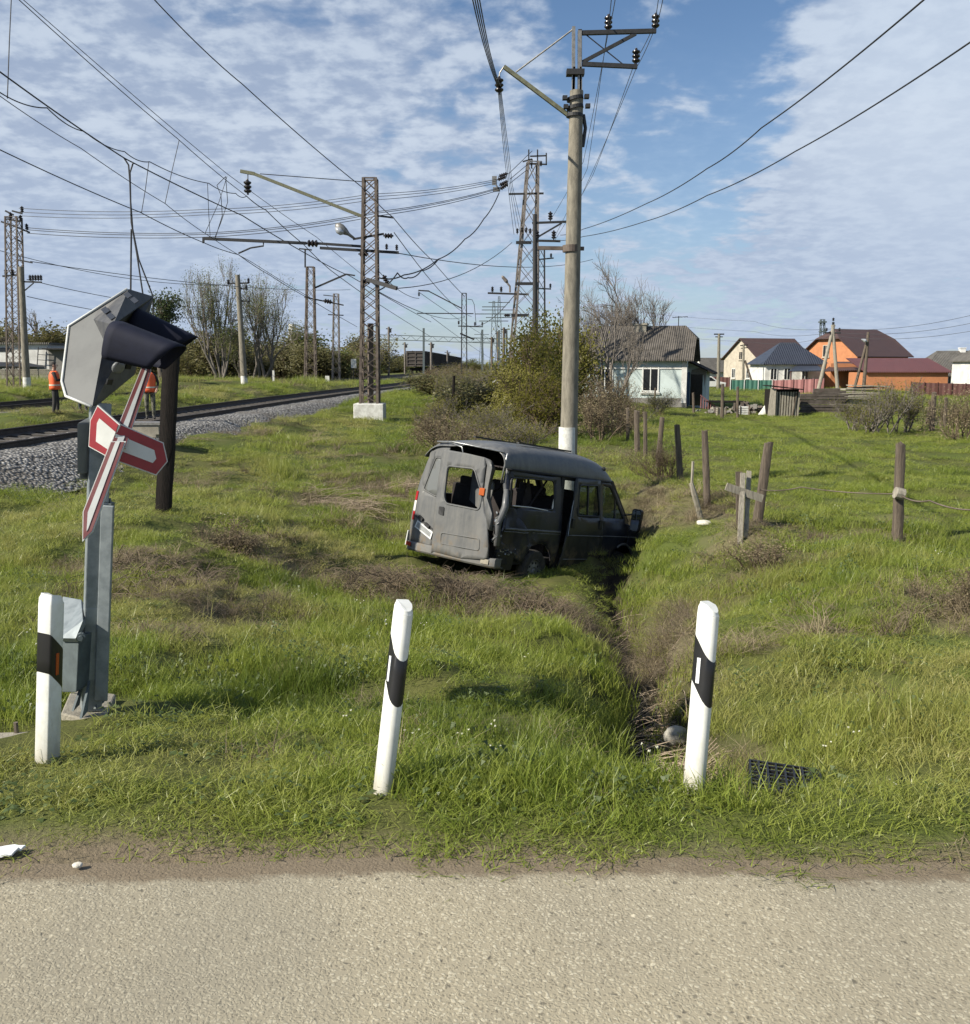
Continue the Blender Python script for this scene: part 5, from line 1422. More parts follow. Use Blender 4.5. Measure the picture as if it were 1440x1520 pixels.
mm = mast('lattice_mast', 'rusty lattice mast on a whitewashed block carrying the street lamp', 549.5, YM, 265, .74, .52, 'rusty_steel', .50, .105, .055, block=(1.28, .62), zb=P(549, 620, YM).z)
part(mm, 'inner_post', 'rusty_steel', lambda mb: mb.tube([P(550, 598, YM), P(550, 480, YM)], .13, 10))
part(mm, 'upper_cantilever', 'green_steel', lambda mb: (mb.bar(P(540, 322, YM), P(377, 258, YM), .12, .12), mb.bar(P(378, 258, YM), P(357, 254, YM), .13, .13)))
part(mm, 'stay_rod', 'dark_steel', lambda mb: mb.tube([P(386, 258, YM), P(542, 270, YM)], .018, 5))
part(mm, 'insulator', 'ceramic', lambda mb: insulator(mb, P(368, 289, YM), 2.2, n=3))
part(mm, 'hanger_rod', 'dark_steel', lambda mb: mb.tube([P(368, 257, YM), P(368, 276, YM)], .02, 5))
part(mm, 'contact_arm', 'dark_steel', lambda mb: (mb.bar(P(302, 354, YM), P(455, 361, YM), .10, .12), mb.bar(P(468, 361, YM), P(541, 366, YM), .09, .10), mb.bar(P(302, 352, YM), P(302, 361, YM), .08, .08)))
part(mm, 'insulator', 'ceramic', lambda mb: insulator(mb, P(454, 361, YM), 2.0, (1, 0, -.03), 3))
part(mm, 'steady_arm', 'dark_steel', lambda mb: mb.tube([P(391, 357, YM), P(391, 365, YM), P(372, 368, YM), P(354, 376, YM)], .035, 6))
part(mm, 'crossarm', 'dark_steel', lambda mb: mb.bar(P(475, 368, YM), P(592, 375, YM), .10, .11))
part(mm, 'side_bracket', 'dark_steel', lambda mb: (mb.bar(P(558, 320, YM), P(584, 323, YM), .07, .07),))
part(mm, 'lower_bracket', 'dark_steel', lambda mb: mb.bar(P(545, 415, YM - .3), P(589, 428, YM - 1), .12, .16))
for (x, y, s, ax) in ((571, 350, 1.5, (1, 0, 0)), (534, 377, 1.5, (1, 0, 0)), (576, 371, .9, (0, 0, 1)), (591, 372, .9, (0, 0, 1)), (537, 418, 1.6, (1, 0, 0)), (571, 408, 1.5, (.5, 0, -1))):
    part(mm, 'insulator', 'ceramic', lambda mb: insulator(mb, P(x - 2, y, YM - .2), s, ax, 3))
M['lamp_glass'] = mat('lamp_glass', (.45, .47, .50), .12, .3, var=.2)
def lampfn(mb):
    a, b = P(526, 354, YM - .2), P(498, 333, YM - .3); d = (b - a); L = d.length
    mb.lathe([(.05, 0), (.07, L * .3), (.15, L * .5), (.19, L * .72), (.16, L * .9), (.04, L)], a, d, 12)
sl = part(mm, 'street_lamp', 'pole_steel', lampfn, smooth=True)
part(sl, 'lamp_bowl', 'lamp_glass', lambda mb: mb.lathe([(.04, 0), (.13, .08), (.15, .25), (.04, .42)], P(510, 347, YM - .36), P(499, 337, YM - .4) - P(510, 345, YM - .36), 10), smooth=True)
part(mm, 'lamp_arm', 'dark_steel', lambda mb: mb.bar(P(524, 355, YM - .2), P(570, 347, YM - .2), .07, .08))
# other masts along the line
m3 = mast('lattice_mast', 'slim lattice mast by the far track with a raised bracket to its right', 461, 72, 396, .78, .5, 'rusty_steel', .8, .10, .045, block=(1.7, .6), zb=P(461, 578, 72).z)
part(m3, 'cantilever', 'dark_steel', lambda mb: (mb.bar(P(468, 427, 72), P(514, 407, 72), .12, .12), mb.bar(P(514, 407, 72), P(527, 409, 72), .10, .10)))
part(m3, 'contact_arm', 'dark_steel', lambda mb: mb.bar(P(452, 441, 72), P(510, 453, 72), .10, .10))
part(m3, 'insulator', 'ceramic', lambda mb: insulator(mb, P(480, 446, 72), 2.4, (1, 0, -.2), 3))
part(m3, 'peak_bracket', 'dark_steel', lambda mb: (mb.tube([P(453, 397, 72), P(453, 370, 72)], .06, 6), mb.bar(P(444, 369, 72), P(463, 371, 72), .09, .09)))
m4 = mast('lattice_mast', 'thin pale lattice mast in front of the far bushes', 499, 96, 436, .72, .45, 'tower_steel', .9, .10, .05, zb=-.3)
part(m4, 'crossarm', 'dark_steel', lambda mb: (mb.bar(P(487, 467, 96), P(510, 468, 96), .10, .10), mb.bar(P(480, 438, 96), P(499, 440, 96), .08, .08)))
m6 = mast('lattice_mast', 'dark lattice mast beyond the freight wagons with two brackets', 689, 100, 435, .60, .45, 'dark_steel', 1.0, .10, .05, zb=-.9, double=False)
part(m6, 'cantilever', 'dark_steel', lambda mb: (mb.bar(P(686, 458, 100), P(636, 432, 100), .11, .11), mb.bar(P(637, 432, 100), P(621, 431, 100), .13, .13)))
part(m6, 'contact_arm', 'dark_steel', lambda mb: mb.bar(P(619, 465, 100), P(703, 465.5, 100), .10, .10))
part(m6, 'crossarm', 'dark_steel', lambda mb: (mb.bar(P(680, 484, 100), P(717, 485, 100), .11, .11), mb.bar(P(683, 495, 100), P(704, 504, 100), .14, .16)))
part(m6, 'hook', 'dark_steel', lambda mb: mb.tube([P(694, 444, 100), P(701, 445, 100), P(704, 452, 100), P(707, 483, 100)], .03, 5))
for (x, y) in ((705, 484), (716, 484), (622, 440), (681, 482)): part(m6, 'insulator', 'ceramic', lambda mb: insulator(mb, P(x, y, 100), 1.5, (0, 0, 1), 3))
# tall tower with the roof-top bracket
YT = 62.0
tw = mast('lattice_tower', 'tallest pale lattice tower behind the green thicket', 772.5, YT, 240, 1.75, .62, 'tower_steel', 1.25, .13, .055, pxt=791, cat='pylon', zb=-1.0, yaw=.12)
part(tw, 'crossarm', 'dark_steel', lambda mb: mb.bar(P(755, 288, YT), P(807, 287, YT), .11, .11))
part(tw, 'top_frame', 'dark_steel', lambda mb: [mb.bar(P(a, b, YT), P(c_, d_, YT), .08, .08) for a, b, c_, d_ in ((782, 243, 812, 244), (787, 232, 811, 231), (785, 222, 785, 250), (798, 222, 798, 246), (811, 227, 811, 245), (789, 250, 790, 236), (776, 240, 790, 236))])
part(tw, 'lamp_crossarm', 'dark_steel', lambda mb: mb.bar(P(724, 435, YT), P(785, 437, YT), .11, .11))
part(tw, 'lamp_bracket', 'tower_steel', lambda mb: (mb.tube([P(757, 434, YT), P(757, 425, YT), P(748, 414, YT)], .06, 6), mb.lathe([(.04, 0), (.12, .15), (.10, .5), (.02, .6)], P(754, 420, YT), P(748, 413, YT) - P(754, 420, YT), 8)))
part(tw, 'tie_plate', 'dark_steel', lambda mb: [mb.bar(P(x0, y, YT - .7), P(x1, y, YT - .7), .13, .18) for x0, x1, y in ((766, 789, 360), (765, 800, 421), (759, 785, 468))])
for (x, y, s, ax) in ((731, 434, 1.3, (0, 0, 1)), (744, 434, 1.3, (0, 0, 1)), (768, 347, 1.2, (0, 0, 1)), (775, 346, 1.3, (0, 0, 1)), (781, 346, 1.2, (0, 0, 1)), (787, 347, 1.2, (0, 0, 1)), (758, 468, 1.5, (-1, 0, 0)), (786, 500, 1.8, (1, 0, -.2)), (803, 247, 1.2, (0, 0, 1))):
    part(tw, 'insulator', 'ceramic', lambda mb: insulator(mb, P(x, y, YT - .8), s, ax, 3))
t2 = mast('lattice_tower', 'dark narrow lattice tower seen between the tall tower and the concrete pole', 803, 80, 366, .75, .45, 'dark_steel', .9, .10, .05, pxt=804, cat='pylon', zb=-1.2)
part(t2, 'crossarm', 'dark_steel', lambda mb: (mb.bar(P(790, 386, 80), P(822, 383, 80), .10, .10), mb.bar(P(793, 428, 80), P(818, 429, 80), .10, .10)))
for (x, y) in ((793, 428), (817, 428), (818, 383), (797, 433)): part(t2, 'insulator', 'ceramic', lambda mb: insulator(mb, P(x, y, 80), 1.4, (0, 0, 1), 3))
p2 = thing('line_pole', 'second line pole with two side arms beyond the whitewashed one', 'utility pole', ground_at(795, 42))
part(p2, 'pole_shaft', 'dark_steel', lambda mb: mb.tube([ground_at(795, 42), P(794, 318, 42)], [.13, .09], 10), smooth='auto')
part(p2, 'side_arm', 'dark_steel', lambda mb: (mb.bar(P(790, 331, 42), P(843, 329, 42), .09, .09), mb.bar(P(793, 355, 42), P(834, 331, 42), .07, .07), mb.bar(P(791, 357, 42), P(832, 358, 42), .09, .09)))
for (x, y) in ((817, 328), (822, 356), (797, 356)): part(p2, 'insulator', 'ceramic', lambda mb: insulator(mb, P(x, y, 42), 1.4, (0, 0, 1), 3))
# left pair
YL = 54.0
ml_ = mast('lattice_mast', 'brown lattice mast with many crossarms beside the white building', 24, YL, 322, .75, .62, 'rusty_steel', .62, .075, .035, pxt=20, zb=-.35)
part(ml_, 'crossarm', 'dark_steel', lambda mb: [mb.bar(P(a, b, YL), P(c_, d_, YL), .09, .09) for a, b, c_, d_ in ((8, 313, 20, 319), (18, 313, 33, 317), (2, 329, 22, 336), (22, 336, 44, 345), (22, 354, 34, 360), (11, 325, 32, 329), (4, 410, 26, 408))])
for (x, y) in ((33, 316), (40, 342), (16, 325), (31, 329), (9, 409), (19, 409)): part(ml_, 'insulator', 'ceramic', lambda mb: insulator(mb, P(x, y, YL), 1.3, (0, 0, 1), 3))
lp = thing('concrete_pole', 'grey leaning concrete pole touching the brown lattice mast', 'utility pole', ground_at(40, 50))
part(lp, 'pole_shaft', 'pole_concrete', lambda mb: mb.tube([ground_at(40, 50), P(31, 396, 50)], [.20, .13], 14), smooth='auto')
part(lp, 'whitewash_band', 'whitewash', lambda mb: mb.tube([ground_at(40.2, 50), P(39.5, 560, 50)], [.208, .20], 14), smooth='auto')
part(lp, 'crossarm', 'dark_steel', lambda mb: (mb.bar(P(32, 418, 50), P(62, 419, 50), .08, .08), mb.bar(P(37, 431, 50), P(50, 420, 50), .05, .05), mb.bar(P(28, 386, 50), P(48, 390, 50), .07, .07)))
for x in (45, 49, 53, 57, 61): part(lp, 'insulator', 'ceramic', lambda mb: insulator(mb, P(x, 417, 50), 1.1, (0, 0, 1), 3))
l2 = thing('concrete_pole', 'leaning concrete pole with three short arms before the bare tree', 'utility pole', ground_at(363, 78))
part(l2, 'pole_shaft', 'pole_concrete', lambda mb: mb.tube([ground_at(363, 78), P(352.5, 408, 78)], [.27, .19], 14), smooth='auto')
part(l2, 'whitewash_band', 'whitewash', lambda mb: mb.tube([ground_at(363, 78), P(362, 558, 78)], [.28, .27], 14), smooth='auto')
part(l2, 'prop', 'old_wood', lambda mb: mb.tube([ground_at(359, 78), P(356, 520, 78)], .09, 8))
part(l2, 'crossarm', 'dark_steel', lambda mb: [mb.bar(P(a, b, 78), P(c_, d_, 78), .11, .11) for a, b, c_, d_ in ((338, 421, 370, 420), (348, 428, 367, 429), (340, 475, 358, 475), (355, 446, 371, 448), (370, 440, 370, 449))])
for (x, y) in ((339, 423), (369, 421), (366, 431), (356, 439)): part(l2, 'insulator', 'ceramic', lambda mb: insulator(mb, P(x, y, 78), 1.6, (0, 0, 1), 3))
# portal gantry across the tracks far off, plain steel posts along the line
YG = 152.0
pg = thing('portal_gantry', 'long thin lattice gantry spanning the tracks above the freight wagons', 'gantry', ground_at(547, YG))
part(pg, 'lattice_beam', 'galv_dark', lambda mb: [mb.bar(P(538, y, YG), P(840, y + 10, YG), .11, .11) for y in (496, 503)] + [mb.bar(P(538 + i * 8, 496 + i * 8 / 30 + (0 if i % 2 else 7), YG), P(546 + i * 8, 496 + i * 8 / 30 + (7 if i % 2 else 0), YG), .06, .06) for i in range(37)])
for x in (547, 629, 716, 741, 752): part(pg, 'portal_leg', 'galv_dark', lambda mb: mb.bar(ground_at(x, YG, -.3), P(x, 485 + (x - 547) / 40, YG), .32, .3))
SP = [(577, 485, 130, 'steel post carrying a dark signal unit beside the mast'), (601, 508, 170, 'plain steel post furthest along the bend'), (640, 508, 128, 'white footed post just right of the wagon end'), (664, 520, 190, 'thin post above the wagon roofs'),
      (730, 500, 140, 'first of the dark wooden poles along the old line'), (739, 492, 165, 'dark wooden pole with a small crossarm in the gap'), (748, 486, 120, 'tallest dark wooden pole left of the big tower')]
for x, y, Y, lab in SP:
    b = ground_at(x, Y); b.z = min(b.z, -.2)
    t = thing('line_post', lab, 'line post', b, 0, 'distant line posts')
    part(t, 'pole_shaft', 'tower_steel' if x < 700 else 'old_wood', lambda mb: mb.tube([b, P(x, y, Y)], .15, 8))
    part(t, 'crossarm', 'dark_steel', lambda mb: (mb.bar(P(x - 4, y + 3, Y), P(x + 5, y + 3, Y), .12, .12), mb.box(P(x + 2, y + 6, Y), (.35, .3, .5))))
# far transmission pylons fading on the horizon
for x, yt, Y, lab in ((733, 447, 330, 'slender transmission pylon behind the wooden poles'), (741, 440, 360, 'transmission pylon just left of the big tower, hazy'), (715, 492, 520, 'smallest hazy transmission pylon on the horizon'), (1221, 474, 330, 'far lattice radio mast above the orange house')):
    t = thing('far_pylon', lab, 'pylon', (PX(x, Y, 0), Y, -1), 0, 'far pylons')
    mb = MB(); lattice_mesh(mb, (PX(x, Y, 0), Y, -1), P(x, yt, Y), 3.0 if x < 1000 else 2.0, .6 if x < 1000 else 1.2, 2.6, .22, .14)
    mb.build('lattice_frame', M['galv_dark'], t, world=True)
    mb = MB()
    for f, w in ((.72, 5), (.82, 6.5), (.92, 4)):
        c = Vector((PX(x, Y, 0), Y, -1)).lerp(P(x, yt, Y), f)
        if x < 1000: mb.bar(c + Vector((-w, 0, 0)), c + Vector((w, 0, 0)), .25, .3)
    if x > 1000: mb.box(P(x, 478, Y), (2.2, 2.2, .5)); mb.box(P(x, 492, Y), (2.0, 2.0, .4))
    mb.build('crossarm', M['galv_dark'], t, world=True)

# ---------------------------------------------------------------- wires
r1 = (.011, .026)
W_ = wire
W_('upper messenger wire over the near track', [(22, -6, 24), (265, 207, 34), (366, 291, YM)], (.010, .022), sag=.05)
W_('second thin wire close beside the upper messenger', [(26, -8, 24), (336, 257, 39.5), (470, 352, 56), (560, 425, 90)], (.008, .02), sag=.05)
W_('thick feeder wire crossing above the signal head', [(-5, 103, 22), (185, 235, 30), (360, 320, 38), (470, 385, 52), (520, 410, 66), (640, 478, 120)], (.018, .03), sag=.04)
W_('drooping looped feeder joining the insulator bracket', [(-5, 134, 22), (70, 160, 24), (125, 195, 27), (185, 225, 30), (222, 240, 32), (310, 272, 38), (350, 287, 40.5), (366, 291, YM)], (.014, .02), sag=.10)
W_('lower messenger from the left edge to the contact arm', [(-5, 139, 22), (120, 220, 27), (245, 302, 33), (310, 350, 38), (372, 388, 44), (470, 447, 66)], (.009, .02), sag=.04)
W_('contact wire slung lowest over the near track', [(-5, 220, 23), (208, 315, 32), (302, 360, YM), (354, 378, 44), (400, 408, 54), (455, 441, 72), (530, 485, 110)], (.013, .026), sag=.04)
W_('contact wire from the mast bracket into the distance', [(366, 291, YM), (395, 312, 44), (450, 362, 52), (492, 402, 64), (560, 450, 95), (640, 500, 150)], (.014, .03), sag=.05)
W_('dark feeder wire descending across the sky to the rusty mast', [(226, -4, 24), (360, 125, 31), (548, 286, 42), (583, 322, YM), (640, 385, 62), (690, 440, 100)], (.013, .028), sag=.08)
for i, (dy0, dy1) in enumerate(((0, 0), (4, 4), (8, 9))):
    W_('upper span wire strung from the brown mast to the tower', [(28, 309 + dy0 * 1.4, YL), (300, 311 + dy0, 52), (550, 288 + dy1, 52), (738, 266 + dy1 * .6, 58)], .016, 'wire_grey', .15, group='upper span wires')
for i, dy in enumerate((0, 3, 8)):
    W_('lower span wire strung from the brown mast to the tower', [(40, 338 + dy, YL), (320, 345 + dy * .8, 52), (560, 314 + dy * .8, 52), (742, 278 + dy * .5, 58)], .018, 'wire', .15, group='lower span wires')
for i, dx in enumerate((0, 2.2, 4.4, 6.6)):
    W_('strand of the bundle hung from the long pole arm', [(700 + dx * 1.6, -8, 11), (722 + dx * .9, 80, 15), (739 + dx * .6, 128, YP), (748 + dx * 1.1, 225, 38), (754 + dx, 275, 50), (763 + dx * 2.2, 348, YT - .8)], (.008, .016), sag=.03, group='bundled strands')
W_('heavy jumper drooping from the wire anchor to the rusty mast', [(741, 286, 58), (718, 325, 56), (690, 355, 54), (650, 385, 50), (600, 408, 45), (556, 410, YM)], .032, sag=.15)
W_('second jumper sagging under the first by the rusty mast', [(650, 386, 50), (625, 402, 47), (606, 412, 45), (590, 405, 43), (560, 432, YM)], .03, sag=.12)
W_('upper long wire crossing the open sky to the top edge', [(832, 349, 42), (866, 340, 36), (960, 302, 27), (1050, 250, 21), (1130, 190, 17.5), (1378, -6, 11.5)], (.012, .014), sag=.05)
W_('lower long wire crossing the open sky to the side', [(824, 357, 42), (866, 351, 37), (960, 328, 29), (1050, 290, 23), (1180, 225, 18), (1450, 56, 12)], (.012, .014), sag=.05)
for (x0, x1, pts, lab) in ((0, 0, [(908, -6, 15), (903, 36, YP), (872, 250, 34), (822, 354, 42)], 'thin wire over the first arm insulator'), (0, 0, [(914, -6, 15), (905, 37, YP), (866, 240, 34), (817, 327, 42)], 'thin wire passing just behind the first arm insulator'),
                           (0, 0, [(978, -6, 16), (971, 36, YP), (944, 88, YP + 1), (880, 260, 33), (824, 356, 42)], 'thin wire over the lower arm insulator'), (0, 0, [(985, -6, 15.5), (974, 37, YP), (945, 100, 22), (868, 280, 36), (843, 329, 42)], 'thin wire over the outer arm insulator')):
    W_(lab, pts, (.007, .010), 'wire_grey', .05)
for i, (a, b) in enumerate((((45, 388, 50), (520, 430, 95)), ((40, 415, 50), (330, 455, 95)), ((40, 440, 50), (310, 470, 90)))):
    W_(('faint wire from the leaning grey pole, upper', 'faint wire from the leaning grey pole, middle', 'faint wire from the leaning grey pole, lowest')[i], [a, b], .02, 'wire_grey', .5)
for i, (a, b) in enumerate((((340, 423, 78), (0, 372, 60)), ((590, 428, YM), (760, 360, YT)), ((592, 376, YM), (880, 385, 80)), ((585, 345, YM), (700, 470, 100)), ((560, 432, YM), (690, 470, 100)))):
    W_(('faint line running left from the leaning pole arms', 'thin wire rising from the rusty mast to the tall tower', 'thin wire level from the mast crossarm to the dark tower', 'thin wire falling from the mast side bracket', 'thin wire from the lower mast bracket to the far mast')[i], [a, b], .02, 'wire_grey', .6)
for i, (a, b) in enumerate((((707, 484, 100), (770, 430, YT)), ((622, 443, 100), (560, 400, 75)), ((621, 433, 100), (760, 520, 260)), ((640, 470, 100), (745, 540, 300)))):
    W_(('thin wire linking the dark mast to the tower', 'thin wire from the dark mast bracket back to the rusty mast', 'upper far wire dropping to the vanishing point', 'lower far wire dropping to the vanishing point')[i], [a, b], .028, 'wire_grey', .5)
for i, (y0, y1) in enumerate(((437, 441), (452, 448), (468, 462))):
    W_(('topmost faint power line over the field', 'middle faint power line over the field', 'lowest faint power line over the field')[i], [(870, y0 + 14, 150), (1120, y0 + 40, 110), (1237, 488 + i * 5, 76), (1450, 466 + i * 12, 60)], .014, 'wire_grey', .4, group='village power lines')
for i, pts in enumerate(([(266, 208, 34), (255, 255, 33.5), (245, 302, 33)], [(221, 240, 32), (216, 280, 32), (210, 316, 32)], [(308, 272, 38), (310, 320, 39), (312, 352, 40)], [(17, -6, 23), (14, 60, 22.5), (11, 146, 22.3)], [(337, 262, 39.5), (325, 300, 39), (305, 345, 40)])):
    W_(('slanting dropper hanging below the upper messenger', 'thin dropper near the hanging cables', 'dropper beside the loop near the contact arm', 'chain-like dropper at the top left of the catenary', 'slanting dropper just before the contact arm')[i], pts, .012, 'wire', 0, 'dropper', 'wire', 'droppers')
W_('tall loop of wire rising above the contact arm', [(320, 352, 40), (330, 320, 39.5), (328, 290, 39), (322, 275, 39), (335, 262, 39.5), (338, 300, 40), (328, 330, 40), (318, 355, 41)], .014, 'wire', 0, 'wire_loop', 'wire')
W_('hanging cable dropping straight behind the signal head', [(184, 234, 30), (191, 245, 30), (193, 270, 30), (195, 330, 30), (203, 375, 30), (212, 435, 30), (216, 520, 30)], .026, 'wire', 0, 'hanging_cable', 'cable', 'hanging cables')
W_('hanging cable swinging out over the visors', [(198, 241, 30), (193, 256, 30), (194, 300, 30), (197, 340, 30), (206, 385, 30), (226, 437, 30), (232, 520, 30)], .024, 'wire', 0, 'hanging_cable', 'cable', 'hanging cables')
W_('stiff cable tail hanging between the two loose ends', [(195, 340, 30.2), (194.5, 380, 30.2), (194, 436, 30.2)], .028, 'wire', 0, 'hanging_cable', 'cable', 'hanging cables')
# anchor where the spans meet the bundle
an = thing('wire_anchor', 'grey anchor frame with dark insulators hung among the bundled strands', 'anchor', P(745, 272, 58))
part(an, 'anchor_plate', 'pole_steel', lambda mb: (mb.box(P(734, 268, 58), (.28, .1, .5)), mb.box(P(737, 281, 58), (.4, .1, .25)), mb.bar(P(734, 270, 58), P(742, 284, 58), .08, .08)))
for a, b in (((738, 267), (752, 262)), ((741, 275), (756, 268)), ((740, 262), (755, 257)), ((742, 281), (757, 271))):
    part(an, 'strain_insulator', 'ceramic', lambda mb: insulator(mb, P(*a, 58), 1.6, P(*b, 58) - P(*a, 58), 4))
for a, b in (((755, 258), (790, 224)), ((757, 266), (788, 240)), ((757, 272), (785, 250))):
    W_({224: 'upper tie from the anchor to the tower top', 240: 'middle tie from the anchor to the tower top', 250: 'lowest tie from the anchor to the tower top'}[b[1]], [(*a, 58), (*b, YT)], .02, 'wire', 0, group='anchor ties')
# ---------------------------------------------------------------- trees and shrubs
M['bark'] = mat('bark', (.115, .095, .075), .95, 0, var=.4, scale=3)
M['bark_grey'] = mat('grey_bark', (.16, .14, .12), .95, 0, var=.35, scale=3)
M['twig_brown'] = mat('brown_twig', (.125, .092, .060), .95, 0, var=.4, scale=2)
M['leaf_spring'] = leafmat('spring_leaf', (.095, .125, .026), (.165, .185, .048), .4, .5, c3=(.14, .145, .045))
M['leaf_olive'] = leafmat('olive_leaf', (.095, .098, .034), (.155, .142, .056), .4, .55, c3=(.13, .112, .055))
M['leaf_dark'] = leafmat('dark_leaf', (.030, .050, .016), (.060, .080, .024), .3, .5)
M['leaf_tan'] = leafmat('dry_leaf', (.185, .150, .085), (.27, .22, .125), .3, .65, c3=(.14, .11, .065))
M['leaf_moss'] = leafmat('mossy_leaf', (.165, .160, .028), (.260, .235, .055), .45, .5, c3=(.15, .145, .032))
def grow(r, segs, tips, p, d, L, rad, lev, spread, up, kids, wob=.25):
    n = 3; pts = [p]; q = p.copy(); dd = d.copy()
    for i in range(n):
        dd = (dd + Vector((r.gauss(0, wob), r.gauss(0, wob), r.gauss(0, wob) + up * .25)) * .5).normalized()
        q = q + dd * (L / n); pts.append(q.copy())
    segs.append((pts, rad, rad * .55, lev))
    if lev == 0:
        tips.append((pts[-1], dd)); tips.append((pts[-2], dd)); return
    for k in range(kids):
        t = r.uniform(.35, 1.0) if k else 1.0
        i = min(int(t * n), n - 1); b = pts[i].lerp(pts[i + 1], t * n - i)
        ax = Vector((r.gauss(0, 1), r.gauss(0, 1), r.gauss(0, .6))).normalized()
        nd_ = (dd + ax * spread * r.uniform(.6, 1.3) + Vector((0, 0, up * .3))).normalized()
        grow(r, segs, tips, b, nd_, L * r.uniform(.58, .82), rad * .55, lev - 1, spread, up, kids, wob)
def leaves(mb, r, tips, n, size, spreadr):
    for _ in range(n):
        p, d = tips[r.randrange(len(tips))]
        c = p + Vector((r.gauss(0, spreadr), r.gauss(0, spreadr), r.gauss(0, spreadr)))
        a = Vector((r.gauss(0, 1), r.gauss(0, 1), r.gauss(0, 1))).normalized(); b = a.orthogonal().normalized()
        s = size * r.uniform(.6, 1.4)
        mb.add([c - a * s * .5, c + b * s * .3, c + a * s * .5, c - b * s * .3], [(0, 1, 2, 3)])
def tree(name, label, loc, Hh, seed, levels=4, kids=3, spread=.75, up=.3, trunk=.35, rad=.12, stems=1, nl=0, ls=.1, lm=None, bm_='bark', lsp=.15, cat='tree', group=None, width=None, minr=.006):
    r = random.Random(seed); segs = []; tips = []
    for s in range(stems):
        d = Vector((0, 0, 1)) if stems == 1 else Vector((r.gauss(0, .55), r.gauss(0, .55), 1)).normalized()
        b = Vector((0, 0, -.1)) if stems == 1 else Vector((r.gauss(0, .25), r.gauss(0, .25), -.1))
        grow(r, segs, tips, b, d, trunk if stems == 1 else trunk * r.uniform(.6, 1.2), rad, levels, spread, up, kids)
    zs_ = sorted(s[0][-1].z for s in segs); k = Hh / zs_[int(len(zs_) * .965)]
    xs = sorted(math.hypot(p.x, p.y) for s in segs for p in s[0]); wr = xs[int(len(xs) * .95)]
    kx = (width / 2) / wr if width else k
    sc = lambda p: Vector((p.x * kx, p.y * kx, p.z * k))
    t = thing(name, label, cat, loc, r.uniform(0, 6.28) if width is None else 0, group)
    mb = MB()
    for pts, r0, r1, lev in segs:
        f = (kx + k) / 2
        mb.tube([sc(p) for p in pts], [max(minr, (r0 + (r1 - r0) * i / (len(pts) - 1)) * f) for i in range(len(pts))], 5 if lev > 1 else 3, 0, False)
    mb.build('trunk' if stems == 1 else 'branches', M[bm_], t, smooth=True)
    if nl:
        mb = MB(); leaves(mb, r, [(sc(p), d) for p, d in tips], nl, ls, lsp); mb.build('crown' if stems == 1 else 'foliage', M[lm], t)
    return t
def at(px, Y, dz=0): return ground_at(px, Y, dz)
# the bare trees
tree('bare_tree', 'bare spreading tree standing in front of the cottage', at(905, 52), 6.3, 11, 5, 3, .75, .30, 1.5, .075, 4, nl=300, ls=.05, lm='leaf_tan', bm_='bark_grey', width=5.6, lsp=.2, minr=.008)
tree('bare_tree', 'bare tree rising behind the cottage roof', at(955, 76), 8.3, 12, 5, 4, .8, .2, 1.4, .07, 4, bm_='bark_grey', width=9.2, minr=.010)
tree('bare_tree', 'bare crooked tree between the dark tower and the concrete pole', at(820, 58), 6.3, 14, 5, 3, .8, .2, 1.3, .14, 2, bm_='bark', width=4.2, minr=.012)
tree('bare_tree', 'tall budding tree behind the leaning concrete pole, nearer the signal', at(335, 90), 9.8, 21, 5, 3, .55, .4, 1.3, .07, 5, nl=9000, ls=.10, lm='leaf_spring', bm_='bark_grey', width=6.6, lsp=.35, minr=.012)
tree('bare_tree', 'tall budding tree behind the leaning concrete pole, nearer the white chimney', at(388, 94), 9.3, 23, 5, 3, .6, .35, 1.3, .07, 6, nl=10000, ls=.10, lm='leaf_spring', bm_='bark_grey', width=8.0, lsp=.35, minr=.012)
tree('round_tree', 'dark leafy round tree peeping from behind the visors', at(240, 70), 6.0, 25, 4, 4, .8, .2, 1.5, .16, 1, nl=4200, ls=.16, lm='leaf_dark', width=3.6, lsp=.25)
tree('bare_tree', 'thin bare tree above the white building roof', at(62, 120), 7.6, 27, 5, 3, .7, .3, 1.0, .1, 3, nl=500, ls=.14, lm='leaf_olive', bm_='bark_grey', width=9, minr=.02)
# shrub kinds, copied
KIND = {}
def kind(nm, **k):
    KIND[nm] = k
kind('olive', levels=3, kids=4, spread=.8, up=.25, trunk=.9, rad=.05, stems=9, nl=5200, ls=.17, lm='leaf_olive', bm_='twig_brown', lsp=.28)
kind('spring', levels=3, kids=4, spread=.8, up=.25, trunk=.9, rad=.05, stems=9, nl=5200, ls=.16, lm='leaf_spring', bm_='bark', lsp=.26)
kind('brown', levels=4, kids=3, spread=.8, up=.2, trunk=.8, rad=.03, stems=11, nl=2600, ls=.075, lm='leaf_tan', bm_='twig_brown', lsp=.2, minr=.006)
kind('moss', levels=3, kids=4, spread=.8, up=.2, trunk=.9, rad=.05, stems=12, nl=9000, ls=.10, lm='leaf_moss', bm_='twig_brown', lsp=.22)
kind('grey', levels=4, kids=3, spread=.75, up=.35, trunk=.8, rad=.03, stems=11, nl=3000, ls=.07, lm='leaf_moss', bm_='bark_grey', lsp=.2, minr=.006)
PROTO = {}
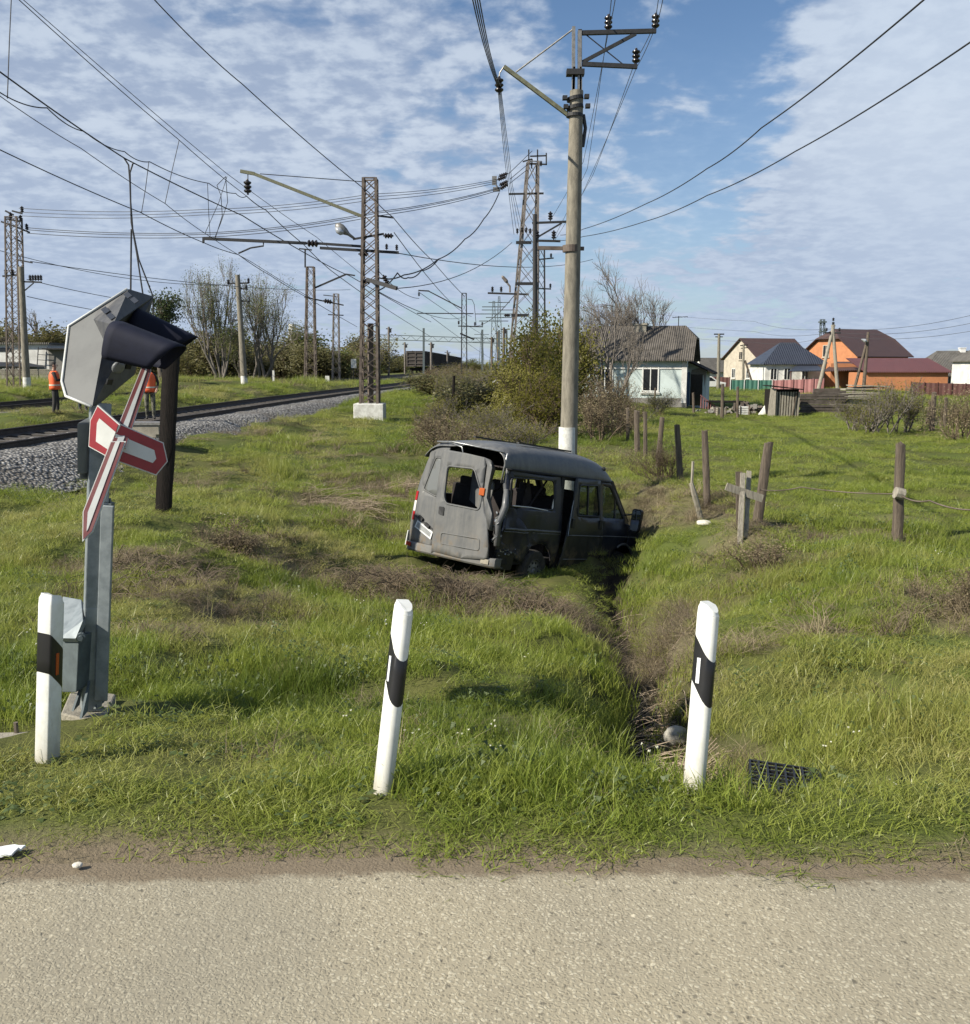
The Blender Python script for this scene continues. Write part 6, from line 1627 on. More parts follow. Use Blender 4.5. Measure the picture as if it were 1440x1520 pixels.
def shrub(nm, px, Y, Hh, wd, label, group, seed=0, dz=-.1):
    loc = at(px, Y, dz); key = (nm, seed % 3)
    if key not in PROTO:
        PROTO[key] = (tree('shrub', label, loc, 1.0, 300 + 7 * (seed % 3) + len(PROTO), cat='shrub', group=group, width=1.0, **{**KIND[nm], 'ls': KIND[nm]['ls'] / 3.0, 'lsp': KIND[nm]['lsp'] / 3.0, 'minr': KIND[nm].get('minr', .009) / 3.0}))
        t = PROTO[key]
    else: t = copy_thing(PROTO[key], loc, 0, label, None, group)
    t.scale = (wd, wd, Hh); t.rotation_euler = (0, 0, (seed * 2.399) % 6.283)
    return t
r_ = random.Random(3)
G1 = 'shrubs of the far hedge'
for i in range(26):
    px = 232 + i * 13 + r_.uniform(-6, 6); Y = r_.uniform(100, 128)
    hgt = (48 + 14 * math.sin(i * .9) + r_.uniform(-8, 8)) * Y / 1400
    shrub(('olive', 'spring', 'olive', 'grey')[i % 4], px, Y, hgt * .95, hgt * 1.35, ('olive budding shrub in the long hedge beyond the tracks', 'fresh green shrub in the long hedge beyond the tracks', 'olive budding shrub in the long hedge beyond the tracks', 'greyish twiggy shrub in the long hedge beyond the tracks')[i % 4], G1, i)
for i in range(9):
    px = -30 + i * 17; Y = r_.uniform(110, 140); hgt = (52 + r_.uniform(-8, 10)) * Y / 1400
    shrub('olive', px, Y, hgt * 1.05, hgt * 1.5, 'olive shrub behind the white railway building', 'shrubs behind the white building', i)
G2 = 'far belt of trees on the horizon'
for i in range(46):
    px = 150 + i * 13 + r_.uniform(-7, 7); Y = r_.uniform(230, 420)
    top = 517 + (px - 420) * .055 if px > 420 else 514
    top = min(top, 538) + r_.uniform(-5, 4)
    hgt = (541 - top) * Y / 1400 + 1.2
    shrub('olive' if i % 3 else 'spring', px, Y, hgt, hgt * 2.4, 'hazy olive tree clump in the far belt along the horizon' if i % 3 else 'hazy greener tree clump in the far belt along the horizon', G2, i, -.8)
for i in range(16):
    px = 800 + i * 42 + r_.uniform(-12, 12); Y = r_.uniform(190, 300); hgt = (r_.uniform(12, 24)) * Y / 1400
    shrub('grey' if i % 2 else 'olive', px, Y, hgt, hgt * 1.8, 'dim tree behind the village roofs' if i % 2 else 'dim olive tree behind the village roofs', 'trees behind the village', i, -.8)
for i, (px, Y, Hh, wd, k, lab) in enumerate(((652, 30, 1.15, 2.6, 'brown', 'brown twiggy shrub nearest the van roof, left end of the thicket'), (700, 33, 1.25, 2.8, 'grey', 'grey green shrub in the middle of the thicket behind the van'), (688, 27, 1.1, 2.4, 'brown', 'low brown shrub just above the torn van door'),
        (738, 31, 1.2, 2.4, 'grey', 'grey shrub around the white marker stone'), (640, 38, 1.3, 2.8, 'grey', 'grey shrub at the foot of the rusty mast slope'), (700, 44, 1.5, 3.4, 'olive', 'olive shrub behind the thicket under the wooden poles'),
        (745, 52, 1.9, 4.0, 'grey', 'grey green shrub left of the mossy mound'), (660, 56, 1.3, 4.0, 'olive', 'olive shrub below the freight wagons'),
        (790, 40, 3.9, 3.3, 'moss', 'tall mossy green thicket left of the concrete pole'), (828, 43, 4.1, 3.4, 'moss', 'tallest mossy green thicket touching the concrete pole'), (765, 38, 2.5, 2.4, 'moss', 'low mossy shrub at the foot of the green thicket'), (812, 34, 2.2, 3.0, 'moss', 'mossy shrub in front of the green thicket'),
        (775, 29, 1.1, 2.4, 'grey', 'low grey green shrub right above the van roof'), (878, 38, 1.9, 2.4, 'brown', 'brown shrub right beside the concrete pole'), (905, 42, 2.0, 2.6, 'brown', 'brown shrub under the bare cottage tree'), (888, 31, 1.5, 2.1, 'brown', 'straw coloured shrub near the pole base'),
        (918, 34, 1.4, 1.8, 'brown', 'straw coloured shrub at the head of the fence row'), (935, 48, 1.3, 2.6, 'grey', 'dark low shrub in front of the cottage wall'), (975, 56, 1.3, 2.6, 'grey', 'low shrub under the cottage window'),
        (1300, 40, 2.1, 3.2, 'grey', 'grey twiggy shrub in front of the log pile'), (1345, 41, 1.9, 3.0, 'grey', 'grey twiggy shrub left of the field posts'), (1268, 43, 1.5, 2.4, 'grey', 'smaller grey shrub against the log pile end'), (1428, 36, 1.8, 2.4, 'brown', 'tan shrub at the far end of the field'),
        (1395, 46, 1.2, 2.4, 'grey', 'low shrub behind the field posts'), (985, 21, .9, 1.5, 'brown', 'dry bramble tangle on the fence row'), (352, 12.4, .5, 1.3, 'brown', 'low brown bramble mound left of the van'), (1145, 12.2, .42, 1.3, 'brown', 'low dry bramble in front of the leaning fence post'),
        (1432, 8.6, .40, .95, 'brown', 'dry bramble clump at the right edge of the verge'), (660, 47, 1.7, 1.6, 'grey', 'leafless grey bush beside the thin dark stake'))):
    shrub(k, px, Y, Hh, wd, lab, 'shrubs of the wayside thickets', i + 1)
for i in range(14):
    px = 628 + i * 11 + r_.uniform(-5, 5); Y = r_.uniform(64, 120); hgt = (26 - 7 * abs(i - 6) / 6 + r_.uniform(-4, 5)) * Y / 1400
    shrub('brown' if i % 2 else 'grey', px, Y, hgt, hgt * 2.2, 'brownish scrub between the thicket and the wagons' if i % 2 else 'greyish scrub between the thicket and the wagons', 'scrub along the old line', i)
# a small stake, marker stone, dwarf signs
wood_post('dark_stake', 'thin dark leaning stake in the thicket below the wagons', at(671, 40), P(674, 557, 40), .14, M['burnt_wood'], cat='stake')
b = at(750, 38); mb = MB(); mb.prism([b + Vector((-.16, 0, -.2)), b + Vector((.16, 0, -.2)), P(755, 600, 38), P(750, 588, 38), P(745, 598, 38)], (0, .15, 0))
o = mb.build('marker_stone', M['whitewash'], bevel=.02); tag(o, 'pale pointed marker stone in the thicket', 'marker stone')
for nm, lab, x, yt, yb, Y, w, m in (('white_signboard', 'small white signboard beyond the rusty mast', 525, 533, 546, 100, .55, 'whitewash'), ('kilometre_post', 'short white post by the far track', 406, 550, 568, 88, .18, 'whitewash'),
                                  ('dwarf_signal', 'dwarf signal standing between the tracks', 486, 558, 573, 82, .35, 'whitewash'), ('white_tag_board', 'small white board on a stake above the thicket', 735, 563, 569, 48, .3, 'whitewash')):
    b = at(x, Y); t = thing(nm, lab, 'sign' if 'board' in nm else 'post', b)
    part(t, 'board', m, lambda mb: mb.box((P(x, yt, Y) + P(x, yb, Y)) / 2, (w, .08, (yb - yt) * Y / 1400)))
    part(t, 'stem', 'dark_steel', lambda mb: mb.tube([b, P(x, yt + 2, Y) + Vector((0, .08, 0))], .05, 6))
t = thing('white_chimney', 'tall white chimney above the far hedge', 'chimney', (PX(434, 300, 0), 300, -1))
part(t, 'stack', 'whitewash', lambda mb: mb.tube([(PX(434, 300, 0), 300, -1), P(434, 481, 300)], 1.15, 20), smooth='auto')

# ---------------------------------------------------------------- buildings
M['wall_mint'] = mat('mint_limewash', (.47, .54, .53), .9, 0, var=.16, scale=1.3, col2=(.38, .44, .43), bump=.2)
M['wall_white'] = mat('white_limewash', (.68, .67, .64), .9, 0, var=.2, scale=1.0, col2=(.48, .47, .44), bump=.2)
M['wall_cream'] = mat('cream_block', (.46, .41, .33), .9, 0, var=.25, scale=1.6, bump=.2)
M['wall_orange'] = mat('orange_brick', (.46, .19, .085), .85, 0, var=.18, scale=2.0)
M['plinth'] = mat('grey_plinth', (.20, .19, .175), .95, 0, var=.3, scale=2)
M['frame_white'] = mat('white_frame', (.60, .60, .57), .6, 0, var=.1)
M['pane_dark'] = mat('dark_pane', (.018, .020, .024), .12, 0, var=.3)
M['door_blue'] = mat('blue_door', (.022, .055, .125), .6, 0, var=.3)
M['fence_green'] = mat('green_sheet', (.040, .130, .095), .5, 0, var=.15, scale=2)
M['fence_pink'] = mat('pink_sheet', (.30, .135, .13), .6, 0, var=.15, scale=2)
M['fence_brown'] = mat('brown_sheet', (.085, .034, .028), .5, 0, var=.15, scale=2)
def roofmat(name, col, rib, axis=0, var=.3, rough=.7, moss=None):
    m, nt, b = newmat(name)
    v = nd(nt, 'ShaderNodeTexCoord').outputs['Object']
    c = mixc(nt, maprange(nt, noise(nt, v, 1.2, 6, .7), .35, .7), col, tuple(x * (1 - var) for x in col))
    if moss: c = mixc(nt, maprange(nt, noise(nt, v, 2.6, 6, .75), .48, .66), c, moss)
    wv = nd(nt, 'ShaderNodeTexWave', ins={'Scale': rib, 'Distortion': 0.0}); wv.bands_direction = 'XYZ'[axis]; nt.links.new(v, wv.inputs[0])
    nt.links.new(c, b.inputs['Base Color']); b.inputs['Roughness'].default_value = rough
    bp = nd(nt, 'ShaderNodeBump', ins={'Strength': .9, 'Distance': .06}); nt.links.new(wv.outputs['Fac'], bp.inputs['Height']); nt.links.new(bp.outputs[0], b.inputs['Normal'])
    return m
M['roof_slate'] = roofmat('grey_corrugated', (.105, .093, .080), 2.2, 0, .4, .9, (.050, .043, .034))
M['roof_brown'] = roofmat('brown_tile_sheet', (.072, .040, .034), 1.4, 0, .2, .5)
M['roof_red'] = roofmat('red_brown_sheet', (.125, .042, .036), 1.4, 0, .2, .5)
M['roof_blue'] = roofmat('dark_blue_sheet', (.035, .040, .055), 1.2, 0, .2, .4)
M['roof_grey'] = roofmat('old_grey_slate', (.12, .112, .10), 1.8, 0, .35, .9, (.07, .065, .055))
def house(label, px, Y, zb, yaw, L, Wd, hw, hr, kind, wall, roofm, windows=(), clip=.0, over=.35, hip=0.0, plinth=False, chim=None, name='house', group=None, cat='house', gablem=None):
    c = Vector((PX(px, Y, zb), Y, zb))
    t = thing(name, label, cat, c, R(yaw), group)
    l, w = L / 2, Wd / 2
    mb = MB()
    if kind == 'gable':
        cz = hw + hr * (1 - clip)
        cw = w * clip
        gp = [(-w, -.3), (w, -.3), (w, hw), (cw, cz), (-cw, cz), (-w, hw)] if clip > 0 else [(-w, -.3), (w, -.3), (w, hw), (0, hw + hr - .02), (-w, hw)]
        k = len(gp)
        mb.add([(-l, y, z - .02 * (z > hw)) for y, z in gp] + [(l, y, z - .02 * (z > hw)) for y, z in gp], [tuple(range(k))[::-1], tuple(range(k, 2 * k))] + [(i, (i + 1) % k, k + (i + 1) % k, k + i) for i in range(k)])
    else: mb.box((0, 0, hw / 2 - .15), (L, Wd, hw + .3))
    mb.build('wall', M[wall], t)
    if gablem:
        pass
    o = over; sl = hr / w if w else 1
    ez = hw - o * sl * .9
    mb = MB(); th = .10
    if kind == 'gable' and clip == 0:
        for s in (-1, 1): mb.prism([(-l - o, s * (w + o), ez), (l + o, s * (w + o), ez), (l + o, 0, hw + hr), (-l - o, 0, hw + hr)], (0, 0, th))
    elif kind == 'gable':
        cw = (w + o) * clip; cz = hw + hr * (1 - clip)
        dx = hr * clip * 1.0
        for s in (-1, 1): mb.prism([(-l - o, s * (w + o), ez), (l + o, s * (w + o), ez), (l + o, s * cw, cz), (l + o - dx, 0, hw + hr), (-l - o + dx, 0, hw + hr), (-l - o, s * cw, cz)], (0, 0, th))
        for s in (-1, 1): mb.prism([(s * (l + o), -cw, cz), (s * (l + o), cw, cz), (s * (l + o - dx), 0, hw + hr)], (0, 0, th))
    elif kind == 'hip':
        hx = l - hip
        for s in (-1, 1): mb.prism([(-l - o, s * (w + o), ez), (l + o, s * (w + o), ez), (hx, 0, hw + hr), (-hx, 0, hw + hr)], (0, 0, th))
        for s in (-1, 1): mb.prism([(s * (l + o), -w - o, ez), (s * (l + o), w + o, ez), (s * hx, 0, hw + hr)], (0, 0, th))
    else:    # mono-pitch, high side at the back
        mb.prism([(-l - o, -w - o, hw), (l + o, -w - o, hw), (l + o, w + o, hw + hr), (-l - o, w + o, hw + hr)], (0, 0, th))
    rf = mb.build('roof', M[roofm], t)
    if chim:
        cx, cy, cw_, ch, cm = chim
        mb = MB(); mb.box((cx, cy, hw + hr + ch / 2 - .8), (cw_, cw_, ch + .8)); mb.box((cx, cy, hw + hr + ch - .35), (cw_ * 1.15, cw_ * 1.15, .12))
        mb.build('chimney', M[cm], rf)
    if plinth:
        mb = MB(); mb.box((0, 0, .12), (L + .08, Wd + .08, .7)); mb.build('plinth', M['plinth'], t)
    for (side, u, z, ww, hh, fm) in windows:       # side f front (-y), l left gable (-x), r right (+x)
        mb = MB(); e = .05
        def box(du, dz, su, sz, dep, off):
            if side == 'f': mb.box((u + du, -w - off, z + dz), (su, dep, sz))
            elif side == 'l': mb.box((-l - off, u + du, z + dz), (dep, su, sz))
            else: mb.box((l + off, u + du, z + dz), (dep, su, sz))
        f = .09
        for du, dz, su, sz in ((-ww / 2, 0, f, hh + f), (ww / 2, 0, f, hh + f), (0, hh / 2, ww - f, f), (0, -hh / 2, ww - f, f), (0, 0, f * .7, hh - f)): box(du, dz, su, sz, .08, .035)
        box(0, -hh / 2 - .1, ww + .25, .07, .16, .07)
        fo = mb.build('window', M[fm], t)
        mb = MB(); box(0, 0, ww - f, hh - f, .03, .012); mb.build('pane', M['pane_dark'], fo)
    return t
ct = house('mint white cottage with mossy corrugated half hipped roof', 946, 67, -1.1, -17, 7.2, 5.0, 3.25, 2.0, 'gable', 'wall_mint', 'roof_slate',
           windows=[('f', 1.2, 1.75, 1.05, 1.65, 'frame_white'), ('f', -1.9, 1.75, 1.05, 1.65, 'frame_white')], clip=.42, over=.45, plinth=True, chim=(.15, -.2, .85, .55, 'concrete'), name='cottage')
mb = MB(); mb.box((1.2, -2.56, .75), (1.3, .1, .07)); mb.build('window_sill', M['frame_white'], ct)
mb = MB()    # wall bands
mb.box((0, -2.53, 2.45), (7.2, .05, .10)); mb.box((3.43, -2.54, 1.6), (.35, .06, 2.9)); mb.build('wall_band', M['wall_white'], ct)
mb = MB()
mb.prism([(3.6, -1.2, -.3), (4.8, -1.2, -.3), (4.8, -1.2, 2.35), (3.6, -1.2, 2.95)], (0, 3.2, 0)); mb.build('porch', M['wall_mint'], ct)
mb = MB(); mb.prism([(3.45, -1.9, 3.05), (5.3, -1.9, 2.15), (5.3, -1.9, 2.05), (3.45, -1.9, 2.93)], (0, 4.4, 0)); mb.build('porch_roof', M['burnt_wood'], ct)
mb = MB(); mb.box((3.66, -1.75, 1.0), (.08, 1.0, 2.4)); mb.build('door_leaf', M['door_blue'], ct)
mb = MB(); mb.box((4.15, -1.215, 1.0), (.8, .04, 2.1)); mb.build('doorway', M['pane_dark'], ct)
mb = MB(); mb.prism([(3.75, -1.222, 2.05), (4.6, -1.222, 2.0), (4.7, -1.222, 1.2), (4.78, -1.222, 2.2), (4.45, -1.222, 2.5), (3.8, -1.222, 2.35)], (0, -.012, 0)); mb.build('bare_render_patch', M['plinth'], ct)
mb = MB(); mb.tube([(2.7, 0, 5.2), (2.7, 0, 6.0)], .03, 5); mb.bar((2.3, 0, 5.9), (3.3, 0, 5.95), .04); [mb.bar((2.3 + .2 * i, -.25, 5.92), (2.3 + .2 * i, .25, 5.92), .03) for i in range(6)]; mb.build('aerial', M['dark_steel'], ct)
house('cream block house with plain brown gabled roof', 1136, 137, -1.2, 20, 8.6, 8.2, 3.6, 2.75, 'gable', 'wall_cream', 'roof_brown', windows=[('l', 0, 4.0, .8, 1.1, 'wall_cream'), ('l', -1.9, 1.5, .8, 1.3, 'frame_white'), ('l', 1.6, 1.5, .8, 1.3, 'frame_white')], over=.4)
house('white house with dark blue hipped roof', 1166, 116, -1.1, 0, 7.0, 6.5, 2.9, 2.3, 'hip', 'wall_white', 'roof_blue', windows=[('f', -2.5, 1.55, .75, 1.35, 'frame_white'), ('f', -.9, 1.55, .75, 1.35, 'frame_white'), ('f', 1.2, 1.55, .75, 1.35, 'frame_white')], over=.4, hip=2.6)
oh = house('orange brick house with big half hipped brown roof', 1266, 128, -1.2, 28, 9.6, 9.2, 4.0, 3.3, 'gable', 'wall_orange', 'roof_brown', windows=[('l', .5, 4.5, 1.0, 1.5, 'wall_cream'), ('l', -2.3, 1.5, 1.0, 1.4, 'frame_white'), ('l', 2.3, 1.5, 1.0, 1.4, 'frame_white'), ('f', 0, 1.6, 1.2, 1.4, 'frame_white')], clip=.38, over=.5)
t = thing('carport', 'flat dark blue canopy in front of the orange house', 'canopy', (PX(1198, 110, 1), 110, -1.1))
part(t, 'canopy_roof', 'roof_blue', lambda mb: mb.prism([P(1170, 552, 107), P(1222, 551, 107), P(1214, 543, 113), P(1184, 543, 113)], (0, 0, .1)))
for x in (1174, 1219): part(t, 'canopy_post', 'fence_brown', lambda mb: mb.bar(at(x, 107), P(x, 551, 107), .12, .12))
t = thing('brown_outhouse', 'low brown lean-to with white vent beside the orange house', 'outhouse', (PX(1258, 112, 0), 112, -1.1))
part(t, 'wall', 'wall_orange', lambda mb: mb.box((PX(1262, 112, 0), 112.5, .3), (5.4, 3, 2.8)))
part(t, 'roof', 'roof_brown', lambda mb: mb.prism([P(1222, 552, 109), P(1296, 549, 109), P(1290, 538, 114), P(1240, 538, 114)], (0, 0, .1)))
part(t, 'vent_box', 'frame_white', lambda mb: mb.prism([P(1266, 540, 109), P(1273, 533, 109), P(1275, 541, 109)], (0, .5, 0)))
house('long low outbuilding under a red brown roof', 1330, 106, -1.2, -3, 8.6, 6.0, 1.9, 1.5, 'mono', 'wall_orange', 'roof_red', over=.3, name='outbuilding', cat='outbuilding')
house('white bungalow with old grey hipped roof on the right', 1412, 111, -1.2, -6, 8.4, 7.5, 1.75, 2.5, 'hip', 'wall_white', 'roof_grey', windows=[('f', -3.2, 1.0, .6, .9, 'frame_white'), ('f', -1.8, 1.0, .6, .9, 'frame_white'), ('f', -.3, 1.0, .6, .9, 'frame_white')], over=.5, hip=2.3, chim=(.9, 0, .6, .75, 'wall_white'))
house('small white house with grey roof far behind the cottage porch', 1062, 152, -1.3, 15, 6.0, 5.0, 1.9, 1.9, 'gable', 'wall_white', 'roof_grey', windows=[('f', -1, 1, .7, .8, 'frame_white')], over=.4)
house('white house corner cut by the right edge', 1466, 96, -1.2, 0, 4.6, 6.0, 3.2, 1.6, 'hip', 'wall_white', 'roof_grey', over=.3, hip=1.5)
# sheet fences
def sheet_fence(label, a, b, hgt, m, posts=6, name='sheet_fence'):
    a = Vector(a); b = Vector(b)
    t = thing(name, label, 'fence', a)
    L = (b - a).length; n = max(4, int(L / .22)); mb = MB(); vs = []
    nrm = (b - a).cross(Vector((0, 0, 1))).normalized()
    for i in range(n + 1):
        p = a.lerp(b, i / n) + nrm * (.035 if i % 2 else -.035)
        vs += [p + Vector((0, 0, -.1)), p + Vector((0, 0, hgt))]
    mb.add(vs, [(2 * i, 2 * i + 2, 2 * i + 3, 2 * i + 1) for i in range(n)])
    o = mb.build('fence_sheet', M[m], t, world=True); s = o.modifiers.new('t', 'SOLIDIFY'); s.thickness = .015
    for i in range(posts):
        p = a.lerp(b, i / (posts - 1)); mb = MB(); mb.bar(p + nrm * .09, p + nrm * .09 + Vector((0, 0, hgt + .08)), .07, .07); mb.build('post', M['frame_white' if m == 'fence_green' else m], t, world=True)
    return t
sheet_fence('teal green sheet fence with pale posts before the cream house', at(1084, 98), at(1146, 97), 1.05, 'fence_green', 4)
sheet_fence('pink sheet fence behind the wooden shed', at(1147, 90), at(1222, 88), 1.35, 'fence_pink', 6)
sheet_fence('long brown sheet fence on the right before the bungalow', at(1352, 88), at(1475, 84), 1.15, 'fence_brown', 7)
sheet_fence('brown sheet fence behind the white car', at(1030, 112), at(1083, 110), 1.25, 'fence_brown', 4)
# wooden shed, log pile, slabs, heap
YS = 58.0
b = at(1163, YS)
t = thing('wooden_shed', 'little dark shed with pale vertical slat front', 'shed', b)
zt = 1.72
part(t, 'back_wall', 'burnt_wood', lambda mb: mb.box(b + Vector((.05, .75, zt / 2)), (1.75, 1.2, zt)))
part(t, 'side_panel', 'pale_wood', lambda mb: mb.prism([b + Vector((-.98, 0, -.1)), b + Vector((-.55, -.1, -.1)), b + Vector((-.55, -.1, zt + .05)), b + Vector((-.85, 0, zt + .1))], (0, .06, 0)))
part(t, 'slat_front', 'pale_wood', lambda mb: [mb.box(b + Vector((-.42 + i * .165, .08, zt / 2 - .08)), (.10, .04, zt - .1), (0, .01 * (i % 3), 0)) for i in range(9)])
part(t, 'roof_board', 'burnt_wood', lambda mb: mb.prism([b + Vector((-1.0, -.25, zt + .22)), b + Vector((1.05, -.3, zt - .02)), b + Vector((1.0, 1.4, zt)), b + Vector((-.95, 1.4, zt + .2))], (0, 0, .06)))
part(t, 'brace', 'old_wood', lambda mb: mb.bar(b + Vector((.55, .02, .1)), b + Vector((.75, .02, zt - .2)), .06, .04))
M['log_dark'] = mat('dark_log', (.060, .048, .038), .95, 0, var=.5, scale=2, col2=(.12, .10, .085))
b = at(1223, 60); rr = random.Random(4)
t = thing('log_pile', 'long stack of dark old beams beside the shed', 'log pile', b)
mb = MB()
for k in range(9):
    for j in range(2):
        z = .1 + k * .17; x0 = -1.6 + rr.uniform(-.1, .25) + (.12 * k if k > 6 else 0); x1 = 1.5 + rr.uniform(-.5, .3) - (.15 * (k - 5) if k > 5 else 0)
        mb.bar(b + Vector((x0, j * .3 + rr.uniform(-.05, .05), z)), b + Vector((x1, j * .3, z + rr.uniform(-.03, .05))), rr.uniform(.14, .2), .15)
o = mb.build('beams', M['log_dark'], t, world=True); o['kind'] = 'stuff'
b = at(1262, 68, 0)
t = thing('slab_stack', 'stack of pale flat slabs behind the log pile', 'slab stack', b)
mb = MB()
for k in range(9):
    mb.box(b + Vector((rr.uniform(-.3, .3) + .15 * k, rr.uniform(-.2, .2), .55 + k * .11)), (3.4 - .12 * k, 1.4, .07), (rr.uniform(-.02, .02), rr.uniform(-.04, .04), rr.uniform(-.1, .1)))
mb.box(b + Vector((0, 0, .25)), (2.6, 1.2, .6))
o = mb.build('slabs', M['pale_wood'], t, world=True); o['kind'] = 'stuff'
mb = MB(); b = at(1100, 61)
for k in range(90):
    x = rr.gauss(0, 1.5); s = rr.uniform(.08, .32); mb.box(b + Vector((x, rr.uniform(-.8, .8), rr.uniform(0, .5) * math.exp(-x * x / 5) + .05)), (s * rr.uniform(.6, 2), s, s * .6), (rr.uniform(0, 3), rr.uniform(0, 3), rr.uniform(0, 3)), rr.choice((0, 0, 1, 2)))
o = mb.build('rubble', [M['log_dark'], M['plinth'], M['pale_wood']]); o['kind'] = 'stuff'
for x, Y, w, hh, lab, m in ((1103, 59, .55, .5, 'pale battered crate standing in the rubble heap', 'whitewash'), (1070, 59, .5, .45, 'whitish bucket box at the near end of the rubble heap', 'concrete')):
    b = at(x, Y); t = thing('old_crate', lab, 'crate', b)
    part(t, 'slats', m, lambda mb: [mb.box(b + Vector((0, 0, .06 + i * .13)), (w, w, .10)) for i in range(4)])
    part(t, 'corner_post', 'old_wood', lambda mb: [mb.box(b + Vector((sx * w / 2, -w / 2 - .02, .28)), (.05, .05, .6)) for sx in (-1, 1)])
b = at(1133, 59); mb = MB(); mb.prism([b + Vector((-.3, 0, 0)), b + Vector((.25, -.1, 0)), b + Vector((.3, .25, .75))], (.0, .06, .02)); tag(mb.build('white_board', M['whitewash']), 'tilted white board leaning in front of the wooden shed', 'board')
b = at(1048, 62); t = thing('porch_steps', 'red railed steps and dark deck beside the cottage porch', 'steps', b)
part(t, 'railing', 'fence_pink', lambda mb: [mb.bar(b + Vector((-.35 + .16 * i, 0, .95 - .12 * i)), b + Vector((-.35 + .16 * i, 0, .2 - .02 * i)), .05, .05) for i in range(6)] + [mb.bar(b + Vector((-.4, 0, 1.05)), b + Vector((.6, 0, .3)), .06, .06)])
part(t, 'deck', 'burnt_wood', lambda mb: (mb.box(b + Vector((1.3, .4, .62)), (2.4, 1.4, .08)), [mb.box(b + Vector((x, .2, .28)), (.1, .1, .65)) for x in (.3, 1.2, 2.2)]))
# village poles
YA = 76.0
t = thing('pylon_frame', 'wooden A shaped power pole before the orange house', 'utility pole', at(1228, YA))
for a, bb in ((at(1211, YA), P(1238, 482, YA)), (at(1245, YA), P(1236, 482, YA))): part(t, 'leg', 'pale_wood', lambda mb: mb.tube([a, bb], [.16, .12], 10))
part(t, 'crossarm', 'dark_steel', lambda mb: (mb.bar(P(1225, 494, YA), P(1248, 494, YA), .12, .12), mb.bar(P(1237, 478, YA), P(1237, 490, YA), .15, .15)))
for x, y in ((1227, 492), (1246, 492), (1237, 477)): part(t, 'insulator', 'ceramic', lambda mb: insulator(mb, P(x, y, YA - .2), 1.4, (0, 0, 1), 2))
t = thing('wooden_pole', 'wooden pole with a slanting prop and lamp right of the A shaped pole', 'utility pole', at(1281, 82))
part(t, 'pole_shaft', 'old_wood', lambda mb: mb.tube([at(1281, 82), P(1289, 493, 82)], [.17, .12], 10))
part(t, 'prop', 'old_wood', lambda mb: mb.tube([at(1265, 82), P(1287, 507, 82)], [.14, .11], 8))
part(t, 'lamp_head', 'lamp_glass', lambda mb: mb.lathe([(.05, 0), (.16, .2), (.05, .5)], P(1287, 507, 81.7), (-1, 0, .4), 8))
t = thing('concrete_pole', 'pale slim pole with a small top crossarm beside the cottage porch', 'utility pole', at(1066, 100))
part(t, 'pole_shaft', 'pole_concrete', lambda mb: mb.tube([at(1066, 100), P(1067.5, 495, 100)], [.20, .14], 10))
part(t, 'crossarm', 'dark_steel', lambda mb: (mb.bar(P(1060, 496, 100), P(1075, 496, 100), .13, .13), mb.bar(P(1062, 500, 100), P(1073, 500, 100), .10, .10)))
t = thing('concrete_pole', 'thin pole with two arms and a prop before the cream house', 'utility pole', at(1103, 112))
part(t, 'pole_shaft', 'pole_concrete', lambda mb: mb.tube([at(1103, 112), P(1104, 511, 112)], [.17, .12], 8))
part(t, 'prop', 'old_wood', lambda mb: mb.tube([at(1119, 112), P(1106, 535, 112)], .12, 8))
part(t, 'crossarm', 'dark_steel', lambda mb: (mb.bar(P(1099, 513, 112), P(1110, 512, 112), .12, .12), mb.bar(P(1100, 517, 112), P(1110, 516, 112), .10, .10)))
# white car parked beyond the porch
b = at(1047, 104); t = thing('parked_car', 'white car parked behind the cottage porch', 'car', b)
part(t, 'body', 'frame_white', lambda mb: mb.prism([b + Vector((x, -.85, z)) for x, z in ((-2.0, .3), (2.0, .3), (2.05, .75), (1.2, .9), (.5, 1.42), (-1.1, 1.45), (-1.9, .95), (-2.05, .7))], (0, 1.7, 0)), bevel=.06)
part(t, 'window', 'pane_dark', lambda mb: mb.prism([b + Vector((x, -.87, z)) for x, z in ((-1.5, .98), (.9, .95), (.4, 1.34), (-1.0, 1.36))], (0, .02, 0)))
for x in (-1.25, 1.25): part(t, 'wheel', 'tyre', lambda mb: mb.lathe([(.20, -.1), (.32, -.08), (.32, .08), (.20, .1)], b + Vector((x, -.8, .32)), (0, 1, 0), 16))
for x in (-1.98, 2.0): part(t, 'headlight' if x > 0 else 'tail_lamp', 'light_white' if x > 0 else 'light_red', lambda mb: mb.box(b + Vector((x, -.6, .68)), (.12, .35, .16)))
# ---------------------------------------------------------------- left: railway building and panel fence
b = at(10, 88); b.z = -.4
t = thing('railway_building', 'white flat roofed railway building on the far left', 'building', b)
xr = P(73, 545, 88).x; zt = P(60, 511, 88).z
part(t, 'wall', 'wall_white', lambda mb: mb.box(((xr - 14) / 2 + xr / 2, 91, (zt - .9) / 2), (14, 6, zt + .9)))
part(t, 'roof_slab', 'roof_grey', lambda mb: mb.box((xr - 7, 91, zt + .08), (14.5, 6.6, .16)))
part(t, 'annex', 'plinth', lambda mb: mb.box((xr + 1.0, 90.5, (zt - 1.1) / 2), (1.99, 5, zt + .3)))
part(t, 'annex_roof', 'dark_steel', lambda mb: mb.box((xr + 1.1, 90, zt - .42), (2.4, 6, .12)))
part(t, 'window', 'pane_dark', lambda mb: mb.box((P(5, 519, 88).x, 87.98, P(5, 519, 88).z), (1.5, .06, .35)))
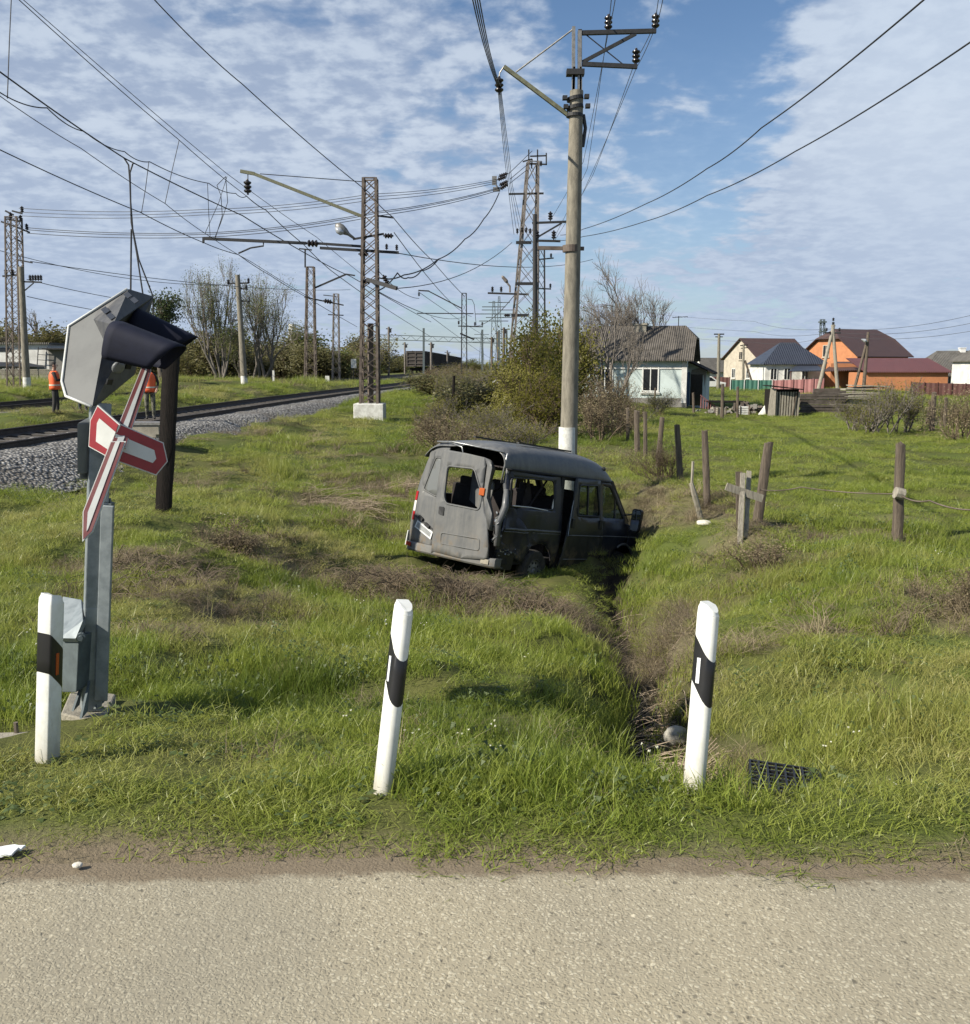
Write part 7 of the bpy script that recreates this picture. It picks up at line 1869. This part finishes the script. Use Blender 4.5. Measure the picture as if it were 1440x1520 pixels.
part(t, 'ladder', 'dark_steel', lambda mb: [mb.bar(P(x, 515, 87.7), P(x - 3, 560, 87.7), .06, .06) for x in (57, 70)] + [mb.bar(P(56, y, 87.7), P(69, y + 1, 87.7), .05, .05) for y in range(518, 560, 8)])
b = at(28, 83); b.z = -.4
t = thing('grey_hut', 'small dark hut with barred window before the white building', 'hut', b)
part(t, 'wall', 'galv_dark', lambda mb: mb.box(b + Vector((-.4, .8, .85)), (4.0, 1.5, 1.9)))
part(t, 'roof', 'dark_steel', lambda mb: mb.prism([P(-20, 544, 82), P(68, 545, 82), P(40, 539, 84), P(-20, 538, 84)], (0, 0, .06)))
part(t, 'barred_window', 'frame_white', lambda mb: [mb.box(P(5 + i * 3.2, 552, 82), (.07, .05, .6)) for i in range(8)])
t = thing('panel_fence', 'grey concrete panel fence with latticed upper half', 'fence', at(40, 78))
zt0 = P(40, 548, 78).z; z0 = -.6
for i in range(6):
    xa = P(-62 + i * 24, 560, 78).x; xb = P(-62 + (i + 1) * 24, 560, 78).x
    mb = MB(); mb.box(((xa + xb) / 2, 78, (z0 + .75) / 2), (xb - xa - .1, .1, .75 - z0)); mb.box(((xa + xb) / 2, 78, zt0 - .04), (xb - xa - .1, .1, .08)); mb.box(((xa + xb) / 2, 78.03, (zt0 + .75) / 2), (xb - xa - .1, .02, zt0 - .75), mi=1)
    nn = 9
    for r0 in range(5):
        for c0 in range(nn): mb.box((xa + (xb - xa) * (c0 + .5 + .5 * (r0 % 2)) / (nn + .5), 78, .75 + (zt0 - .83) * (r0 + .5) / 5), (.07, .1, .12))
    mb.build('fence_panel', [M['concrete'], M['galv_dark']], t, world=True)
# equipment on the crossing side of the near track
b = P(216, 640, 23.5); t = thing('cable_trough', 'grey concrete cable box beside the near rail', 'cable box', b)
part(t, 'box', 'concrete', lambda mb: (mb.box(b + Vector((0, 0, .05)), (.85, .5, .25)), mb.box(b + Vector((-.25, .1, -.10)), (1.2, .7, .1))), bevel=.015)
part(t, 'cover', 'pole_steel', lambda mb: mb.box(b + Vector((0, 0, .20)), (.92, .56, .06)))
# ---------------------------------------------------------------- freight wagons
M['wagon'] = mat('dark_wagon_paint', (.050, .042, .038), .8, .1, var=.4, scale=1.5, col2=(.095, .078, .066))
M['wagon_end'] = mat('dusty_wagon_end', (.105, .09, .08), .85, 0, var=.4, scale=1.5)
wg = thing('freight_wagon', 'open freight wagon at the tail of the standing train, its ribbed end in view', 'freight wagon', (0, 0, 0), 0, 'wagons of the standing train')
mb = MB(); mb.box((0, 0, 2.45), (3.0, 12.8, 2.3))
for i in range(15):
    for s in (-1, 1): mb.box((s * 1.54, -6.2 + i * .886, 2.4), (.10, .12, 2.2))
mb.box((0, 0, 1.2), (3.1, 13.2, .2)); mb.box((0, 0, 3.62), (3.16, 13.0, .12))
mb.build('body', M['wagon'], wg)
mb = MB()
for i in range(4): mb.box((0, -6.46, 1.6 + i * .6), (2.9, .1, .12))
for x in (-1.4, 0, 1.4): mb.box((x, -6.46, 2.4), (.14, .12, 2.3))
mb.build('end_ribs', M['wagon_end'], wg)
for y in (-4.3, 4.3):
    mb = MB(); mb.box((0, y, .62), (2.2, 2.2, .5)); mb.build('bogie', M['van_dark'], wg)
    for dy in (-.92, .92):
        mb = MB(); [mb.lathe([(.46, -.06), (.47, .06)], (s * .76, y + dy, .47), (1, 0, 0), 16) for s in (-1, 1)]; mb.tube([(-.8, y + dy, .47), (.8, y + dy, .47)], .08, 6); mb.build('wheelset', M['van_dark'], wg)
mb = MB(); mb.box((0, -6.8, 1.1), (.25, .7, .25)); mb.build('coupler', M['van_dark'], wg)
yy = 166.0; first = True
for i in range(12):
    x = float(track_x(TRACK_B, yy)); dx = float(track_x(TRACK_B, yy + 7) - track_x(TRACK_B, yy - 7)) / 14
    if first: wg.location = (x, yy, .10); wg.rotation_euler = (0, 0, -math.atan(dx)); first = False
    else: copy_thing(wg, (x, yy, .10), -math.atan(dx), 'dark open freight wagon further along the standing train')
    yy += 14.2
# ---------------------------------------------------------------- people by the near track
M['skin'] = mat('skin', (.30, .17, .12), .55, 0, var=.1)
M['vest'] = mat('orange_vest', (.78, .12, .03), .65, 0, var=.15)
M['vest_strip'] = mat('reflective_strip', (.55, .53, .42), .35, 0, var=.1)
M['jacket'] = mat('dark_jacket', (.030, .024, .022), .85, 0, var=.3)
M['trousers'] = mat('dark_trousers', (.038, .036, .034), .9, 0, var=.3)
M['jeans'] = mat('dark_blue_jeans', (.020, .030, .045), .9, 0, var=.3)
M['shoe'] = mat('black_shoe', (.015, .014, .013), .6, 0, var=.2)
M['hair_dark'] = mat('dark_hair', (.020, .016, .013), .8, 0, var=.3)
m, nt, b_ = newmat('camouflage_cloth'); v_ = nd(nt, 'ShaderNodeTexCoord').outputs['Object']
c_ = mixc(nt, maprange(nt, noise(nt, v_, 7, 3, .6), .46, .50), (.045, .045, .032), (.14, .135, .10)); c_ = mixc(nt, maprange(nt, noise(nt, v_, 9, 3, .6, 1.0), .56, .60), c_, (.02, .02, .018)); nt.links.new(c_, b_.inputs['Base Color']); b_.inputs['Roughness'].default_value = .9
M['camo'] = m
def person(label, loc, yaw, legs_m, torso_m, arms, vest=True, height=1.76, stance=.10):
    """joints in metres, facing +x before the turn; arms: (shoulder->elbow->hand) for each side"""
    t = thing('person', label, 'person', loc, yaw)
    J = {}; V = []; E_ = []; Rr = []
    def jt(n, p, r, par=None):
        J[n] = len(V); V.append(p); Rr.append(r)
        if par: E_.append((J[par], J[n]))
    jt('pelvis', (0, 0, .95), (.15, .125)); jt('waist', (.01, 0, 1.10), (.135, .11), 'pelvis'); jt('chest', (.02, 0, 1.30), (.165, .125), 'waist'); jt('neckb', (.0, 0, 1.47), (.075, .07), 'chest')
    jt('neck', (.015, 0, 1.54), (.055, .055), 'neckb'); jt('jaw', (.045, 0, 1.60), (.075, .068), 'neck'); jt('head', (.03, 0, 1.68), (.095, .078), 'jaw'); jt('crown', (.02, 0, 1.745), (.07, .06), 'head')
    for s, nm in ((-1, 'r'), (1, 'l')):
        jt('hip' + nm, (0, s * .09, .88), (.108, .102), 'pelvis'); jt('knee' + nm, (.015 + stance * s * .3, s * .10, .50), (.078, .072), 'hip' + nm); jt('ankle' + nm, (-.02 + stance * s * .6, s * .10, .10), (.056, .054), 'knee' + nm)
        jt('foot' + nm, (.07 + stance * s * .6, s * .11, .045), (.045, .045), 'ankle' + nm); jt('toe' + nm, (.16 + stance * s * .6, s * .115, .035), (.038, .032), 'foot' + nm)
        sh, el, ha = arms[0 if s < 0 else 1]
        jt('shoulder' + nm, (0, s * .185, 1.42), (.07, .065), 'chest'); jt('elbow' + nm, el, (.05, .046), 'shoulder' + nm); jt('wrist' + nm, ha, (.032, .03), 'elbow' + nm)
        d = (Vector(ha) - Vector(el)).normalized(); pal = Vector(ha) + d * .07; jt('palm' + nm, tuple(pal), (.036, .018), 'wrist' + nm)
        sd_ = d.cross(Vector((0, 0, 1))).normalized()
        for q, (o_, ln) in enumerate(((-.028, .065), (-.010, .078), (.009, .074), (.027, .058))):
            k = pal + sd_ * o_ + d * .03; jt('f%d%s' % (q, nm), tuple(k), (.010, .010), 'palm' + nm); jt('g%d%s' % (q, nm), tuple(k + d * ln * .7 + Vector((0, 0, -.02))), (.008, .008), 'f%d%s' % (q, nm))
        k = Vector(ha) + d * .03 - sd_ * .03; jt('th' + nm, tuple(k), (.011, .011), 'wrist' + nm); jt('tk' + nm, tuple(k + d * .04 - sd_ * .015), (.009, .009), 'th' + nm)
    me = bpy.data.meshes.new('body'); me.from_pydata(V, E_, []); o = bpy.data.objects.new('body', me); COL.objects.link(o)
    sk = o.modifiers.new('skin', 'SKIN'); sk.use_smooth_shade = True
    for i, rr_ in enumerate(Rr): me.skin_vertices[0].data[i].radius = rr_
    me.skin_vertices[0].data[0].use_root = True
    sb_ = o.modifiers.new('sub', 'SUBSURF'); sb_.levels = 1; sb_.render_levels = 1
    bpy.context.view_layer.update(); dg = bpy.context.evaluated_depsgraph_get()
    m2 = bpy.data.meshes.new_from_object(o.evaluated_get(dg)); bpy.data.objects.remove(o)
    m2.materials.clear()
    for k in ('skin', legs_m, torso_m, 'shoe'): m2.materials.append(M[k])
    k = height / 1.80
    hands = [Vector(a[2]) for a in arms]
    for p in m2.polygons:
        c = p.center
        hand = any((c - hq).length < .13 and (c - hq).length < (c - Vector(arms[i][1])).length * .75 for i, hq in enumerate(hands))
        p.material_index = 0 if (c.z > 1.51 or hand) else (3 if c.z < .10 else (1 if c.z < .97 and abs(c.y) < .24 and not (c.z > .8 and abs(c.y) > .2) else 2))
    o = bpy.data.objects.new('body', m2); COL.objects.link(o); o.parent = t; t.scale = (k, k, k)
    mb = MB()      # cap of hair
    vs = []; n = 14
    for i in range(6):
        ph = i / 5 * 1.75
        for j in range(n):
            a = 2 * math.pi * j / n
            lim = ph * (1.0 if math.cos(a) < .3 else .62)
            vs.append((.018 + .108 * math.sin(lim) * math.cos(a), .094 * math.sin(lim) * math.sin(a), 1.685 + .112 * math.cos(lim)))
    mb.add(vs, [(i * n + j, i * n + (j + 1) % n, (i + 1) * n + (j + 1) % n, (i + 1) * n + j) for i in range(5) for j in range(n)]); mb.build('hair', M['hair_dark'], t, smooth=True)
    mb = MB(); mb.tube([(.115, 0, 1.69), (.142, 0, 1.645), (.12, 0, 1.635)], [.012, .018, .012], 6); mb.build('nose', M['skin'], t, smooth=True)
    mb = MB(); [mb.lathe([(.006, 0), (.028, .004), (.03, .014), (.01, .018)], (.02, s * .082, 1.665), (0, s, 0), 8) for s in (-1, 1)]; mb.build('ears', M['skin'], t, smooth=True)
    mb = MB(); [mb.box((.118, s * .034, 1.688), (.012, .026, .010)) for s in (-1, 1)]; mb.box((.116, 0, 1.60), (.012, .05, .010)); mb.build('eyes_and_mouth', M['hair_dark'], t)
    if vest:
        mb = MB(); vs = []; n = 20; lv = ((.86, .215, .185), (.95, .212, .182), (1.1, .205, .17), (1.25, .215, .175), (1.36, .21, .165), (1.44, .17, .13), (1.485, .105, .095))
        for z, wy, wx in lv:
            for j in range(n): a = 2 * math.pi * j / n; vs.append((.01 + wx * math.cos(a), wy * math.sin(a) * (.94 if z > 1.3 else 1), z + .008 * math.sin(j * 2.3)))
        mb.add(vs, [(i * n + j, i * n + (j + 1) % n, (i + 1) * n + (j + 1) % n, (i + 1) * n + j) for i in range(len(lv) - 1) for j in range(n)])
        vo = mb.build('safety_vest', M['vest'], t, smooth=True); s = vo.modifiers.new('t', 'SOLIDIFY'); s.thickness = .012
        mb = MB(); vs = []
        for z, wy, wx in ((.99, .218, .188), (1.035, .216, .184)):
            for j in range(n): a = 2 * math.pi * j / n; vs.append((.01 + wx * math.cos(a), wy * math.sin(a), z))
        mb.add(vs, [(j, (j + 1) % n, n + (j + 1) % n, n + j) for j in range(n)]); mb.build('reflective_strip', M['vest_strip'], vo, smooth=True)
    return t
Yp = 31.5; loc = P(84, 616, Yp)
person('person in an orange safety vest and dark trousers looking down at something held up', loc, R(20), 'trousers', 'jacket', [((0, 0, 0), (.10, -.25, 1.16), (.30, -.12, 1.22)), ((0, 0, 0), (.10, .25, 1.16), (.30, .10, 1.20))], True, 1.76)
loc = P(124, 612, 33.5)
person('person in dark blue jeans hidden above the knees by the signal head', loc, R(-60), 'jeans', 'jacket', [((0, 0, 0), (.0, -.27, 1.14), (.06, -.27, .90)), ((0, 0, 0), (.0, .27, 1.14), (.06, .27, .90))], False, 1.72)
loc = P(224, 622, 29.5)
person('person in an orange vest and camouflage trousers behind the bent cross', loc, R(-70), 'camo', 'jacket', [((0, 0, 0), (.02, -.28, 1.14), (.14, -.22, .96)), ((0, 0, 0), (.02, .28, 1.14), (.14, .22, .96))], True, 1.75)
